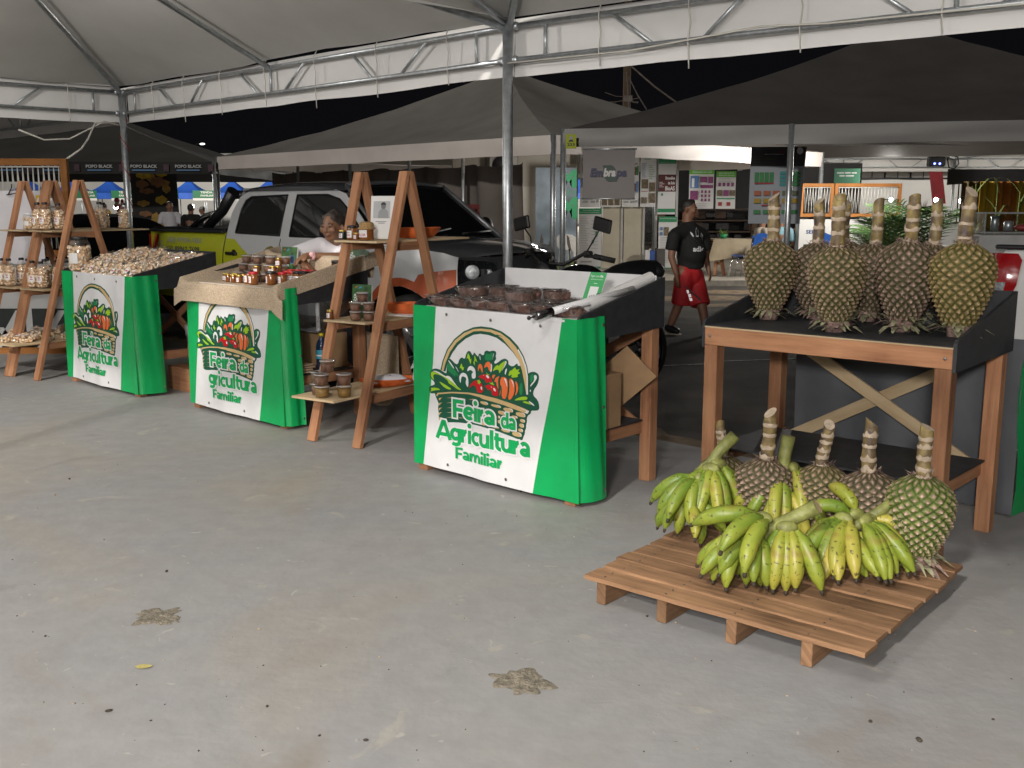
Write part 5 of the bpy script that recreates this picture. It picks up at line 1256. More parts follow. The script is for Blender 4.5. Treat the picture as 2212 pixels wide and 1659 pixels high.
# ================================================================= plantain bunches
def ban_mat(name, a, b_, spots=.62):
    m, N, L, P = new_mat(name); P.inputs['Roughness'].default_value = .42; P.inputs['Specular IOR Level'].default_value = .4; P.inputs['Subsurface Weight'].default_value = .0
    tc = N.new('ShaderNodeTexCoord'); oi = N.new('ShaderNodeObjectInfo')
    n = N.new('ShaderNodeTexNoise'); n.inputs['Scale'].default_value = 7; n.inputs['Detail'].default_value = 3; L.new(tc.outputs['Object'], n.inputs[0])
    r = N.new('ShaderNodeValToRGB'); e = r.color_ramp.elements; e[0].position = .32; e[0].color = (*a, 1); e[1].position = .70; e[1].color = (*b_, 1)
    mixr = N.new('ShaderNodeMath'); mixr.operation = 'MULTIPLY_ADD'; mixr.inputs[1].default_value = .22; L.new(oi.outputs['Random'], mixr.inputs[0])
    sub = N.new('ShaderNodeMath'); sub.operation = 'SUBTRACT'; sub.inputs[1].default_value = .11; L.new(n.outputs[0], sub.inputs[0]); L.new(sub.outputs[0], mixr.inputs[2]); L.new(mixr.outputs[0], r.inputs[0])
    # dark bruises along the ridges
    n2 = N.new('ShaderNodeTexNoise'); n2.inputs['Scale'].default_value = 62; n2.inputs['Detail'].default_value = 4; n2.inputs['Distortion'].default_value = .6; L.new(tc.outputs['Object'], n2.inputs[0])
    r2 = N.new('ShaderNodeValToRGB'); r2.color_ramp.elements[0].position = spots; r2.color_ramp.elements[1].position = spots+.05; r2.color_ramp.elements[1].color = (.85, .85, .85, 1); r2.color_ramp.elements[0].color = (0, 0, 0, 1)
    L.new(n2.outputs[0], r2.inputs[0]); mx = N.new('ShaderNodeMixRGB'); mx.inputs[2].default_value = (.045, .03, .012, 1); L.new(r2.outputs[0], mx.inputs[0]); L.new(r.outputs[0], mx.inputs[1])
    n3 = N.new('ShaderNodeTexNoise'); n3.inputs['Scale'].default_value = 15; n3.inputs['Detail'].default_value = 6; L.new(tc.outputs['Object'], n3.inputs[0])
    r3 = N.new('ShaderNodeValToRGB'); r3.color_ramp.elements[0].position = .58; r3.color_ramp.elements[1].position = .72; r3.color_ramp.elements[0].color = (0, 0, 0, 1); r3.color_ramp.elements[1].color = (.5, .5, .5, 1)
    L.new(n3.outputs[0], r3.inputs[0]); mx2 = N.new('ShaderNodeMixRGB'); mx2.inputs[2].default_value = (.20, .13, .035, 1); L.new(r3.outputs[0], mx2.inputs[0]); L.new(mx.outputs[0], mx2.inputs[1]); L.new(mx2.outputs[0], P.inputs['Base Color'])
    return m
BANM = [ban_mat('green plantain skin', (.115, .185, .020), (.29, .32, .040), .625), ban_mat('yellow green plantain skin', (.24, .27, .032), (.42, .35, .065), .615)]
BTIP = mat('plantain tip', (.035, .025, .015), .8, var=.4); BSTEM = mat('plantain stalk', (.19, .20, .055), .55, var=.45, scale=22, bump=.3, bscale=30); BCUT = mat('cut stalk face', (.42, .33, .18), .8, var=.3, scale=40)
def banana_mesh(L, r, curve, mi, seed):
    """curved along +x, bending towards -z; origin at the stem"""
    rn = random.Random(seed); b = B(); n = 18; seg = 10; vs = []
    for i in range(n+1):
        f = i/n; a = curve*f; rad = L/curve
        c = V((rad*math.sin(a), 0, -rad*(1-math.cos(a)))); tx = V((math.cos(a), 0, -math.sin(a))); nz = V((math.sin(a), 0, math.cos(a))); ty = V((0, 1, 0))
        if f < .18: rr = r*(.34+.60*(f/.18)**1.4)
        elif f < .74: rr = r*(.94+.10*math.sin((f-.18)/.56*math.pi))
        else: rr = r*(.94-.74*((f-.74)/.26)**1.35)
        for k in range(seg):
            th = 6.2832*k/seg; fac = (1+.11*abs(math.cos(2.5*th+seed))**2.2-.05)*(1+.02*math.sin(f*9+seed))
            vs.append(c+(ty*math.cos(th)+nz*math.sin(th))*rr*fac)
    fs = [[i*seg+k, i*seg+(k+1) % seg, (i+1)*seg+(k+1) % seg, (i+1)*seg+k] for i in range(n) for k in range(seg)]
    b.add(vs, fs, 0, None, True); e = vs[-seg:]; c = sum((V(q) for q in e), V())/seg
    a = curve; tx = V((math.cos(a), 0, -math.sin(a)))
    b.tube([c-tx*.004, c+tx*.008, c+tx*.016], [r*.25, r*.28, r*.16], 8, 1)
    me = b.build('banana', [BANM[mi], BTIP]); return me
BMESH = {}
def bunch(label, stalk_pts, rads, hands, seed):
    """stalk_pts: world points of the cut stalk; hands: (t on stalk, n, fan centre dir, spread, down, length)"""
    rn = random.Random(seed); base = V(stalk_pts[0]); t = thing('plantain_bunch', label, 'plantains', base, 0, 'cut bunches of green plantains on the pallet')
    P = [V(p)-base for p in stalk_pts]
    b = B(); b.tube(P, rads, 14, 0, cap=True)
    d = (P[-1]-P[-2]).normalized(); a = d.orthogonal().normalized(); c = d.cross(a); r = rads[-1]
    b.add([P[-1]+d*.002+(a*math.cos(k*.45)+c*math.sin(k*.45))*r*.97 for k in range(14)], [list(range(14))], 1)
    st = b.build('stalk', [BSTEM, BCUT], t)
    for (at, dirv, n, spread, L, r, curve, sk) in hands:
        L *= 1.04; r *= 1.16
        # at: world point of the hand's cushion; dirv: mean direction of the fruit
        q = V(at)-base; d = V(dirv).normalized(); upv = V((0, 0, 1)); side = d.cross(upv)
        if side.length < .2: side = d.cross(V((0, 1, 0)))
        side.normalize(); upv = side.cross(d)
        b = B(); b.ball(q, .034, 0, 12, 8, (1.25, .8, .65), Matrix((side, d, upv)).transposed())
        b.build('cushion', BSTEM, t)
        for k in range(n):
            row = k % 2; f = (k/(n-1)-.5) if n > 1 else 0
            dd = (d+side*spread*f*2+upv*((.34 if row else -.10)+rn.uniform(-.08, .08))*sk).normalized()
            Lk = L*rn.uniform(.9, 1.06); key = (round(L, 2), round(curve*rn.choice((.85, 1.1, 1.35)), 1), rn.randrange(2) if rn.random() < .45 else 0, round(r, 3), rn.randrange(3))
            if key not in BMESH: o = banana_mesh(key[0], r, curve, key[2], len(BMESH)); BMESH[key] = o.data
            else:
                o = bpy.data.objects.new('banana', BMESH[key]); C.objects.link(o)
            o.parent = t; o.scale = (Lk/L, 1, 1)
            rl = rn.uniform(-.3, .3)-f*.8; cv = key[1]
            for it in range(16):     # lift until the fruit rests on the boards instead of passing through
                x = dd; y = V((0, 0, 1)).cross(x)
                if y.length < .1: y = side.copy()
                y.normalize(); z = x.cross(y)
                m = Matrix.Rotation(rl, 3, x) @ Matrix((x, y, z)).transposed(); o.location = q+side*f*.06+dd*.012
                low = min((base+o.location+m @ V((L/cv*math.sin(cv*g), 0, -L/cv*(1-math.cos(cv*g))))*(Lk/L)).z-r*(.8 if g < .9 else .3) for g in (.5, .7, .85, 1.))
                if low > .121: break
                dd = (dd+V((0, 0, .11))+d.xyz*.0+V((d.x, d.y, 0))*.05).normalized(); rl *= .8
            o.rotation_euler = m.to_euler()
zf = .118
def W3(px, py, y): return gy(px, py, y)
# depths follow the pallet: back bunches near y=4.35, front one near 3.9
bunch('left rear plantain bunch with stalk leaning right, at the pallet edge', [gy(1500, 1030, 4.42), gy(1535, 1000, 4.42), gy(1560, 968, 4.42), gy(1588, 940, 4.42)], [.022, .025, .026, .027],
      [(gy(1550, 1003, 4.40), (.12, -.35, -1), 6, .62, .25, .024, .75, 1), (gy(1535, 1012, 4.38), (-.25, -.45, -.9), 6, .55, .23, .024, .8, 1), (gy(1503, 1030, 4.38), (-.75, -.25, -.6), 6, .5, .22, .024, .9, 1), (gy(1478, 1070, 4.36), (-.2, -.5, -.6), 5, .7, .16, .022, .9, 1), (gy(1500, 1085, 4.33), (.4, -.5, -.45), 4, .6, .17, .022, .9, 1)], 3)
bunch('middle rear plantain bunch with tall upright stalk', [gy(1692, 1080, 4.35), gy(1692, 1030, 4.36), gy(1695, 985, 4.37), gy(1704, 942, 4.38)], [.024, .027, .028, .029],
      [(gy(1715, 1010, 4.35), (.55, -.25, -.85), 7, .45, .26, .024, .75, 1), (gy(1680, 1030, 4.31), (-.5, -.4, -.8), 6, .5, .22, .024, .8, 1), (gy(1692, 1060, 4.28), (.1, -.5, -.9), 6, .6, .20, .023, .8, 1)], 5)
bunch('front plantain bunch with thick cut stalk pointing right', [gy(1622, 1160, 3.86), gy(1655, 1145, 3.84), gy(1712, 1120, 3.80), gy(1766, 1094, 3.76)], [.026, .028, .027, .030],
      [(gy(1650, 1118, 3.80), (-.75, -.35, -.05), 4, .35, .25, .027, 1.15, .7), (gy(1625, 1150, 3.80), (-.45, -.55, -.55), 6, .62, .20, .025, .9, 1), (gy(1600, 1165, 3.82), (-.75, -.1, -.5), 5, .5, .19, .025, .9, 1), (gy(1700, 1140, 3.76), (-.08, -.40, -1), 5, .34, .225, .027, .55, 1.), (gy(1650, 1165, 3.82), (-.2, -.1, -.9), 4, .7, .17, .024, .8, 1)], 11)
bunch('right plantain bunch leaning on the greenest pineapple', [gy(1815, 1155, 4.02), gy(1850, 1135, 4.0), gy(1890, 1110, 3.99), gy(1938, 1080, 3.98)], [.018, .021, .021, .023],
      [(gy(1822, 1120, 3.97), (-.4, -.35, -.85), 5, .42, .24, .025, .8, 1), (gy(1818, 1150, 3.95), (.15, -.6, -.75), 6, .62, .21, .025, .7, 1), (gy(1872, 1125, 3.93), (.42, -.5, -.75), 6, .42, .235, .025, .6, 1), (gy(1850, 1110, 4.02), (-.15, .25, .35), 3, .6, .17, .024, 1.4, .6), (gy(1880, 1120, 3.98), (.85, -.1, -.35), 3, .4, .24, .025, 1.0, 1), (gy(1790, 1180, 3.97), (-.1, -.35, -.9), 4, .6, .16, .023, .7, 1)], 17)
# ================================================================= vehicles
GLASSD = mat('dark car glass', (.008, .009, .010), .04, var=0, spec=.9)
CHROME = mat('chrome', (.75, .76, .78), .08, 1., var=0)
def paint(name, col, metal=0., rough=.32): return mat(name, col, rough, metal, var=.03, scale=3, coat=.9)
SILV = paint('silver car paint', (.62, .63, .64), .18, .34); LIMEP = paint('lime car wrap', (.44, .47, .02)); ORP = paint('orange car wrap', (.40, .085, .03)); MBLK = paint('charcoal car wrap', (.13, .133, .14), .15, .45); CLAD = mat('dark sill', (.02, .02, .022), .6)
WPAINT = paint('white car paint', (.80, .80, .78))
RED = mat('red lamp lens', (.36, .008, .012), .10, var=.2, scale=60, coat=.8, emit=None); CLENS = mat('clear lamp lens', (.42, .44, .46), .10, .55, var=.35, scale=45, bump=.6, bscale=60)
def wheel(parent, x, y, z, r=.375, w_=.26, near=-1):
    h = bpy.data.objects.new('wheel', None); C.objects.link(h); h.parent = parent; h.location = (x, y, z)
    rt_ = Matrix.Rotation(R(90), 3, 'X')
    b = B(); b.lathe([(r*.62, -w_/2), (r*.88, -w_/2), (r*.98, -w_*.38), (r, -w_*.2), (r, w_*.2), (r*.98, w_*.38), (r*.88, w_/2), (r*.62, w_/2)], 36, (0, 0, 0), 0, rot=rt_, cap=False); b.build('tyre', RUBBER, h)
    b = B(); s = near
    b.lathe([(r*.62, -.10), (r*.64, .10), (r*.66, .125), (r*.60, .118), (r*.58, .0)], 36, (0, 0, 0), 0, rot=Matrix.Rotation(R(90), 3, 'X') if near < 0 else Matrix.Rotation(R(-90), 3, 'X'), cap=False)
    b.lathe([(.0, .0), (r*.60, .0)], 24, (0, s*.02, 0), 1, rot=rt_, cap=False)
    for k in range(6):
        a = 6.2832*k/6+.3; d = V((math.cos(a), 0, math.sin(a))); p = V((-math.sin(a), 0, math.cos(a))); f = V((0, s, 0))
        q = [d*.05+p*.035+f*.105, d*.05-p*.035+f*.105, d*r*.60-p*.062+f*.098, d*r*.60+p*.062+f*.098]
        q2 = [v-f*.05 for v in q]; b.add(q+q2, [[0, 1, 2, 3], [4, 7, 6, 5], [0, 4, 5, 1], [1, 5, 6, 2], [2, 6, 7, 3], [3, 7, 4, 0]], 0)
    b.lathe([(.07, .0), (.06, .012), (.0, .014)], 20, (0, s*.10, 0), 0, rot=Matrix.Rotation(R(90 if s < 0 else -90), 3, 'X'))
    b.build('rim', [mat('alloy rim', (.55, .55, .56), .28, .85, var=.05), CLAD], h, fix=True); return h
def pickup(name, label, loc, rz, pal, bedcover=True, decals=True):
    t = thing(name, label, 'pickup truck', loc, rz); WD = 1.94
    belt = 1.24
    def ys(x, z):
        o = .0
        if z < .62: o = .05*((.62-z)/.2)**2*.6
        if z > .98: o = .055*((z-.98)/.26)**1.6
        for ax in (0, -3.1):
            d = math.hypot(x-ax, z-.38)
            if .40 < d < .62: o -= .022*(1-(d-.40)/.22)
        if x > .08: o += .30*((x-.08)/.5)**2.2
        if x < -4.1: o += .05*((-4.1-x)/.25)**2
        return o
    def arch(ax, r=.455, a0=168, a1=12): return [(ax+r*math.cos(R(a0+(a1-a0)*k/16)), .38+r*math.sin(R(a0+(a1-a0)*k/16))) for k in range(17)]
    cx = [-4.3+.1*k for k in range(52)]; cz = [.5+.07*k for k in range(12)]
    bed = [(-4.35, .55), (-4.34, 1.22), (-4.25, 1.285), (-2.845, 1.285), (-2.845, .42), (-2.68, .42)][:5]
    bed = [(-4.35, .60), (-4.35, 1.20), (-4.28, 1.285), (-2.845, 1.285), (-2.845, .75)]+[p for p in reversed(arch(-3.1)) if p[0] < -2.85]+[(-3.56, .52), (-4.2, .52)]
    rdoor = [(-2.825, .80)]+[(-2.825, belt), (-1.865, belt), (-1.865, .46), (-2.60, .46)]+[p for p in reversed(arch(-3.1)) if p[0] > -2.82 and p[1] > .47]
    fdoor = [(-1.85, .46), (-1.85, belt), (-.62, belt), (-.60, .9), (-.66, .46)]
    fend = [(-.645, .46), (-.585, .9), (-.605, 1.225), (-.33, 1.225), (.2, 1.19), (.42, 1.15), (.52, 1.11), (.52, .62)]+[(.52, .50)]+list(reversed(arch(0)))
    def sidep(parent, nm, pts, mats, mfun, far=False):
        b = B()
        if far: b.sheet(pts, lambda x, z: V((x, WD-ys(x, z), z)), cx, cz, 0, True)
        else: b.sheet(pts, lambda x, z: V((x, ys(x, z), z)), cx, cz, 0, True)
        for i, f in enumerate(b.f):
            c = sum((b.v[k] for k in f), V())/len(f); b.m[i] = mfun(c)
        return b.build(nm, mats, parent)
    P3 = [pal['side'], pal['bed'], pal['low']]
    def mf(c): return 0
    b = B()  # body core: front, hood, roof, tail, sills
    def front(u, v):
        y = u*WD; e = abs(u-.5)*2; x = .72-.225*e**3.2-.04*(v-.4)**2; z = .42+.69*v
        if e > .93: x = min(x, .52)
        y = ys(.52, .8)+u*(WD-2*ys(.52, .8)); return V((x, y, z))
    nb = len(b.f); b.grid(front, 28, 10, 0)
    for i in range(nb, len(b.f)):
        c = sum((b.v[k] for k in b.f[i]), V())/4; b.m[i] = 2 if c.z < .76 else 5
    def hood(u, v):   # u along x back..front, v across
        x = -.36+1.07*u; e = abs(v-.5)*2; y = ys(min(x, .52), 1.0)+.03+v*(WD-.06-2*ys(min(x, .52), 1.0))
        xe = x-(.22*e**3)*max(0, u-.35)/.65
        z = 1.235-.07*u-.055*u**3+.045*(1-e**2)*(1-.4*u)-.03*e**6
        return V((xe, y, z))
    nb = len(b.f); b.grid(hood, 22, 24, 4)
    def roof(u, v):
        x = -2.76+1.72*u; e = abs(v-.5)*2; y = .235+v*(WD-.47); z = 1.80+.05*math.sin(math.pi*min(1, .15+u*.8))-.03*(1-u)-.055*e**5-.05*max(0, u-.8)*5*.5
        return V((x, y, z))
    b.grid(roof, 16, 16, 4)
    def rail_(u, v, s=1):
        p = roof(u, 0 if s > 0 else 1); x = p.x; z = p.z*(1-v)+1.735*v; y = p.y-.035*v if s > 0 else p.y+.035*v; return V((x, y, z))
    b.grid(rail_, 16, 2, 4); b.grid(lambda u, v: rail_(u, v, -1), 16, 2, 4)
    # cab back wall and tailgate, bed floor and inner walls
    b.add([(-2.80, .10, 1.2), (-2.80, WD-.10, 1.2), (-2.74, WD-.25, 1.77), (-2.74, .25, 1.77)], [[0, 1, 2, 3]], 0)
    b.add([(-4.36, .05, .55), (-4.36, WD-.05, .55), (-4.36, WD-.05, 1.285), (-4.36, .05, 1.285)], [[0, 1, 2, 3]], 1)
    b.add([(-4.35, .10, .80), (-4.35, WD-.10, .80), (-2.84, WD-.10, .80), (-2.84, .10, .80)], [[0, 1, 2, 3]], 5)
    b.box((-1.9, WD/2, .48), (4.6, WD-.20, .16), 5); b.box((-.25, WD/2, .62), (1.2, WD-.75, .5), 5)
    for yy in (.06, WD-.06): b.box((-3.6, yy, 1.292), (1.5, .10, .03), 5, None, .01)
    b.box((.65, WD/2, .92), (.06, 1.1, .16), 5); b.box((.69, WD/2, .92), (.02, 1.1, .012), 6); b.box((.695, WD/2, .55), (.05, 1.2, .12), 5)
    body = b.build('body', [pal['side'], pal['bed'], pal['low'], pal['low'], pal['top'], CLAD, CHROME], t)
    for far in (False, True):
        sidep(t, 'bed_side', bed, P3, lambda c: 1, far); sidep(t, 'fender', fend, P3, mf, far)
        dr = sidep(t, 'door', rdoor, P3, lambda c: 0, far); df = sidep(t, 'door', fdoor, P3, lambda c: 0, far)
        sy_ = -1 if far else 1
        if pal['split']:
            wb = B(); wpts = [(-2.824, .80), (-2.824, 1.225), (-2.66, 1.215), (-2.50, 1.12), (-2.30, 1.02), (-2.10, .93), (-1.98, .80), (-1.90, .62), (-1.87, .47), (-2.60, .47)]+[p for p in reversed(arch(-3.1)) if p[0] > -2.82 and p[1] > .47]
            wb.sheet(wpts, lambda x, z: V((x, (WD-ys(x, z) if far else ys(x, z))-.0025*sy_, z)), cx, cz, 0); wb.build('wrap', pal['bed'], dr)
            wb = B(); wpts = arch(0, .457, 176, 12)[::-1]+[(-.52*math.cos(R(6)), .44)]+arch(0, .535, 172, 70)+[(.22, .95), (.36, .98), (.515, 1.0), (.515, .50), (.46, .47)]
            wb.sheet(wpts, lambda x, z: V((x, (WD-ys(x, z) if far else ys(x, z))-.0025*sy_, z)), cx, cz, 0); wb.build('wheel_arch_wrap', pal['low'], t)
        s = (lambda y: WD-y) if far else (lambda y: y)
        for d_, hx in ((dr, -2.66), (df, -1.66)):
            hb = B(); hb.box((hx, s(-.012), 1.06), (.20, .03, .035), 0, None, .008); hb.ball((hx+.02, s(.012), 1.06), .05, 0, 12, 8, (1, .25, .9)); hb.build('handle', BLACKP, d_)
        sb = B()
        for sx in (-2.835, -1.8575, -.625): sb.tube([V((sx, s(ys(sx, z)+.004), z)) for z in (.48, .7, .9, 1.1, 1.235)], .006, 5)
        sb.build('door_seam', BLACKP, t)
        # pillars and glass above the belt
        def up(x, z): 
            f = (z-belt)/.50; return V((x, s(.055+.15*f+.02*f*f), z))
        pill = [(-2.83, belt), (-2.82, 1.50), (-2.74, 1.67), (-2.6, 1.735), (-1.15, 1.745), (-.98, 1.70), (-.70, 1.50), (-.33, belt-.02)]
        pb = B(); pb.sheet(pill, up, [-2.8+.2*k for k in range(13)], [1.3, 1.4, 1.5, 1.6, 1.7], 0); pb.build('pillar_frame', pal['side'], t)
        for w_ in ([(-2.66, 1.285), (-2.645, 1.54), (-2.60, 1.635), (-2.52, 1.672), (-1.90, 1.69), (-1.88, 1.268)], [(-1.71, 1.265), (-1.735, 1.692), (-1.25, 1.69), (-1.05, 1.645), (-.86, 1.53), (-.50, 1.262)]):
            g = B(); e = V((0, .0035 if far else -.0035, 0)); g.sheet(w_, lambda x, z: up(x, z)+e, [], [1.4, 1.55], 0); win = g.build('window', GLASSD, t)
            g = B(); n = len(w_); ws = w_
            pts = [up(*p)+e*1.5 for p in ws]; g.tube(pts+[pts[0]], .011, 6); g.build('seal', BLACKP, win)
        # mirror
        mb = B(); mb.ball((-.80, s(-.17), 1.33), .145, 0, 14, 10, (.55, .80, .85)); mb.tube([(-.78, s(.06), 1.26), (-.80, s(-.10), 1.28)], .03, 8, 0); mb.build('mirror', BLACKP, t)
        hl = B()
        def hf(u, v, k=0.0):
            uu = .012+.235*u; 
            if far: uu = 1-uu
            p = front(uu, .60+.37*v*(1-.25*u)+.05*u); return p+V((.008+k, (.006 if far else -.006), 0))
        hl.grid(hf, 8, 6, 0)
        for u, v, r in ((.30, .55, .064), (.70, .42, .048)):
            c = hf(u, v, .006); hl.lathe([(r*1.08, .0), (r, .022), (r*.55, .012), (r*.2, .02), (0, .02)], 20, c, 1, rot=Matrix.Rotation(R(90), 3, 'Y') @ Matrix.Rotation(R(42 if not far else -42), 3, 'X'))
        hl.build('headlight', [GLASSD, CLENS], t)
        tlb = B()
        pts = [(-4.365, .90), (-4.365, 1.245), (-4.20, 1.245), (-4.165, 1.20), (-4.18, 1.02), (-4.25, .86), (-4.33, .84)]
        tlb.sheet(pts, lambda x, z: V((x, s(ys(x, z)-.010), z)), [-4.3, -4.25], [.95, 1.0, 1.05, 1.1, 1.15, 1.2], 0)
        tlb.sheet([(-4.345, .93), (-4.345, 1.03), (-4.26, 1.04), (-4.28, .93)], lambda x, z: V((x, s(ys(x, z)-.013), z)), [-4.3], [], 1)
        tlb.add([(-4.372, s(.03), .90), (-4.372, s(.16), .92), (-4.372, s(.16), 1.24), (-4.372, s(.03), 1.245)], [[0, 1, 2, 3]], 0)
        tlb.build('tail_light', [RED, CLENS], t)
        for x, nm in ((0, 0), (-3.1, 1)): wheel(t, x, s(.15), .375, near=1 if far else -1)
        wl = B(); 
        for ax in (0, -3.1): wl.lathe([(.46, .02), (.46, .3), (.0, .3)], 24, (ax, s(.0)+(0 if not far else 0), .38), 0, rot=Matrix.Rotation(R(-90 if not far else 90), 3, 'X'), cap=False)
        wl.build('wheel_well', BLACKP, t)
    b = B()
    def ws_(u, v): return V((-.30-.74*v, .10+.16*v+u*(WD-2*(.10+.16*v)), 1.215+.56*v+.05*math.sin(math.pi*u)*(1-.3*v)))
    b.grid(ws_, 12, 8, 0); wsd = b.build('windshield', GLASSD, t)
    b = B()
    for u in (0, 1): b.tube([ws_(u, v/6)+V((.012, 0, .006)) for v in range(7)], .022, 8)
    b.tube([ws_(v/8, 1)+V((.01, 0, .01)) for v in range(9)], .02, 8); b.build('pillar_trim', pal['top'], wsd)
    b = B(); b.tube([ws_(.25, .02)+V((.03, 0, .02)), ws_(.55, .10)+V((.03, 0, .03))], .010, 6); b.tube([ws_(.62, .02)+V((.03, 0, .02)), ws_(.92, .10)+V((.03, 0, .03))], .010, 6); b.build('wiper', BLACKP, wsd)
    if bedcover:
        b = B(); b.box((-3.6, WD/2, 1.315), (1.48, WD-.12, .025), 0, None, .01); b.build('bed_cover', BLACKP, t)
        b = B()
        for y in (.22, WD-.22): b.tube([(-3.45, y, 1.32), (-3.12, y, 1.52), (-2.9, y, 1.74)], [.05, .06, .07], 10, 0); b.tube([(-3.75, y, 1.32), (-3.45, y, 1.46), (-3.2, y, 1.50)], .035, 10, 1)
        b.tube([(-2.95, .22, 1.70), (-2.95, WD-.22, 1.70)], .05, 10, 0); b.build('roll_bar', [BLACKP, CHROME], t)
    if decals:
        d = B(); f = lambda x, z: V((x, ys(x, z)-.003, z))
        put_text(d, '(68) 99954-7465', f, -3.98, -3.28, 1.155, .058, 0, .012); put_text(d, '(68) 99962-7699', f, -4.0, -3.30, 1.05, .062, 1, .02)
        for k in range(14):
            a0, a1 = R(60+k*22), R(60+(k+1)*22); d.add([f(-4.10+.055*math.cos(a0), 1.12+.055*math.sin(a0)), f(-4.10+.055*math.cos(a1), 1.12+.055*math.sin(a1)), f(-4.10+.04*math.cos(a1), 1.12+.04*math.sin(a1)), f(-4.10+.04*math.cos(a0), 1.12+.04*math.sin(a0))], [[0, 1, 2, 3]], 0)
        d.beam(f(-4.12, 1.14), f(-4.08, 1.10), .003, .02, 0)
        f2 = lambda x, z: V((x, ys(x, z)-.0045, z))
        hair = smooth([(-2.22, .86), (-2.17, 1.06), (-2.02, 1.17), (-1.90, 1.13), (-1.84, .86), (-1.90, .86), (-1.92, 1.0), (-2.0, 1.06), (-2.08, .98), (-2.12, .86)], it=1); face = smooth([(-2.10, .84), (-2.08, .98), (-2.0, 1.04), (-1.92, .98), (-1.90, .84)], it=1)
        d.sheet(hair, f, [], [], 2, False); d.sheet(face, f2, [], [], 3, False); d.build('decal', [mat('grey sticker', (.28, .28, .30), .5, var=0), mat('dark sticker', (.05, .05, .06), .5, var=0), mat('olive brown sticker', (.17, .14, .035), .5, var=0), INKW], t)
    return t
pickup('pickup_truck', 'silver and lime double cab pickup parked behind the honey stall', (-1.05, 9.72, -.03), R(-40), dict(side=SILV, bed=LIMEP, low=ORP, top=MBLK, split=True))
wp = pickup('pickup_truck', 'white pickup with red tail light at the right photo edge', (3.50+4.36*.743, 7.55-4.36*.669, -.03), R(-42), dict(side=WPAINT, bed=WPAINT, low=WPAINT, top=WPAINT, split=False), False, False)
b = B(); fz = lambda x, z: V((x, -.003, z)); fz2 = lambda x, z: V((x, -.0045, z))
b.poly([fz(*p) for p in ((-3.98, 1.02), (-3.93, 1.12), (-3.86, 1.155), (-3.3, 1.155), (-3.3, 1.02), (-3.70, 1.02), (-3.72, 1.0), (-3.80, 1.0), (-3.82, 1.02))], 0); put_text(b, '4x4', fz2, -3.92, -3.6, 1.03, .10, 1, .05); b.build('decal', [mat('dark decal', (.03, .03, .035), .4, var=0), mat('grey decal', (.30, .31, .32), .4, var=0)], wp)
# dark hatchback at the left behind the shelves
def hatch(label, loc, rz):
    t = thing('parked_car', label, 'car', loc, rz); K = paint('black car paint', (.012, .012, .014), 0, .2); b = B()
    st = [(-2.05, .55, .75, .70), (-2.0, .40, 1.02, .80), (-1.6, .30, 1.12, .84), (-.6, .28, 1.02, .85), (.55, .28, .98, .85), (1.3, .28, .92, .84), (1.75, .32, .82, .80), (1.95, .45, .70, .68)]
    def body(u, v):
        k = u*(len(st)-1); i = min(len(st)-2, int(k)); f = k-i; x, z0, z1, w_ = [st[i][j]*(1-f)+st[i+1][j]*f for j in range(4)]
        a = v*6.2832; ca, sa = math.cos(a), math.sin(a); e = .45
        return V((x, w_*math.copysign(abs(ca)**e, ca), (z0+z1)/2+(z1-z0)/2*math.copysign(abs(sa)**e, sa)))
    b.grid(body, 40, 32, 0); b.build('body', K, t)
    b = B(); s2 = [(-1.95, 1.0, 1.02, .74), (-1.5, 1.0, 1.40, .68), (-.7, 1.0, 1.47, .66), (.1, .98, 1.42, .66), (.95, .95, .97, .74)]
    def cab(u, v):
        k = u*(len(s2)-1); i = min(len(s2)-2, int(k)); f = k-i; x, z0, z1, w_ = [s2[i][j]*(1-f)+s2[i+1][j]*f for j in range(4)]
        a = math.pi*v; e = .55; ca, sa = math.cos(a), math.sin(a); h = abs(sa)**e
        return V((x, math.copysign(abs(ca)**e, ca)*(.80-.16*h*(z1-z0)/.45), z0-.06+(z1-z0+.06)*h))
    b.grid(cab, 30, 24, 0); b.build('cabin_glass', GLASSD, t)
    for x in (-1.3, 1.25):
        for y in (-.70, .70): wheel(t, x, y, .31, .31, .2, -1 if y < 0 else 1)
    return t
hatch('black hatchback partly hidden behind the left ladder shelf', (-5.15, 13.6, -.03), R(-46))

# motorbike behind the cake stall
mo = thing('motorbike', 'black motorbike with two mirrors behind the cake stall', 'motorbike', (.66, 8.62, -.03), R(222)); mo.scale = (1.07,)*3
def mb_(n, m, par=mo):
    pass
wh = None
for x, nm in ((.62, 'front'), (-.62, 'rear')):
    h = bpy.data.objects.new('wheel', None); C.objects.link(h); h.parent = mo; h.location = (x, 0, .29); rx = Matrix.Rotation(R(90), 3, 'X')
    b = B(); b.lathe([(.23, -.04), (.28, -.035), (.29, 0), (.28, .035), (.23, .04)], 28, rot=rx, cap=False); b.build('tyre', RUBBER, h)
    b = B(); b.lathe([(.22, -.02), (.235, -.02), (.235, .02), (.22, .02)], 24, rot=rx, cap=False)
    for k in range(8): a = 6.2832*k/8; b.tube([(0, 0, 0), (.225*math.cos(a), 0, .225*math.sin(a))], .008, 6)
    b.ball((0, 0, 0), .05, 0, 10, 8); b.build('rim', DARKMET, h)
b = B(); b.tube([(.62, -.09, .29), (.44, -.09, .80), (.40, -.09, .98)], .024, 8); b.tube([(.62, .09, .29), (.44, .09, .80), (.40, .09, .98)], .024, 8); b.build('fork', CHROME, mo)
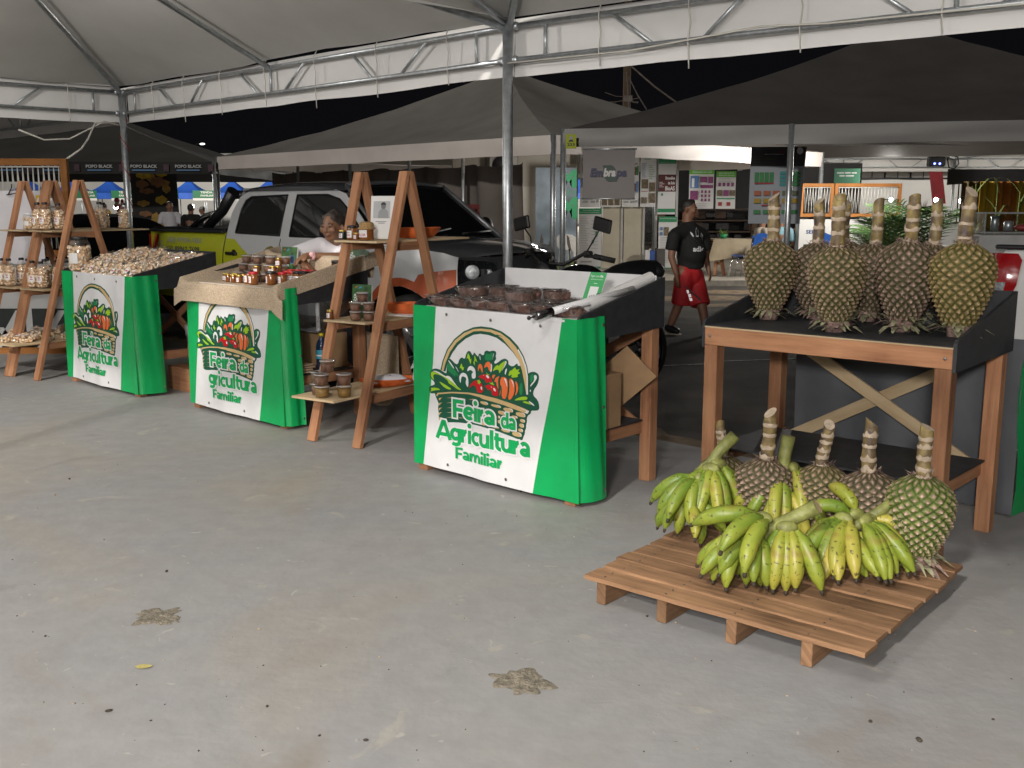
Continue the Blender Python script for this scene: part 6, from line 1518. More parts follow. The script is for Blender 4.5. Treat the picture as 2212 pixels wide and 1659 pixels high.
b = B(); b.tube([(.40, 0, .85), (-.05, 0, .62), (-.62, 0, .38)], .03, 8); b.tube([(.30, 0, .75), (.15, 0, .32), (-.2, 0, .30)], .03, 8); b.box((.05, 0, .42), (.32, .24, .30), 0, None, .03); b.tube([(.18, -.14, .42), (.0, -.15, .25), (-.7, -.16, .35)], .035, 8); b.build('frame', DARKMET, mo)
b = B(); b.ball((.12, 0, .93), .17, 0, 18, 12, (1.35, .85, .62)); b.build('fuel_tank', paint('black tank paint', (.012, .012, .013), 0, .25), mo)
b = B()
def seat(u, v):
    x = -.08-.66*u; a = math.pi*v; w_ = .10+.05*math.sin(math.pi*min(1, u*1.2)); z = .90+.05*math.sin(u*3)+.10*u
    return V((x, w_*math.cos(a), z-.10+.13*math.sin(a)**.6))
b.grid(seat, 14, 12); b.ball((-.72, 0, .95), .12, 0, 12, 8, (.8, 1.0, .7)); b.build('seat', mat('black seat vinyl', (.014, .014, .015), .5, var=.2, bump=.3, bscale=30), mo)
b = B(); b.tube([(.30, -.40, 1.10), (.38, -.28, 1.13), (.42, -.12, 1.05), (.42, .12, 1.05), (.38, .28, 1.13), (.30, .40, 1.10)], .014, 8); 
for s in (-1, 1): b.tube([(.335, s*.345, 1.117), (.25, s*.475, 1.085)], .021, 10, 1); b.box((.36, s*.31, 1.13), (.06, .06, .05), 1, None, .01); b.tube([(.40, s*.32, 1.125), (.36, s*.44, 1.105)], .006, 6, 0)
b.build('handlebar', [BLACKP, RUBBER], mo)
b = B(); b.lathe([(0, .10), (.07, .09), (.095, .0), (.09, -.02), (0, -.03)], 18, (.52, 0, .98), 0, rot=Matrix.Rotation(R(-90), 3, 'Y')); b.build('headlight', [BLACKP], mo)
for s in (-1, 1):
    b = B(); b.tube([(.36, s*.29, 1.14), (.33, s*.34, 1.24), (.34, s*.40, 1.31)], .006, 6); b.box((.34, s*.43, 1.345), (.03, .17, .10), 0, Matrix.Rotation(s*-.2, 3, 'X'), .02); b.build('mirror', BLACKP, mo)
# ================================================================= people
SKIN1 = mat('brown skin', (.22, .108, .060), .5, var=.10, scale=14, sheen=.1); SKIN2 = mat('tan skin', (.20, .095, .055), .55, var=.10, scale=14)
HAIRB = mat('black hair', (.018, .014, .012), .55, var=.4, scale=60, bump=.5, bscale=120); HAIRG = mat('greying hair', (.050, .037, .030), .6, var=.7, scale=50, bump=.6, bscale=130)
TEEW = mat('white cotton shirt', (.72, .70, .73), .85, var=.05, bump=.35, bscale=14); TEEK = mat('black cotton shirt', (.005, .005, .0055), .85, var=.2, bump=.3, bscale=14)
EYEW = mat('eye', (.02, .015, .012), .15, var=0); LIPM = mat('lips', (.20, .075, .055), .5, var=.1); BROW = mat('brow', (.03, .022, .018), .8, var=0)
def blob(name, tubes, voxel, m, parent, it=4, cut=None):
    """tapered limbs and balls fused into one continuous skin"""
    b = B()
    for pts, rad, *sq in tubes:
        op = bool(sq) and sq[0] == 'open'
        pts = [V(p) for p in pts]; rad = list(rad) if isinstance(rad, (list, tuple)) else [rad]*len(pts)
        # resample for smooth taper
        if len(pts) > 1:
            P, Q = [], []
            for i in range(len(pts)-1):
                for k in range(4): f = k/4; P.append(pts[i].lerp(pts[i+1], f)); Q.append(rad[i]*(1-f)+rad[i+1]*f)
            P.append(pts[-1]); Q.append(rad[-1]); b.tube(P, Q, 12, 0)
            for p, r in list(zip(pts, rad))[:-1 if op else None]: b.ball(p, r*.99, 0, 12, 8)
        else:
            sc = sq[0] if sq else (1, 1, 1); rot = sq[1] if len(sq) > 1 else None; b.ball(pts[0], rad[0], 0, 20, 14, sc, rot)
    o = b.build(name, m, parent)
    md = o.modifiers.new('fuse', 'REMESH'); md.mode = 'VOXEL'; md.voxel_size = voxel; md.use_smooth_shade = True
    ms = o.modifiers.new('soften', 'SMOOTH'); ms.factor = .5; ms.iterations = it
    bpy.context.view_layer.update()
    me = bpy.data.meshes.new_from_object(o.evaluated_get(bpy.context.evaluated_depsgraph_get()))
    o.modifiers.clear(); old = o.data; o.data = me; bpy.data.meshes.remove(old); me.name = name
    for p in me.polygons: p.use_smooth = True
    return o
def frame(fwd, up=(0, 0, 1)):
    f = V(fwd).normalized(); s = V(up).cross(f).normalized(); u = f.cross(s); return Matrix((f, s, u)).transposed()   # columns: forward, left, up
def head_tubes(c, M, h):
    """h = head height; c = centre of skull; M columns forward,left,up"""
    c = V(c); P = lambda f, l, u: c+M @ V((f*h, l*h, u*h))
    return [([P(-.04, 0, .10)], [.36*h], (1.06, .86, 1.05), M), ([P(.06, 0, -.12)], [.30*h], (1.0, .88, 1.18), M), ([P(.15, 0, -.33)], [.155*h], (1.05, 1.2, .9), M),
            ([P(.30, 0, .10), P(.375, 0, -.03), P(.405, 0, -.11)], [.055*h, .062*h, .072*h]), ([P(.36, .05, -.12)], [.05*h]), ([P(.36, -.05, -.12)], [.05*h]),
            ([P(.345, -.08, -.235), P(.365, 0, -.232), P(.345, .08, -.235)], [.04*h, .05*h, .04*h]),
            ([P(.31, .16, .075), P(.335, .05, .07)], [.065*h, .05*h]), ([P(.31, -.16, .075), P(.335, -.05, .07)], [.065*h, .05*h]), ([P(.27, .19, -.08)], [.11*h]), ([P(.27, -.19, -.08)], [.11*h]),
            ([P(-.06, .335, .03), P(-.08, .365, -.04), P(-.05, .335, -.12)], [.045*h, .05*h, .04*h]), ([P(-.06, -.335, .03), P(-.08, -.365, -.04), P(-.05, -.335, -.12)], [.045*h, .05*h, .04*h])]
def face_bits(t, body, c, M, h, age=False):
    c = V(c); P = lambda f, l, u: c+M @ V((f*h, l*h, u*h))
    for s in (-1, 1):
        b = B(); b.ball(P(.325, s*.135, .022), .062*h, 0, 10, 8, (.6, 1.35, .62), M); b.build('eye', EYEW, body)
        b = B(); b.tube([P(.335, s*.055, .095), P(.345, s*.14, .115), P(.30, s*.225, .09)], [.026*h, .030*h, .016*h], 6); b.build('eyebrow', BROW, body)
    b = B(); b.tube([P(.355, -.10, -.245), P(.405, 0, -.240), P(.355, .10, -.245)], [.014*h, .030*h, .014*h], 8); b.build('lips', LIPM, body)
def hand_tubes(w, d, n, L=.17, curl=.5, side=1):
    """wrist point w, pointing d, palm normal n"""
    w = V(w); d = V(d).normalized(); n = (V(n)-d*V(n).dot(d)).normalized(); s = d.cross(n)*side; T = []
    T.append(([w, w+d*L*.25], [.024, .027])); 
    for k in range(4):
        o = (k-1.5)*.019; T.append(([w+d*L*.15+s*o*.5, w+d*L*.50+s*o], [.016, .0125]))
        ln = (.40, .47, .45, .36)[k]*L; b0 = w+d*L*.50+s*o; b1 = b0+(d*(1-.3*curl)+n*curl*.5).normalized()*ln*.5; b2 = b1+(d*(1-.9*curl)+n*curl*1.1).normalized()*ln*.5
        T.append(([b0, b1, b2], [.0115, .0095, .0078]))
    t0 = w+d*L*.14-s*.026; t1 = t0+(d*.65-s*.55+n*.25).normalized()*L*.24; t2 = t1+(d*.9-s*.1+n*.3).normalized()*L*.20
    T.append(([w+d*L*.06-s*.012, t0, t1, t2], [.016, .0145, .012, .009])); return T

# --- the woman leaning on the back board of the honey stall
t = thing('person', 'older woman in white shirt leaning with crossed forearms on the honey stall', 'person', (-1.50, 8.42, -.03))
O = V(t.location); lc = lambda p: V(p)-O
hc = gy(719, 490, 8.22); hM = frame((-.46, -.89, -.04)); hh = .245
sl, sr = gy(691, 530, 8.26), gy(757, 532, 8.36); el, er = gy(624, 553, 8.10), gy(738, 556, 8.12); wl, wr = gy(656, 566, 8.0), gy(664, 552, 8.0)
nk = gy(724, 524, 8.30); ch = V(((sl.x+sr.x)/2+.02, (sl.y+sr.y)/2+.05, 1.14)); pel = V((-1.42, 8.56, .80))
skin = head_tubes(lc(hc), hM, hh)+[([lc(hc)+V((.01, .02, -.05)), lc(nk)+V((0, .02, -.02)), lc(ch)], [.058, .056, .07]),
        ([lc(sl), lc(el), lc(wl)], [.048, .040, .025]), ([lc(sr), lc(er), lc(wr)], [.048, .040, .025]),
        ([lc(ch), lc(pel)], [.12, .13]), ([lc(pel)+V((-.08, 0, 0)), V((-.03, .10, .42)), V((-.04, .14, .07))], [.09, .06, .045]), ([lc(pel)+V((.08, 0, 0)), V((.16, .12, .42)), V((.15, .16, .07))], [.09, .06, .045]),
        ([V((-.04, .14, .045)), V((-.07, .0, .035))], [.045, .035]), ([V((.15, .16, .045)), V((.12, .02, .035))], [.045, .035])]
skin += hand_tubes(lc(wl), gy(676, 585, 7.93)-wl, (0, -.3, -1), .16, .55, 1)+hand_tubes(lc(wr), gy(640, 563, 7.93)-wr, (0, -.2, -1), .16, .45, -1)
body = blob('body', skin, .0085, SKIN1, t, 3); face_bits(t, body, lc(hc), hM, hh)
P = lambda f, l, u: lc(hc)+hM @ V((f*hh, l*hh, u*hh))
blob('hair', [([P(-.10, 0, .16)], [.36*hh], (1.08, .96, 1.0), hM), ([P(-.20, 0, -.02)], [.30*hh], (.9, 1.05, 1.0), hM), ([P(.10, .0, .36), P(-.1, 0, .42)], [.14*hh, .16*hh]), ([P(.14, .17, .29)], [.12*hh]), ([P(.14, -.17, .29)], [.12*hh]), ([P(-.42, 0, -.10)], [.15*hh])], .009, HAIRG, t, 2)
blob('shirt', [([lc(nk)+V((.0, .03, -.075)), lc(ch)], [.088, .135]), ([lc(sl)+V((.02, .0, -.01)), lc(ch)+V((.02, .02, 0)), lc(sr)+V((-.02, 0, -.01))], [.072, .13, .072]), ([lc(sl), lc(sl).lerp(lc(el), .86)], [.068, .062], 'open'), ([lc(sr), lc(sr).lerp(lc(er), .80)], [.07, .068], 'open'), ([lc(ch), lc(pel)], [.145, .155])], .012, TEEW, t, 3)
blob('trousers', [([lc(pel)+V((-.08, 0, .04)), V((-.03, .10, .42)), V((-.04, .14, .10))], [.11, .08, .065]), ([lc(pel)+V((.08, 0, .04)), V((.16, .12, .42)), V((.15, .16, .10))], [.11, .08, .065])], .016, mat('dark skirt cloth', (.05, .05, .06), .9), t)
b = B(); c = lc(wr.lerp(er, .16)); dirw = (er-wr).normalized(); b.tube([c-dirw*.012, c+dirw*.012], [.034, .034], 14, 0); b.ball(c+V((-.005, -.030, .012)), .020, 0, 12, 8, (1, .6, 1)); b.build('wristwatch', mat('pink watch', (.70, .42, .42), .4, var=.1), t)

# --- the man walking behind
def walker():
    Y = 12.75; q = lambda px, py, d=0.: gy(px, py, Y+d)
    t = thing('person', 'man in black t-shirt and red shorts walking behind the stalls', 'person', (q(1480, 720).x, Y, -.03)); O = V(t.location); L = lambda px, py, d=0.: q(px, py, d)-O
    M = frame((.93, -.34, -.05)); hc = L(1489, 452); hh = .245
    sk = head_tubes(hc, M, hh)+[([hc+V((-.02, .0, -.06)), L(1486, 492)], [.066, .075]),
        ([L(1456, 510, -.18), L(1450, 555, -.20), L(1462, 594, -.22)], [.055, .046, .032]), ([L(1520, 510, .18), L(1524, 552, .20), L(1530, 580, .12)], [.055, .046, .032]),
        ([L(1486, 504), L(1492, 575)], [.10, .14]), ([L(1476, 590, -.08), L(1468, 652, -.04), L(1447, 706, .0)], [.10, .066, .045]), ([L(1500, 590, .08), L(1515, 655, -.10), L(1527, 717, -.15)], [.10, .066, .045]),
        ([L(1446, 712), L(1460, 716, -.06)], [.045, .03]), ([L(1528, 722, -.15), L(1545, 727, -.25)], [.045, .03])]
    sk += hand_tubes(L(1462, 594, -.22), V((.05, 0, -1)), (.6, .6, 0), .18, .5, 1)+hand_tubes(L(1530, 580, .12), V((.25, -.2, -1)), (-.7, .4, 0), .18, .45, -1)
    body = blob('body', sk, .012, SKIN2, t, 3); face_bits(t, body, hc, M, hh)
    P = lambda f, l, u: hc+M @ V((f*hh, l*hh, u*hh))
    blob('hair', [([P(-.08, 0, .17)], [.35*hh], (1.08, .92, .95), M), ([P(-.22, 0, .02)], [.26*hh], (.8, 1.08, 1.0), M), ([P(.12, 0, .36)], [.15*hh])], .011, HAIRB, t, 2)
    sh = blob('t_shirt', [([L(1487, 495), L(1492, 540, -.02), L(1492, 578)], [.12, .17, .165], 'open'), ([L(1496, 548, -.05)], [.165]), ([L(1459, 506, -.14), L(1488, 497), L(1517, 506, .14)], [.08, .115, .08]), ([L(1456, 510, -.18), L(1450, 541, -.195)], [.082, .080], 'open'), ([L(1520, 510, .18), L(1524, 540, .20)], [.082, .080], 'open')], .016, TEEK, t, 3)
    # chest print: trefoil with stripes and letters, pressed against the shirt front
    from mathutils.bvhtree import BVHTree
    bm = bmesh.new(); bm.from_mesh(sh.data); tree = BVHTree.FromBMesh(bm)
    def onshirt(px, py, off=.004):
        p = q(px, py, -.8); d = V((p.x, p.y, p.z-CAMH)).normalized(); hit = tree.ray_cast(p-O, d)
        return (hit[0]-d*off) if hit[0] else None
    b = B()
    def patch(pts, m=0):
        v = [onshirt(*p) for p in pts]
        if all(v): b.add(v, [list(range(len(v)))], m)
    zc = lambda x, y: (1434.24+x/4.366*.864, (480+y/4.366)*.864)
    for pl_ in ([(285, 432), (310, 450), (330, 488), (312, 486), (292, 458)], [(352, 385), (375, 425), (378, 488), (350, 488), (345, 430)], [(404, 440), (424, 470), (425, 488), (396, 488)],
                [(315, 494), (425, 494), (425, 503), (320, 503)], [(328, 511), (425, 511), (425, 520), (338, 520)], [(352, 529), (424, 529), (422, 540), (368, 540)]): patch([zc(*p) for p in pl_])
    vs, fs = text2d('adidas', .03)
    xs = max(p[0] for p in vs)
    for f in fs: 
        pts = [zc(318+vs[i][0]/xs*190, 648-vs[i][1]*78) for i in f]
        if max(p[0] for p in pts) < 1521: patch(pts)
    bm.free(); b.build('chest_print', mat('pale shirt print', (.55, .55, .56), .6, var=0), sh)
    so = blob('shorts', [([L(1486, 582), L(1490, 596)], [.15, .152]), ([L(1479, 592, -.07), L(1470, 658, -.04)], [.118, .120], 'open'), ([L(1499, 592, .07), L(1514, 660, -.09)], [.118, .122], 'open')], .015, mat('red sports shorts', (.42, .012, .016), .7, var=.12, bump=.3, bscale=12), t, 3)
    bm = bmesh.new(); bm.from_mesh(so.data); tree = BVHTree.FromBMesh(bm); b = B()
    for pl_ in ([(215, 1020), (240, 1030), (400, 1165), (402, 1195)],): patch([zc(*p) for p in pl_], 1)
    for pl_ in ([(245, 1072), (268, 1070), (276, 1105), (255, 1110)], [(262, 1118), (292, 1112), (300, 1148), (272, 1152)], [(272, 1156), (306, 1160), (312, 1188), (285, 1190)]): patch([zc(*p) for p in pl_], 0)
    bm.free(); b.build('stripe', [mat('reflective strip', (.9, .9, .9), .3, var=0, emit=((1, 1, 1), .35)), mat('grey side stripe', (.06, .05, .055), .7, var=0)], so)  # flash return on the strip is put in as emission
    for a_, c_ in (((1444, 713, .0), (1462, 717, -.08)), ((1526, 722, -.15), (1547, 729, -.27))):
        s_ = blob('shoe', [([L(*a_)+V((0, 0, .03)), L(*c_)+V((0, 0, .01))], [.055, .042])], .012, BLACKP, t, 2)
        b = B(); b.beam(L(*a_)+V((-.05, 0, -.045)), L(*c_)+V((.05, 0, -.035)), .09, .025, 0, (0, 0, 1), .008); b.build('sole', mat('cream sole', (.5, .46, .36), .7, var=.1), s_)
walker()
# --- smaller figures further off
def figure(label, px, Y, face, shirt, hair, skin, pants, hgt=1.68, sit=False, cap=None, arm=.2, floor=-.03, grp=None):
    X = (px-PW/2)/FPX*Y*.985; t = thing('person', label, 'person', (X, Y, floor), math.atan2(face[1], face[0]), grp)
    s = hgt/1.7; hz = (1.58 if not sit else 1.18)*s; M = frame((1, 0, -.05)); hh = .235*s; hp = .92*s if not sit else .50
    hc = V((.02, 0, hz)); n = .015
    sk = head_tubes(hc, M, hh)+[([hc, V((0, 0, hz-.20*s))], [.06, .065]), ([V((0, 0, hz-.30*s)), V((0, 0, hp))], [.15*s, .15*s])]
    sh = [([V((0, 0, hz-.27*s)), V((.02, 0, hp+.02))], [.15*s, .17*s]), ([V((0, .17*s, hz-.22*s)), V((0, -.17*s, hz-.22*s))], [.08*s, .08*s])]
    pt = []
    for k in (-1, 1):
        a0, a1, a2 = V((0, k*.20*s, hz-.24*s)), V((.02+arm*.3, k*.27*s, hz-.52*s)), V((.10+arm, k*.20*s, hz-.70*s if not sit else hz-.55*s))
        sk += [([a0, a1, a2], [.05, .042, .03])]+hand_tubes(a2, (a2-a1), (0, -k, 0), .17*s, .5, k); sh += [([a0, a0.lerp(a1, .55)], [.07, .068])]
        if sit: l = [V((0, k*.1, hp)), V((.42, k*.13, hp)), V((.42, k*.13, .08))]
        else: l = [V((0, k*.09, hp)), V((.02, k*.10, .48*s)), V((0, k*.10, .08))]
        sk += [(l, [.09, .06, .045]), ([l[2], l[2]+V((.13, 0, -.04))], [.045, .035])]; pt += [([l[0], l[1], l[2]+V((0, 0, .05))], [.11, .085, .065])]
    bd = blob('body', sk, n, skin, t, 2); face_bits(t, bd, hc, M, hh)
    P = lambda f, l, u: hc+M @ V((f*hh, l*hh, u*hh))
    blob('hair', [([P(-.08, 0, .17)], [.36*hh], (1.08, .95, .95), M), ([P(-.20, 0, .0)], [.29*hh], (.8, 1.08, 1.1), M)], n, hair, t, 2)
    blob('shirt', sh, n+.003, shirt, t, 2); blob('trousers', pt, n+.003, pants, t, 2)
    if cap: b = B(); b.ball(P(-.04, 0, .22), .36*hh, 0, 14, 8, (1.05, .92, .8)); b.box(P(.36, 0, .24), (.10, .14, .012), 0, None, .004); b.build('cap', cap, t)
    return t
JEAN = mat('dark denim', (.03, .04, .07), .9, var=.2); GREYT = mat('pale grey shirt', (.50, .50, .53), .85, var=.06); YELS = mat('yellow shirt', (.65, .42, .02), .8, var=.08)
figure('man in pale grey shirt standing before the burger banner', 366, 25.5, (.3, -1), GREYT, HAIRB, SKIN2, JEAN, 1.66)
figure('man in black shirt with his back turned beside the pale shirt man', 411, 25.0, (.1, 1), TEEK, HAIRB, SKIN2, JEAN, 1.60, arm=.28)
figure('distant person in white shirt and cap left of the pickup roll bar', 437, 31., (-1, -.5), TEEW, HAIRB, SKIN2, JEAN, 1.52, cap=GREYT)
figure('distant person in yellow shirt behind the black hatchback', 226, 46., (.2, 1), YELS, HAIRB, SKIN2, JEAN, 1.6)
figure('seated person in beige shirt behind the hanging dark poster', 1648, 21.6, (1, .3), mat('beige shirt', (.36, .32, .26), .85, var=.08), HAIRB, SKIN2, JEAN, 1.65, True, floor=.08)
figure('seated person in light blue shirt behind the leftmost pineapple', 1690, 21.9, (.4, 1), mat('light blue shirt', (.20, .36, .42), .85, var=.08), HAIRB, SKIN2, JEAN, 1.65, True, floor=.08)
figure('seated woman with long black hair at the far table', 1737, 22.3, (-.2, -1), mat('brown top', (.20, .10, .06), .85), HAIRB, SKIN1, JEAN, 1.6, True, floor=.08)
# ================================================================= far stalls and lights
lamp('booth_lamp', (6.3, 19.6, 2.45), 420, .2); lamp('booth_lamp', (.9, 20.0, 2.0), 85, .2); lamp('stall_lamp', (9.2, 25.6, 2.2), 150, .2); lamp('stall_lamp', (15, 25.2, 2.2), 130, .2); lamp('stall_lamp', (3.4, 26.4, 2.0), 40, .2)
lamp('marquee_lamp', (-22, 62, 7.5), 9000, .6); lamp('marquee_lamp', (6, 64, 7.5), 9000, .6); lamp('marquee_lamp', (34, 62, 7.5), 9000, .6); lamp('stall_lamp', (-9.5, 27, 2.9), 170, .2)
# big white tents seen from inside at the back of the fair
big_tent('white tent bay with truss behind the far counters, left of the far pole', [(6.2, 29.4, 0), (12.2, 29, 0), (11.8, 23, 0), (5.8, 23.4, 0)], 3.5, (0,), [(12.2, 29, 0)], 'white tents at the far stalls', cordsides=())
big_tent('white tent bay with truss right of the far pole', [(12.22, 29, 0), (18.2, 28.6, 0), (17.8, 22.6, 0), (11.82, 23, 0)], 3.5, (0,), [(18.2, 28.6, 0)], 'white tents at the far stalls', cordsides=())
big_tent('white tent bay over the poster booth', [(1.0, 30.0, 0), (6.18, 29.4, 0), (5.6, 23.2, 0), (.4, 23.8, 0)], 3.4, (0, 1), [(6.18, 29.4, 0), (5.6, 23.2, 0)], 'white tents at the far stalls', cordsides=())
# row of white marquees with black edged walls, blue canopies before them
WFAR = mat('far white fabric', (.62, .61, .58), .7, var=.05, scale=.5)
def marquee(label, x0, x1, y):
    t = thing('marquee', label, 'marquee', (x0, y, -.03), 0, 'white marquees at the back of the fairground'); W_ = x1-x0
    b = B(); b.grid(lambda u, v: V((W_*u, .1*math.sin(u*19), 3.55*v)), 24, 2); b.build('wall', WFAR, t)
    b = B(); b.grid(lambda u, v: V((W_*u, -3+3*v, 5.6-.35*math.sin(math.pi*u)*0-1.3*(1-v)-.15*math.sin(u*math.pi))), 20, 4); b.build('roof', WFAR, t)
    b = B(); b.tube([(0, -.3, 4.35), (W_, -.3, 4.35)], .05, 6); b.tube([(0, -.3, 3.55), (W_, -.3, 3.55)], .06, 6)
    for k in range(int(W_/2)): b.tube([(1+2*k, -.3, 3.55), (1+2*k, -.3, 4.0)], .07, 6); b.tube([(2*k, -.3, 3.55), (2*k, -.3, 4.35)], .03, 6)
    b.build('truss', DARKMET, t); b = B(); b.grid(lambda u, v: V((W_*u, -.1, 3.55+1.0*v)), 10, 1); b.build('skirt', WFAR, t); return t
for i in range(9): marquee('white marquee far back, '+['leftmost one', 'second from left', 'behind the black edged tent', 'behind the burger banner', 'behind the pickup cab', 'behind the beige cabin', 'behind the poster booth', 'second from right', 'rightmost one'][i], -56+13*i, -56+13*i+12.9, 82)
BLUEF = mat('blue canopy fabric', (.02, .09, .42), .6, var=.15, scale=1.5); GSIGN = mat('green sign', (.02, .14, .06), .6, var=0)
for i in range(13):
    px = 70+86*i+(4 if i % 2 else -3)
    if 9 < i: px += 150
    Y = 75.; X = (px-PW/2)/FPX*Y*.985; t = thing('canopy_tent', 'blue peaked canopy tent in the far row', 'canopy', (X, Y, -.03), 0, 'blue canopy tents at the back of the fairground')
    t['label'] = 'blue canopy tent far back, %s' % ['at the left photo edge', 'behind the hung white shirt', 'behind the wooden post', 'left of the left tent pole', 'right of the burger banner', 'above the black shirted man', 'above the pickup bed', 'behind the pickup roll bar', 'behind the pickup cab', 'beside the dark curtain end', 'right of the curtain', 'behind the beige cabin', 'behind the poster booth'][i]
    b = B(); ap = V((0, 0, 3.35)); cs = [V((-1.5, -1.5, 2.35)), V((1.5, -1.5, 2.35)), V((1.5, 1.5, 2.35)), V((-1.5, 1.5, 2.35))]
    for k in range(4):
        a_, b_ = cs[k], cs[(k+1) % 4]; b.grid(lambda u, v: a_.lerp(b_, u).lerp(ap, v)-V((0, 0, .22*math.sin(math.pi*v))), 4, 6)
        b.add([a_, b_, b_-V((0, 0, .42)), a_-V((0, 0, .42))], [[0, 1, 2, 3]])
    b.build('canopy', BLUEF, t)
    for c in cs: b = B(); b.tube([(c.x*.98, c.y*.98, 0), (c.x*.98, c.y*.98, 2.35)], .035, 6); b.build('pole', STEEL, t)
    b = B(); b.box((1.5, -1.6, 2.25), (1.6, .04, .52), 0); f = lambda x, z: V((x, -1.625, z)); put_text(b, 'TENDA', f, 1.25, 2.1, 2.32, .13, 1, .03); put_text(b, 'FAMILIAR', f, 1.25, 2.2, 2.10, .12, 1, .03)
    b.box((1.5, -1.6, 1.9), (1.6, .04, .16), 1); b.build('sign', [GSIGN, WFAR], t)
BULB = mat('lit bulb', (1, 1, 1), .5, var=0, emit=((1, .97, .9), 25))
for px, py, Y, lab in ((250, 447, 60, 'lit white bulb at a stall left of the tent pole'), (415, 446, 60, 'lit white bulb right of the black shirted man'), (2022, 432, 24, 'lit bulb left of the far tent pole, green glow'), (2076, 434, 24, 'lit bulb right of the far tent pole'), (2206, 432, 20, 'lit bulb at the right photo edge'), (1925, 432, 30, 'small lit bulb behind the cord frame')):
    b = B(); b.ball((0, 0, 0), .0022*Y, 0, 10, 8); o = b.build('bulb', BULB); o.location = gy(px, py, Y); tag(o, lab, 'bulb', 'lit bulbs at the far stalls')
# street lamp and utility pole
p = gy(412, 318, 90); t = thing('street_lamp', 'tall street lamp with two arms against the night sky', 'street lamp', (p.x, 90, -.03))
b = B(); b.tube([(0, 0, 0), (0, 0, p.z)], [.10, .06], 8); b.build('post', DARKMET, t)
b = B(); b.tube([(0, 0, p.z), (-.5, 0, p.z+.25), (-.9, 0, p.z+.2)], .04, 6); b.tube([(0, 0, p.z), (.5, 0, p.z+.3), (.95, 0, p.z+.3)], .04, 6); b.build('arms', DARKMET, t)
for x, z, m in ((-.98, .18, BULB), (1.0, .30, mat('dim lamp', (.8, .8, .8), .5, var=0, emit=((1, 1, .95), 2.0)))): b = B(); b.ball((x, 0, p.z+z), .17, 0, 10, 6, (1.4, .8, .5)); b.build('lamp_head', m, t)
p = gy(1355, 145, 38); t = thing('utility_pole', 'dark utility pole with cables rising above the tents', 'pole', (p.x, 38, -.03))
b = B(); b.tube([(0, 0, 0), (0, 0, 10)], [.16, .12], 8); b.build('post', mat('weathered pole', (.20, .14, .09), .9), t)
b = B(); 
for x0, z0, x1, z1, r in ((0, 6.5, 1.9, 5.05, .030), (0, 6.1, .7, 4.9, .02), (-1.3, 5.15, .4, 5.3, .015), (.05, 5.3, .4, 5.15, .03), (-.8, 5.5, 0, 5.35, .012), (-.03, 6.2, .1, 4.4, .03), (-.8, 6.6, 0, 6.5, .012)): b.tube([(x0, -.15, z0), ((x0+x1)/2, -.15, (z0+z1)/2-.06), (x1, -.15, z1)], r, 6)
b.box((.03, -.14, 5.28), (.3, .12, .22)); b.build('cables', mat('pale cable', (.30, .25, .22), .7, var=.3), t)
# --- the black skirted tent at the left with its lettering
BKF = mat('black skirt fabric', (.006, .006, .007), .7, var=.1); DGR = mat('charcoal tent roof', (.12, .12, .11), .7, var=.15, scale=1)
M0, c0_, d0, n0 = plain_tent('charcoal tent with black lettered skirt behind the nut stall', (-15.9, 23.7, 0), 2.0, 9.1, 4.15, h=2.50, vh=.26, m=DGR, vm=BKF, sag=.10, grp='unlit tents at left')
for k in range(9):
    b = B(); f = lambda x, z, k=k: c0_[0]+d0*(.25+1.0*k+x)-n0*.10+V((0, 0, z))
    put_text(b, 'POPO BLACK', f, 0, .60, 2.375, .065, 0, .03); b.poly([f(.03, 2.305), f(.55, 2.305), f(.55, 2.335), f(.03, 2.335)], 1)
    b.poly([f(.74, 2.29), f(.86, 2.29), f(.86, 2.45), f(.74, 2.45)], 2)
    b.build('lettering', [mat('skirt white print', (.5, .5, .5), .6, var=0), mat('skirt blue print', (.10, .22, .40), .6, var=0), mat('skirt dark print', (.05, .015, .03), .6, var=.6, scale=20)], M0)
# burger banner
Yb = 26.8; t = thing('banner', 'tall black banner with big yellow burgers behind the left pole', 'banner', (gy(335, 440, Yb).x, Yb, 0))
b = B(); W_, z0, z1 = 1.19, .58, 2.75; b.grid(lambda u, v: V(((u-.5)*W_, .03*math.sin(v*5), z0+(z1-z0)*v)), 6, 8, 0)
rb = random.Random(6); f = lambda x, z: V((x, -.045, z))
for k in range(16):
    cx_, cz_ = rb.uniform(-.30, .36), rb.uniform(1.0, 2.6); rx_, rz_ = rb.uniform(.08, .22), rb.uniform(.05, .13)
    b.poly([V((cx_+rx_*math.cos(a*.35), -.046-.001*k, cz_+rz_*math.sin(a*.35)*(1+.2*math.sin(a*2)))) for a in range(18)], 1+k % 3)
b.poly([V((-.46, -.066, .92)), V((.40, -.066, .92)), V((.2, -.066, 1.06)), V((-.46, -.066, 1.06))], 1)
for k in range(14):
    x_ = -.48+.30*(k % 3)+rb.uniform(0, .03); z_ = .86-.06*(k//3); w__ = rb.uniform(.18, .26); b.poly([V((x_, -.05, z_)), V((x_+w__, -.05, z_)), V((x_+w__, -.05, z_+.028)), V((x_, -.05, z_+.028))], 4)
b.build('cloth', [BKF, mat('burger yellow', (.38, .25, .012), .6, var=.3, scale=9), mat('burger brown', (.14, .055, .015), .6, var=.4, scale=9), mat('burger ochre', (.26, .15, .02), .6, var=.4, scale=12), INKW], t)
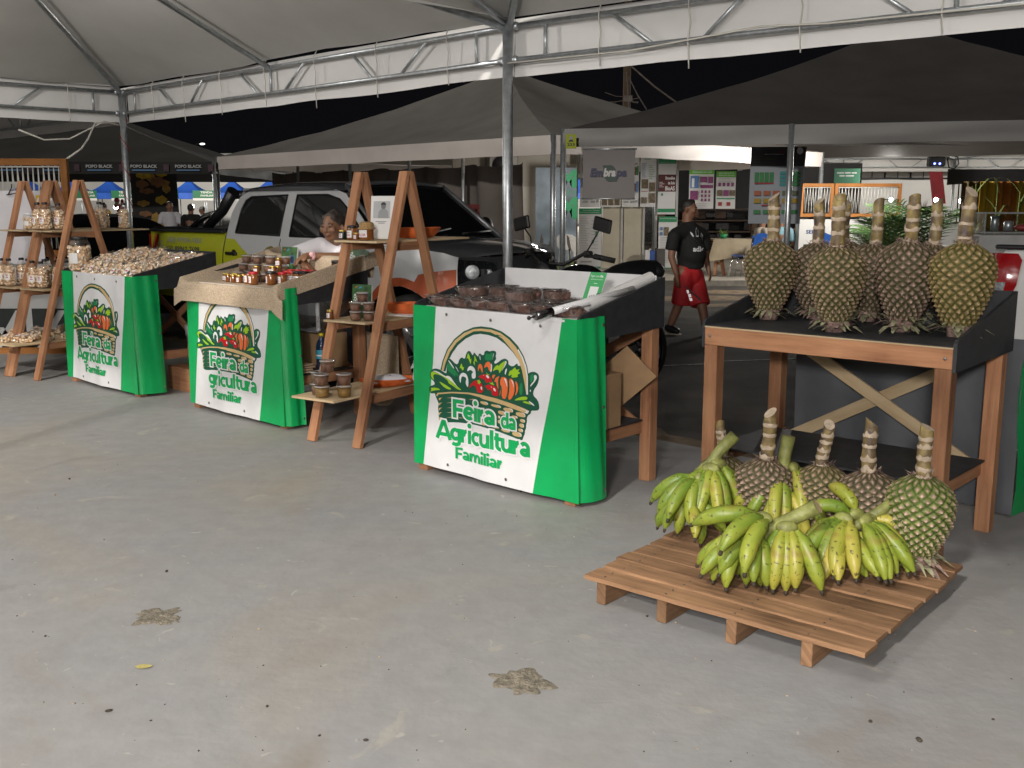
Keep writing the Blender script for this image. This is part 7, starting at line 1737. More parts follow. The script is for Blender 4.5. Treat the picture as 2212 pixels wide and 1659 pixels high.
# goods stall with pink wrapping far left, and white covered tables
b = B(); b.box((0, 0, .45), (3.0, .7, .9), 0); b.box((0, -.36, .45), (3.0, .02, .9), 1)
o = b.build('counter', [CONC, mat('pale cloth', (.5, .5, .5), .8)]); o.location = (-14.6, 39, -.03); tag(o, 'pale counter far behind the black hatchback', 'counter')
t = thing('goods_rack', 'rack of pink and red goods left of the pole', 'rack', (gy(283, 480, 38).x, 38, -.03)); rb = random.Random(1)
b = B(); 
for k in range(46): b.ball((rb.uniform(-.5, .35), rb.uniform(-.1, .1), rb.uniform(.8, 1.75)), rb.uniform(.06, .11), k % 3, 8, 6)
b.build('goods', [mat('pink wrap', (.5, .08, .14), .5), mat('red wrap', (.4, .03, .03), .5), mat('cream wrap', (.55, .45, .30), .5)], t); b = B(); b.box((0, 0, .4), (1.1, .5, .8)); b.build('stand', DARKMET, t)
b = B(); b.box((0, 0, .55), (1.0, .45, 1.1), 0, None, .04); o = b.build('freezer', mat('grey freezer', (.33, .34, .37), .5)); o.location = (gy(408, 560, 18.5).x, 18.5, -.03); tag(o, 'grey chest freezer left of the pickup tail', 'freezer')
# --- dark curtain under the grey tent, poles before it
b = B(); CURT = mat('dark brown curtain', (.12, .102, .092), .8, var=.15, scale=2, bump=.5, bscale=5)
a0 = c1[0]+n1*1.2+d1*.3; L_ = 8.6
b.grid(lambda u, v: a0+d1*(L_*u)+n1*(.10*math.sin(u*41)+.06*math.sin(u*97+v*2))+V((0, 0, .25+2.05*v-.06*abs(math.sin(u*19)))), 120, 5)
tag(b.build('curtain', CURT), 'long dark brown curtain hung under the grey tent behind the pickup', 'curtain')
for k, s_ in enumerate((1.6, 3.6, 5.6, 7.2)):
    b = B(); q = a0+d1*s_-n1*.25; b.tube([q+V((0, 0, -.03)), q+V((0, 0, 2.6))], .035, 8); tag(b.build('curtain_pole', STEEL), ['thin pole before the curtain, farthest left', 'thin pole before the curtain above the rear car window', 'thin pole before the curtain above the front car window', 'thin pole before the curtain beside the ladder top'][k], 'pole', 'poles of the curtain')
# --- beige cabin with air conditioner
t = thing('cabin', 'plain beige site cabin behind the middle pole', 'cabin', (0, 22.2, .08)); CAB = mat('beige cabin panel', (.30, .275, .235), .7, var=.06, scale=.8)
b = B(); b.box((-.02, 1.2, 1.28), (2.50, 2.4, 2.56), 0, None, .02)
for x in (-.55, .12): b.box((x, -.004, 1.28), (.02, .014, 2.5), 1)
b.build('wall', [CAB, mat('cabin joint', (.13, .12, .10), .8)], t)
b = B(); b.box((.55, -.012, 1.05), (1.35, .012, 1.6)); b.build('panel', mat('pale board', (.40, .37, .32), .6, var=.04), t)
b = B(); b.box((-.18, -.16, 2.28), (.60, .30, .48), 0, None, .02); b.lathe([(.19, 0), (.19, .01), (.0, .012)], 20, (-.22, -.315, 2.28), 1, rot=Matrix.Rotation(R(90), 3, 'X')); b.build('air_conditioner', [mat('grey unit', (.25, .24, .22), .6), DARKMET], t)
# dark red crates stacked beyond the bonnet
for k in range(4):
    t = thing('crate', ['dark red plastic crate at the bottom of the stack past the bonnet', 'dark red plastic crate second from bottom of the stack', 'dark red plastic crate third from bottom of the stack', 'dark red plastic crate on top of the stack past the bonnet'][k], 'crate', (gy(991, 460, 14.6).x, 14.6, -.03+.40*k), .3, 'stacked dark red crates')
    b = B()
    for s in (-1, 1):
        b.box((0, s*.17, .20), (.50, .012, .05)); b.box((0, s*.17, .36), (.50, .012, .06)); b.box((0, s*.17, .04), (.50, .012, .07)); b.box((s*.25, 0, .20), (.012, .34, .38))
        for i in range(9): b.box((-.23+.0575*i, s*.172, .2), (.012, .012, .36))
    b.box((0, 0, .015), (.50, .34, .02)); b.build('crate_body', mat('dark red plastic', (.10, .012, .010), .5, var=.1), t)
# --- poster with green letters and white horse
def flat(label, px0, px1, py0, py1, Y, name='poster', ang=0., grp=None, z_off=0.):
    p0, p1 = gy(px0, py1, Y), gy(px1, py0, Y); t = thing(name, label, name.replace('_', ' '), ((p0.x+p1.x)/2, Y, p0.z), R(ang), grp)
    return t, p1.x-p0.x, p1.z-p0.z
PINK = mat('poster plum ink', (.22, .05, .16), .6, var=.4, scale=25); PBLUE = mat('poster blue ink', (.10, .20, .42), .6, var=.2); PGRY = mat('poster grey ink', (.34, .34, .34), .7, var=0); PGRN = mat('poster green ink', (.015, .23, .09), .6, var=0); PBRN = mat('poster photo brown', (.16, .12, .07), .6, var=.6, scale=20); PLIM = mat('poster bright green', (.12, .38, .05), .6, var=0); MARN = mat('poster maroon', (.10, .02, .022), .6, var=.3, scale=9); PWHT = mat('poster paper', (.66, .66, .655), .6, var=.02); DKR = mat('poster dark red', (.3, .02, .02), .6, var=0)
def lines(b, f, x0, x1, z0, z1, n, m, rb, t=.011):
    for k in range(n):
        z = z1-(z1-z0)*k/max(1, n-1); w_ = (x1-x0)*rb.uniform(.55, 1); b.poly([f(x0, z), f(x0+w_, z), f(x0+w_, z+t), f(x0, z+t)], m)
t, W_, H_ = flat('blue grey poster with big green letters and a white horse', 1156, 1246, 362, 596, 21.6)
b = B(); b.box((0, 0, H_/2), (W_, .02, H_), 0); f = lambda x, z: V((x*W_, -.012, z*H_)); g = lambda x, z: V((x*W_, -.014, z*H_))
b.poly([f(-.5, 0), f(.5, 0), f(.5, .14), f(-.5, .11)], 1)
for tx, x0, x1, z, c_ in (('M', .10, .5, .83, .14), ('M', .10, .52, .55, .17)): stroke_text(b, 'i', lambda x, z_, k: V((0, 0, -9)), 0, .1, 0, .1, 2) if False else put_text(b, tx, lambda x, z_: V((x, -.013, z_)), x0*W_, x1*W_, z*H_, c_*H_, 2, .07)
put_text(b, 'É P', lambda x, z_: V((x, -.013, z_)), .28*W_, .5*W_, .745*H_, .05*H_, 2, .0)
horse = [(.02, .36), (.12, .40), (.25, .39), (.40, .385), (.50, .36), (.50, .10), (.46, .08), (.44, .22), (.38, .25), (.35, .10), (.31, .10), (.30, .24), (.16, .26), (.11, .10), (.07, .10), (.09, .25), (.03, .28)]
b.poly([f(*p) for p in horse], 3); b.poly([g(.26, .39), g(.33, .36), g(.38, .25), g(.35, .22), g(.28, .30)], 4); b.poly([g(.31, .25), g(.36, .25), g(.38, .10), g(.33, .10)], 4); b.poly([f(-.42, .22), f(-.36, .40), f(-.30, .34), f(-.33, .22), f(-.36, .10), f(-.40, .10)], 4); b.poly([f(-.2, .26), f(-.12, .36), f(-.08, .30), f(-.10, .10), f(-.15, .10)], 4)
b.build('sheet', [mat('poster slate blue', (.10, .13, .155), .6, var=.4, scale=3), mat('poster grass', (.10, .13, .04), .6, var=.3), PGRN, mat('poster horse white', (.36, .35, .33), .6, var=.15), mat('poster dark brown', (.05, .04, .035), .6)], t)
# --- booth: slim posts, cream boards, posters
t = thing('booth_partition', 'cream board and glass partition carrying the posters', 'partition', (0, 24.3, .08))
b = B(); zt2 = 2.75
for px in (1246, 1299, 1344, 1391, 1418, 1462): x = gy(px, 450, 24.25).x; b.box((x, -.03, zt2/2), (.05, .05, zt2))
b.box((gy(1354, 450, 24.25).x, -.03, zt2), (2.4, .05, .06)); b.build('posts', mat('pale post', (.45, .45, .43), .5), t)
for p0, p1 in ((1300, 1344), (1346, 1390)):
    b = B(); x0, x1 = gy(p0, 450, 24.3).x, gy(p1, 450, 24.3).x; b.box(((x0+x1)/2, 0, .72), (x1-x0-.05, .03, 1.42)); b.build('board', mat('cream board', (.50, .45, .35), .6, var=.05), t)
b = B(); x0, x1 = gy(1391, 450, 24.3).x, gy(1418, 450, 24.3).x; b.box(((x0+x1)/2, 0, 1.35), (x1-x0-.05, .01, 2.6)); b.build('glass', film('booth glass', (.8, .82, .8), .3, .1, .1), t)
def poster(label, px0, px1, py0, py1, Y, kind, seed, ang=0.):
    t, W_, H_ = flat(label, px0, px1, py0, py1, Y, 'poster', ang, 'posters at the information booth'); rb = random.Random(seed); b = B()
    b.grid(lambda u, v: V(((u-.5)*W_, -.02+.012*math.sin(v*6+seed), H_*v)), 2, 6, 0, False); k0 = [0]
    def f(x, z): return V((x*W_, -.036-.0008*k0[0], z*H_))
    def rc(x0, z0, x1, z1, m): k0[0] += 1; b.poly([f(x0, z0), f(x1, z0), f(x1, z1), f(x0, z1)], m)
    if kind == 'head':
        rc(-.5, .91, .5, 1, 1); rc(-.5, 0, .5, .07, 1); k0[0] += 1; put_text(b, 'Dia de Campo: Agricultura', f, -.32, .42, .963, .014, 7, 0) ; put_text(b, 'Sustentável, cultura de saúde', f, -.44, .40, .93, .014, 7, 0)
        lines(b, f, -.42, .0, .30, .86, 22, 6, rb, .006); lines(b, f, .05, .42, .36, .80, 9, 6, rb, .006); rc(.22, .70, .38, .80, 3); rc(.26, .55, .34, .64, 1); rc(.1, .44, .18, .50, 1); rc(-.4, .14, .1, .16, 6)
    elif kind == 'bio':
        rc(-.5, .89, .5, 1, 1); rc(-.5, .04, .5, .10, 1); rc(-.5, .40, .5, .70, 4); k0[0] += 1
        put_text(b, 'Dia de Campo: Agricultura', f, -.32, .42, .955, .016, 7, 0); put_text(b, 'Sustentável, cultura de saúde', f, -.44, .44, .91, .015, 7, 0)
        put_text(b, 'Bioanálise', f, -.10, .44, .615, .05, 7, .03); put_text(b, 'de Solo', f, .05, .44, .53, .048, 7, .03); put_text(b, 'BioAS', f, -.10, .44, .425, .07, 7, .03); lines(b, f, -.45, -.15, .48, .56, 4, 7, rb, .008); rc(-.32, .33, -.22, .37, 1)
    elif kind == 'low':
        rc(-.5, .90, .5, 1, 1); rc(-.5, 0, .5, .02, 1); k0[0] += 1; put_text(b, 'Dia de Campo: Agricultura', f, -.44, .46, .96, .016, 7, 0); rc(-.42, .74, -.28, .80, 5); rc(-.42, .64, -.28, .71, 5); rc(-.2, .64, .06, .80, 3); lines(b, f, -.40, .40, .12, .60, 16, 6, rb, .006)
    elif kind == 'photo':
        k0[0] += 1; lines(b, f, -.30, .40, .92, .95, 2, 1, rb, .008); lines(b, f, -.42, -.08, .58, .84, 12, 5, rb, .008); lines(b, f, .02, .44, .55, .80, 8, 1, rb, .008)
        for x0, z0, x1, z1 in ((-.42, .36, .0, .54), (.08, .30, .46, .48), (.08, .08, .46, .27), (-.42, .07, -.27, .19), (-.2, .07, -.06, .19)): rc(x0, z0, x1, z1, 3)
        rc(-.42, .30, 0, .31, 8)
    elif kind == 'side':
        for x0, z0, x1, z1, m in ((-.4, .82, .4, .86, 6), (-.35, .62, .35, .78, 3), (-.4, .36, -.1, .52, 5), (.0, .3, .4, .46, 3), (-.35, .08, -.1, .12, 6), (.05, .08, .25, .12, 6), (.32, .09, .44, .13, 6), (.36, .62, .46, .8, 1), (.34, .28, .46, .5, 5)): rc(x0, z0, x1, z1, m)
        lines(b, f, -.40, .35, .14, .28, 6, 6, rb, .008)
    elif kind == 'pics':
        rc(-.5, .0, .5, .16, 0)
        for k in range(3): rc(-.46+.32*k, .03, -.18+.32*k, .40, 3)
        lines(b, f, -.4, .4, .5, .9, 8, 6, rb, .008)
    else:  # green header with plum photos
        rc(-.5, .84, .5, 1, 2); k0[0] += 1; put_text(b, 'BOAS PRÁTICAS DE', f, -.38, .38, .935, .03, 7, .01); put_text(b, 'PRODUÇÃO DO AÇAÍ', f, -.38, .40, .875, .03, 7, .01)
        if kind == 'acai':
            rc(-.46, .50, -.12, .80, 5); rc(-.40, .52, -.3, .74, 7); rc(-.04, .64, .20, .78, 9); rc(.26, .62, .46, .78, 9); rc(-.04, .50, .46, .58, 9); rc(-.46, .22, -.14, .44, 9)
            for k in range(9): rc(-.02+.15*(k % 3), .18+.10*(k//3), .06+.15*(k % 3), .25+.10*(k//3), 9)
            lines(b, f, -.4, .4, .04, .12, 3, 6, rb, .008)
        else:
            for k in range(4): rc(-.40+.22*k, .60, -.26+.22*k, .70, 9)
            for k in range(3): rc(-.45+.32*k, .34, -.17+.32*k, .50, 3 if k != 1 else 9)
            rc(-.46, .26, .46, .29, 1); rc(-.38, .08, -.18, .18, 8); rc(.05, .08, .25, .18, 8); lines(b, f, -.4, .4, .72, .80, 3, 6, rb, .01)
    b.build('sheet', [PWHT, PGRN, PLIM, PBRN, MARN, PBLUE, PGRY, INKW, DKR, PINK], t)
poster('green headed white poster left, low behind the motorbike mirror', 1249, 1299, 450, 585, 24.15, 'head', 3, -2)
poster('white poster mostly hidden behind the hung grey logo banner', 1252, 1297, 325, 448, 24.1, 'side', 4)
poster('white poster with three photo tiles below the grey logo banner', 1298, 1342, 335, 447, 24.1, 'pics', 5)
poster('white poster with small pictures right of the grey logo banner', 1343, 1381, 336, 447, 24.1, 'side', 6)
poster('white poster with blue text and brown photos', 1382, 1418, 336, 447, 24.1, 'photo', 7)
poster('poster with green header and maroon middle band', 1420, 1461, 340, 463, 24.1, 'bio', 8)
poster('long white poster with green header curling at the floor', 1420, 1462, 468, 580, 24.0, 'low', 9, 4)
poster('bright green headed poster with plum photos behind the walking man', 1487, 1543, 362, 451, 27.0, 'acai', 10)
poster('bright green headed poster with small photos, second one', 1545, 1590, 370, 451, 27.0, 'acai2', 11)
# hung grey banner with the institute logo
t, W_, H_ = flat('grey hanging banner with blue and green logo lettering', 1257, 1373, 322, 429, 15.35, 'hanging_banner', -6)
b = B(); b.grid(lambda u, v: V(((u-.5)*W_*(1-.03*math.sin(v*3.1)), .012*math.sin(u*6)*(1-v), H_*v)), 10, 6); b.build('cloth', mat('grey banner cloth', (.20, .185, .18), .7, var=.03), t)
b = B(); b.tube([(-W_*.5, 0, H_), (W_*.52, 0, H_)], .012, 8); b.tube([(-W_*.5, 0, 0), (W_*.5, 0, 0)], .010, 8); b.build('rod', STEEL, t)
b = B(); f = lambda x, z: V((x*W_, -.018, z*H_)); g = lambda x, z: V((x, -.0205, z)); g2 = lambda x, z: V((x, -.0215, z))
zq = lambda x, y: ((x/10.37-(-6.))/136.5-.5, 1-(y/10.37-32)/124.5)
leaf = [(485, 752), (720, 750), (780, 785), (822, 840), (835, 905), (835, 950), (850, 1050), (880, 1172), (640, 1172), (585, 1140), (545, 1090), (530, 1040), (512, 950), (500, 830)]
b.poly([f(*zq(*p)) for p in leaf], 1)
lx = lambda x: zq(x, 0)[0]*W_; lz = lambda y: zq(0, y)[1]*H_; cap = lz(835)-lz(1035)
put_text(b, 'Em', g, lx(148), lx(498), lz(1035), cap, 0, .05, .18); put_text(b, 'bra', g2, lx(508), lx(838), lz(1035), cap, 2, .05, .18); put_text(b, 'pa', g, lx(842), lx(1130), lz(1035), cap, 0, .05, .18)
b.build('logo', [mat('logo navy', (.003, .003, .045), .5, var=0), mat('logo deep green', (.002, .026, .014), .5, var=0), mat('logo pale', (.48, .46, .45), .5, var=0)], t)
# yellow-green number tag at the corner of the tent skirt
t, W_, H_ = flat('small yellow green tag numbered 223 on the tent corner', 1222, 1245, 290, 321, 15.60, 'tag', 0)
b = B(); b.box((0, 0, H_/2), (W_, .008, H_), 0, None, .001); put_text(b, '223', lambda x, z: V((x, -.006, z)), -.36*W_, .36*W_, .20*H_, .18*H_, 1, .03)
b.poly([V((.0+.17*W_*math.cos(k*.35), -.0055, .74*H_+.14*H_*math.sin(k*.35))) for k in range(18)], 2); b.poly([V((-.25*W_, -.0062, .48*H_)), V((.25*W_, -.0062, .48*H_)), V((.12*W_, -.0062, .62*H_)), V((-.12*W_, -.0062, .62*H_))], 1)
b.build('card', [mat('acid yellow card', (.33, .38, .015), .6, var=0), INKK, PGRY], t)
# dark hanging poster of colour chips
t, W_, H_ = flat('dark topped hanging poster of coloured boxes behind the left pineapple', 1617, 1738, 317, 483, 15.9, 'hanging_poster', -4)
b = B(); b.grid(lambda u, v: V(((u-.5)*W_*(1+.06*(v-.5))+.03*(v-.5), .015*math.sin(u*5+v*4), H_*v)), 8, 8, 0)
for i in range(0, len(b.f)):
    if i >= 48: b.m[i] = 1
kk = [0]
def rc(x0, z0, x1, z1, m): kk[0] += 1; f = lambda x, z: V((x*W_, -.024-.0006*kk[0], z*H_)); b.poly([f(x0, z0), f(x1, z0), f(x1, z1), f(x0, z1)], m)
for k in range(4): rc(-.42+.092*k, .54, -.34+.092*k, .67, 2); rc(.05, .49+.05*k, .20, .53+.05*k, 3); rc(.29, .49+.05*k, .44, .53+.05*k, 2)
rc(-.42, .52, -.06, .535, 4)
for k in range(5): rc(-.42+.175*k, .37, -.29+.175*k, .43, 5 if k < 3 else 6); rc(-.42+.175*k, .27, -.29+.175*k, .33, 7); rc(-.42+.175*k, .13, -.29+.175*k, .18, 2)
rc(-.28, .235, .10, .25, 4); rc(-.25, .90, .10, .905, 8); rc(.0, .925, .12, .935, 4)
f = lambda x, z: V((x*W_, -.045, z*H_)); b.poly([f(.40+.06*math.cos(k*.35), .945+.045*math.sin(k*.35)) for k in range(18)], 8)
for k in range(6): rc(-.45, .87-.02*k, -.45+.3+.05*(k % 3), .875-.02*k, 6)
b.build('sheet', [mat('poster slate', (.25, .27, .30), .55, var=.05), mat('poster dark plum', (.022, .018, .024), .4, var=.5, scale=4, bump=.5, bscale=6), mat('chip green', (.03, .16, .05), .6, var=.2), mat('chip teal', (.03, .20, .20), .6, var=.1), DKR, mat('chip rust', (.30, .09, .04), .6, var=.1), mat('chip moss', (.08, .10, .04), .6, var=.1), mat('chip gold', (.30, .20, .02), .6, var=.1), INKW], t)
# --- paint tin box, dark racks, table, chairs
t = thing('tin', 'blue and white tin standing by the booth wall', 'tin', (gy(1402, 560, 23.9).x, 23.9, .08)); b = B(); b.box((-.05, 0, .22), (.11, .2, .44), 0, None, .006); b.box((.06, 0, .215), (.12, .2, .43), 1, None, .006); b.lathe([(.03, 0), (.03, .03), (0, .03)], 10, (.02, 0, .44), 0); b.build('tin_body', [PWHT, mat('tin blue', (.03, .08, .30), .5, var=.5, scale=14)], t)
b = B(); b.box((.27, .05, .24), (.2, .3, .46), 0, None, .01); o = b.build('carton', mat('dark carton', (.10, .09, .085), .8)); o.location = (gy(1402, 560, 23.9).x, 24., .08); tag(o, 'dark grey carton beside the blue tin', 'box')
b = B(); rb = random.Random(8)
for k in range(5): b.box((0, 0, .25+.30*k), (5.2, .5, .035), 0)
for x in (-2.6, -.9, .9, 2.6): b.box((x, 0, .75), (.06, .5, 1.5), 0)
for k in range(60): b.box((rb.uniform(-2.4, 2.4), rb.uniform(-.1, .1), .40+.30*rb.randrange(4)), (rb.uniform(.1, .4), .3, rb.uniform(.10, .22)), rb.randrange(3))
o = b.build('rack', [mat('dark brown rack', (.05, .028, .018), .8), mat('dark goods', (.03, .028, .03), .8), mat('brown goods', (.09, .05, .03), .8)]); o.location = (5.6, 28.4, -.03); tag(o, 'dark shelving rack of goods behind the walking man', 'rack')
b = B(); b.box((0, 0, 1.35), (6.5, .05, 2.7)); o = b.build('dark_screen', mat('black screen cloth', (.02, .019, .02), .8)); o.location = (6.4, 29.0, -.03); tag(o, 'black cloth screen behind the dark rack', 'screen')
t = thing('table', 'wooden trestle table with tan cloth at the far booth', 'table', (gy(1583, 560, 21.6).x+.1, 21.9, .08)); b = B(); b.box((0, 0, .74), (1.0, .7, .035)); b.build('table_top', WOOD, t)
b = B(); b.grid(lambda u, v: V((-.52+1.04*u+(-.12*(1-v)*(1-u)), -.37-.03*math.sin(u*15)*(1-v), .765-.46*(1-v)*(1-.35*u))), 14, 5); b.grid(lambda u, v: V((-.52+1.04*u, -.37+.74*v, .765)), 4, 4); b.build('cloth', mat('tan cloth', (.34, .28, .19), .9, var=.1), t)
for x in (-.35, .35): b = B(); b.beam((x-.10, -.2, 0), (x, 0, .72), .06, .06); b.beam((x+.10, -.2, 0), (x, 0, .72), .06, .06); b.beam((x-.06, -.13, .25), (x+.06, -.13, .25), .03, .05); b.build('leg', WOOD, t)
t = thing('potted_plant', 'small bright green plant on the tan table', 'plant', (gy(1563, 505, 21.9).x, 21.9, .85)); rb = random.Random(2); b = B()
for k in range(60):
    a = rb.uniform(0, 6.3); l = rb.uniform(.08, .2); d = V((math.cos(a), math.sin(a), rb.uniform(.3, 1.6))).normalized(); s_ = V((-math.sin(a), math.cos(a), 0))*.012; b.add([V((0, 0, .06))-s_, V((0, 0, .06))+s_, d*l+V((0, 0, .05))], [[0, 1, 2]])
b.build('leaves', mat('light green leaf', (.16, .26, .05), .6, var=.3, scale=20), t); b = B(); b.lathe([(0, 0), (.06, 0), (.08, .09), (0, .08)], 12); b.build('pot', MGREEN, t)
BLU = mat('blue plastic seat', (.015, .08, .32), .45, var=.08)
for k, (px, Y, rz, lab) in enumerate(((1606, 21.2, R(150), 'blue plastic chair at the tan table, left one'), (1632, 21.3, R(100), 'blue plastic chair right of the first, under the hanging poster'), (1770, 21.8, R(80), 'blue chair seen between the pineapple stalks'))):
    t = thing('chair', lab, 'chair', (gy(px, 560, Y).x, Y, .08), rz, 'blue chairs at the far table'); b = B(); b.grid(lambda u, v: V((-.2+.4*u, -.2+.4*v, .45+.02*math.cos(u*6))), 4, 4); b.box((0, 0, .44), (.40, .40, .012)); b.build('seat', BLU, t)
    b = B(); b.grid(lambda u, v: V((-.22-.07*v, (-.5+u)*.42, .58+.30*v-.03*math.cos(u*6.28))), 6, 3); b.build('backrest', BLU, t)
    for sx, sy in ((-1, -1), (-1, 1), (1, -1), (1, 1)): b = B(); b.tube([(sx*.17, sy*.17, .44), (sx*.24, sy*.22, 0)], .013, 6); b.build('leg', CHROME, t)
    for sy in (-1, 1): b = B(); b.tube([(-.17, sy*.19, .44), (-.28, sy*.19, .88)], .012, 6); b.build('back_frame', CHROME, t)
# --- cord-laced timber frames on white counters
ORW = wood('orange stained timber', (.22, .085, .022), (.40, .17, .05)); CORDM = mat('lacing cord', (.48, .47, .44), .8, var=0); CNTW = mat('white counter front', (.52, .52, .51), .6, var=.03); NAVY = mat('counter navy ink', (.015, .03, .14), .6, var=0)
def frame_counter(label, x0, x1, Y, z0, z1, zc, ang=0, nstr=16, lower=True, floor=.08):
    t = thing('laced_counter', label, 'display frame', (x0, Y, floor), R(ang), 'cord laced frames on white counters'); W_ = x1-x0
    b = B()
    for x in (.035, W_-.035): b.box((x, 0, (z0+z1)/2-floor), (.07, .06, z1-z0), 0, None, .003, 2)
    for z in (z0+.035, z1-.035): b.box((W_/2, 0, z-floor), (W_-.14, .055, .07), 0, None, .003, 0)
    b.build('frame', ORW, t); b = B(); st = (W_-.16)/nstr
    for k in range(nstr):
        a, c = .08+st*k, .08+st*(k+1); m_ = (a+c)/2
        b.tube([(a, -.03, z1-.09-floor), (m_+.02*math.sin(k), -.035, z0+.09-floor)], .0055, 5); b.tube([(c, -.03, z1-.09-floor), (m_, -.035, z0+.09-floor)], .0055, 5)
    b.tube([(.07, -.035, z1-.085-floor), (W_-.07, -.035, z1-.085-floor)], .008, 5); b.build('cord_lacing', CORDM, t)
    b = B(); b.box((W_/2, .1, (zc-floor)/2+.06), (W_, .30, zc-floor-.10), 0, None, .003); b.box((W_/2, .1, .05), (W_+.02, .32, .09), 2); f = lambda x, z: V((x, -.053, z-floor)); g = lambda x, z: V((x, -.0545, z-floor))
    n = max(1, int(W_/1.0))
    for k in range(n):
        cx_ = W_*(k+.5)/n; put_text(b, 'SEBRAE', f, cx_-.20, cx_+.20, zc-.28, .075, 1, .03)
        for zz in (zc-.15, zc-.18, zc-.34, zc-.37): b.poly([f(cx_-.06, zz), f(cx_+.06, zz), f(cx_+.06, zz+.014), f(cx_-.06, zz+.014)], 1)
    if lower:
        for k in range(int(W_/.45)):
            x = .1+.45*k; b.poly([f(x, zc-.95), f(x+.38, zc-.95), f(x+.38, zc-.50), f(x, zc-.50)], 3); b.poly([g(x+.02, zc-.93), g(x+.09, zc-.93), g(x+.36, zc-.52), g(x+.28, zc-.52)], 0); b.poly([g(x+.22, zc-.93), g(x+.30, zc-.93), g(x+.14, zc-.70), g(x+.06, zc-.70)], 0)
    b.build('counter', [CNTW, NAVY, ORW, mat('counter dark pattern', (.02, .025, .022), .6, var=.3)], t); return t
frame_counter('cord laced timber frame and white counter at the far right stalls, left one', gy(1728, 430, 21.6).x, gy(1800, 430, 21.6).x, 21.6, 1.30, 1.98, 1.24, 0, 9)
frame_counter('cord laced timber frame and white counter at the far right stalls, right one', gy(1802, 430, 21.5).x, gy(1946, 430, 21.5).x, 21.5, 1.30, 1.98, 1.24, 0, 18)
frame_counter('cord laced timber frame and white counter behind the left ladder shelves', gy(-60, 430, 10.9).x, gy(151, 430, 10.9).x, 10.9, 1.02, 2.03, .98, 0, 16, True, -.03)
b = B(); b.box((0, 0, .55), (4.5, .4, 1.1), 0, None, .01); o = b.build('counter', CNTW); o.location = (gy(2010, 500, 22.2).x, 22.2, .08); tag(o, 'white counter continuing behind the palm', 'counter')
# white shirts hung on the left frame
for px0, px1, py0, py1, lab, m in ((-20, 84, 412, 566, 'white shirt hung on the left cord frame', TEEW), (79, 102, 422, 478, 'yellow cloth hung on the left cord frame', YELS)):
    p0, p1 = gy(px0, py1, 10.78), gy(px1, py0, 10.78); b = B(); b.grid(lambda u, v: V((p0.x+(p1.x-p0.x)*u, 10.80+.015*math.sin(u*9)*(1-v), p0.z+(p1.z-p0.z)*v-.02*math.sin(math.pi*u)*(1-v))), 12, 6)
    if m is TEEW: b.tube([gy(18, 420, 10.75), gy(25, 405, 10.76), gy(25, 398, 10.78)], .006, 6, 1); b.tube([gy(14, 421, 10.75), gy(36, 417, 10.75)], .006, 6, 1)
    tag(b.build('hung_cloth', [m, BLACKP]), lab, 'clothing')
# --- palms by the far counter
def palm(label, px, py, Y, h, n, seed):
    p = gy(px, py, Y); t = thing('palm', label, 'palm', (p.x, Y, .08), 0, 'potted palms at the far counter'); rb = random.Random(seed)
    b = B(); b.lathe([(0, 0), (.16, 0), (.20, .34), (.17, .33), (0, .30)], 16); b.build('pot', mat('brown pot', (.12, .07, .045), .7), t); b = B(); st = B()
    for k in range(n):
        a = 6.2832*k/n+rb.uniform(-.3, .3); L = h*rb.uniform(.65, 1.0); out = rb.uniform(.25, .62); pts = []
        for i in range(9):
            f = i/8; pts.append(V((math.cos(a)*out*f**1.4*h*.8, math.sin(a)*out*f**1.4*h*.8, .30+L*(f-.34*f**3*(.6+out)))))
        st.tube(pts, [.012-.009*i/8 for i in range(9)], 5)
        for i in range(2, 9):
            for s in (-1, 1):
                for q in (0, .5):
                    if i == 8 and q: continue
                    o = pts[i].lerp(pts[min(8, i+1)], q); d = (pts[i]-pts[i-1]).normalized(); sd = d.cross(V((0, 0, 1))).normalized()*s; l = .24*h*(1-.5*abs(i/8-.6))
                    e = o+(sd*.8+d*.6+V((0, 0, -.28))).normalized()*l; wv_ = d*.014; b.add([o-wv_, o+wv_, o.lerp(e, .5)+wv_+V((0, 0, .02)), o.lerp(e, .5)-wv_+V((0, 0, .02)), e], [[0, 1, 2, 3], [3, 2, 4]], rb.randrange(2))
    b.build('fronds', [mat('dark frond', (.03, .075, .022), .5, var=.3), mat('lighter frond', (.06, .12, .03), .5, var=.3)], t); st.build('stems', mat('frond stem', (.12, .14, .04), .6), t); return t
palm('bushy potted palm before the white counter, left of the far pole', 1925, 560, 19.6, 1.75, 17, 3); palm('potted palm with upright fronds beside the bushy one', 1985, 560, 19.9, 1.95, 12, 5); palm('small potted palm right of the laced frame', 1890, 560, 20.4, 1.35, 11, 8)
b = B(); rb = random.Random(4)
for k in range(14): a = rb.uniform(-.5, .5); b.add([V((-.01, 0, 0)), V((.01, 0, 0)), V((a*.25+.04, 0, .35+rb.uniform(-.06, .04)))], [[0, 1, 2]])
o = b.build('dry_grass', mat('straw tuft', (.34, .20, .09), .8, var=.2)); o.location = gy(1988, 470, 19.5); tag(o, 'tuft of tan dry grass above the middle pineapples', 'grass tuft')
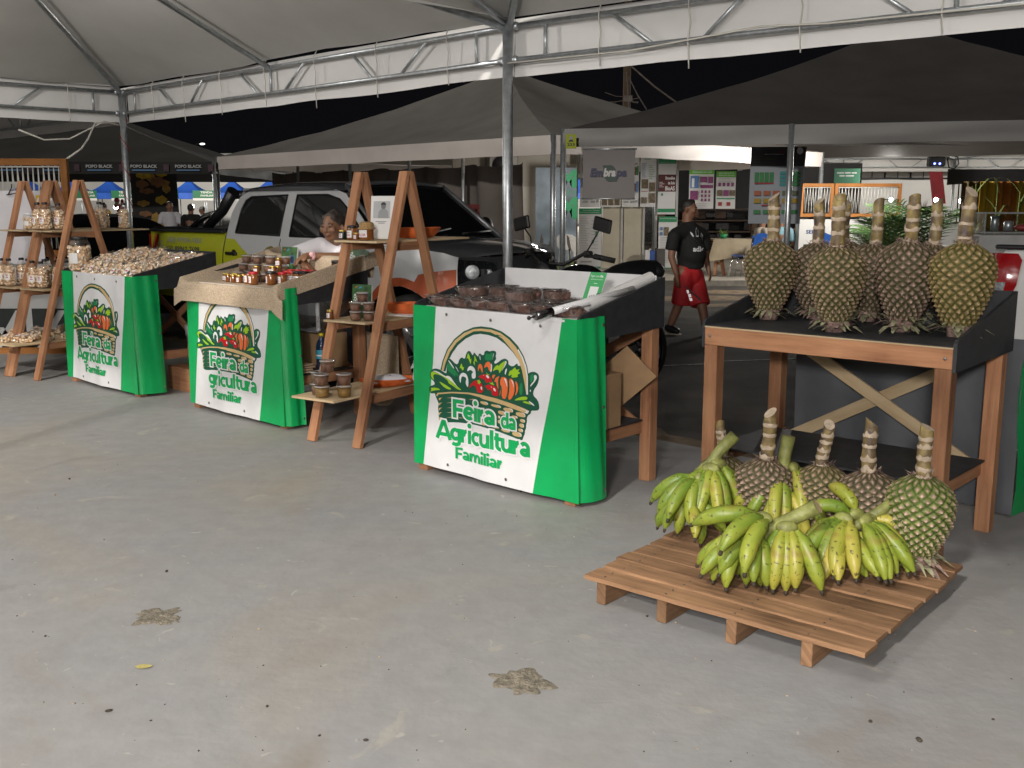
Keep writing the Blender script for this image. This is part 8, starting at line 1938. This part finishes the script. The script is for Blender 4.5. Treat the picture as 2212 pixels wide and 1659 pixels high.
# --- right stall: black awning, red cloth, yellow hangings, corn stalks, glass case
b = B(); b.grid(lambda u, v: V((gy(2045, 400, 20).x+3.6*u, 20+.1*math.sin(u*9), 1.92+.30*v+.05*math.sin(u*5)*(1-v))), 14, 3); tag(b.build('awning', mat('black awning', (.022, .022, .024), .7, var=.2)), 'black awning cloth at the right far stall', 'awning')
b = B(); p, q, r_ = gy(2007, 371, 27.5), gy(2036, 371, 27.5), gy(2030, 440, 27.5); b.grid(lambda u, v: V((p.x*(1-u)+q.x*u+(r_.x-q.x*.5-p.x*.5)*v*.9, 27.5, p.z+(r_.z-p.z)*v)), 5, 5); tag(b.build('red_cloth', mat('dark red cloth', (.16, .008, .012), .8, var=.2)), 'dark red cloth strip hanging left of the far pole', 'cloth')
x0 = gy(2085, 430, 19).x; 
for k, (c, lab) in enumerate((((.09, .055, .012), 'dark ochre cloth hanging at the right stall, left one'), ((.40, .25, .012), 'yellow cloth hanging at the right stall'), ((.36, .12, .010), 'orange cloth hanging at the right stall'), ((.42, .27, .015), 'yellow cloth hanging at the right photo edge'))):
    b = B(); b.grid(lambda u, v: V((x0+.34*k+.36*u, 19.2+.06*math.sin(u*14+k)+.02*k, .75+1.22*v)), 14, 4); tag(b.build('hung_cloth', mat('hanging cloth %s' % ('ochre', 'yellow', 'orange', 'gold')[k], c, .8, var=.2, scale=3)), lab, 'cloth', 'bright cloths at the right far stall')
for k in range(4):
    t = thing('corn_plant', ['corn stalk left of the glass case', 'corn stalk behind the right end pineapple', 'tall corn stalk above the glass case', 'corn stalk at the right photo edge'][k], 'plant', (x0+.10+.40*k, 18.8, -.03), k*1.3, 'corn stalks at the right far stall'); rb = random.Random(k)
    b = B(); b.tube([(0, 0, 0), (.02, 0, 1.0), (.0, .02, 1.95)], [.022, .018, .008], 7); b.build('stem', mat('corn stem', (.20, .24, .06), .6, var=.2), t); b = B()
    for i in range(9):
        a = i*2.4+rb.uniform(-.3, .3); z = .5+.16*i; pts = [V((math.cos(a)*r, math.sin(a)*r, z+.32*math.sin(r*4.2)-.25*r*r)) for r in (.01, .12, .25, .38, .50)]; sd = V((-math.sin(a), math.cos(a), 0))
        for j in range(4): w0, w1 = .024*(1-j/4.4), .024*(1-(j+1)/4.4); b.add([pts[j]-sd*w0, pts[j]+sd*w0, pts[j+1]+sd*w1, pts[j+1]-sd*w1], [[0, 1, 2, 3]], 0, None, True)
    b.build('leaves', mat('corn leaf', (.13, .18, .045), .6, var=.35, scale=10), t)
t = thing('display_case', 'glass display case with metal edges at the right photo edge', 'display case', (gy(2128, 480, 13.5).x, 13.5, 1.20)); b = B(); W_, D_, H2 = .80, .40, .25
for x in (0, W_):
    for y in (0, D_): b.box((x, y, H2/2), (.018, .018, H2))
for z in (0, H2):
    for y in (0, D_): b.box((W_/2, y, z), (W_+.018, .02, .02))
    for x in (0, W_): b.box((x, D_/2, z), (.02, D_, .02))
b.build('edge_frame', STEEL, t); b = B(); b.box((W_/2, D_/2, H2/2), (W_-.02, D_-.02, H2-.02)); b.build('glass', film('case glass', (.85, .87, .87), .18, .05, 0), t)
b = B(); b.lathe([(.05, 0), (.05, .19), (0, .2)], 14, (.22, .2, .02), 0); b.lathe([(.06, 0), (.06, .12), (0, .13)], 14, (.40, .2, .02), 0); b.ball((.62, .2, .06), .10, 1, 12, 8, (1.4, 1, .5)); b.build('contents', [STEEL, mat('red food', (.25, .03, .03), .6, var=.3)], t)
b = B(); b.box((0, 0, .6), (1.1, .6, 1.2), 0, None, .01); o = b.build('counter', mat('grey counter', (.3, .3, .3), .7)); o.location = (gy(2128, 480, 13.5).x+.45, 13.7, -.03); tag(o, 'grey counter carrying the glass display case', 'counter')
t = thing('printer', 'white printer with dark slot on the far counter', 'printer', (gy(2020, 530, 17.5).x, 17.5, .68)); b = B(); b.box((0, 0, .10), (.42, .34, .20), 0, None, .03); b.build('case', PWHT, t); b = B(); b.box((.04, -.172, .06), (.22, .01, .02)); b.build('slot', BLACKP, t)
b = B(); b.box((0, .1, .34), (.7, .5, .68), 0, None, .01); o = b.build('counter', mat('dark low counter', (.06, .055, .05), .8)); o.location = (gy(2020, 530, 17.5).x, 17.5, -.03); tag(o, 'dark low counter under the white printer', 'counter')
t = thing('projector', 'small dark floodlight with blue leds on the far truss', 'light', gy(2022, 349, 28.6)); b = B(); b.box((0, 0, 0), (.45, .22, .26), 0, None, .03); b.tube([(.3, 0, .1), (.42, 0, .18), (.58, 0, .12), (.62, 0, -.06), (.5, 0, -.2), (.36, 0, -.16), (.3, 0, .1)], .02, 6); b.build('case', BLACKP, t)
b = B(); b.ball((-.08, -.115, -.06), .03); b.ball((.06, -.115, -.06), .03); b.build('led', mat('blue led', (.1, .1, 1), .4, var=0, emit=((.12, .16, 1), 9)), t)
t, W_, H_ = flat('green and white hanging sign behind the pineapple stalks', 1802, 1858, 364, 396, 26.0, 'sign', -8)
b = B(); b.box((0, 0, H_/2), (W_, .02, H_), 0); g_ = lambda x, z: V((x*W_, -.012, z*H_)); [b.poly([g_(x, z), g_(x+w_, z), g_(x+w_, z+.09), g_(x, z+.09)], 1) for x, z, w_ in ((-.40, .66, .28), (-.09, .66, .22), (.16, .66, .2), (-.30, .46, .2), (-.06, .46, .32))]; b.build('board', [mat('sign green', (.02, .10, .055), .6, var=0), PGRY], t)
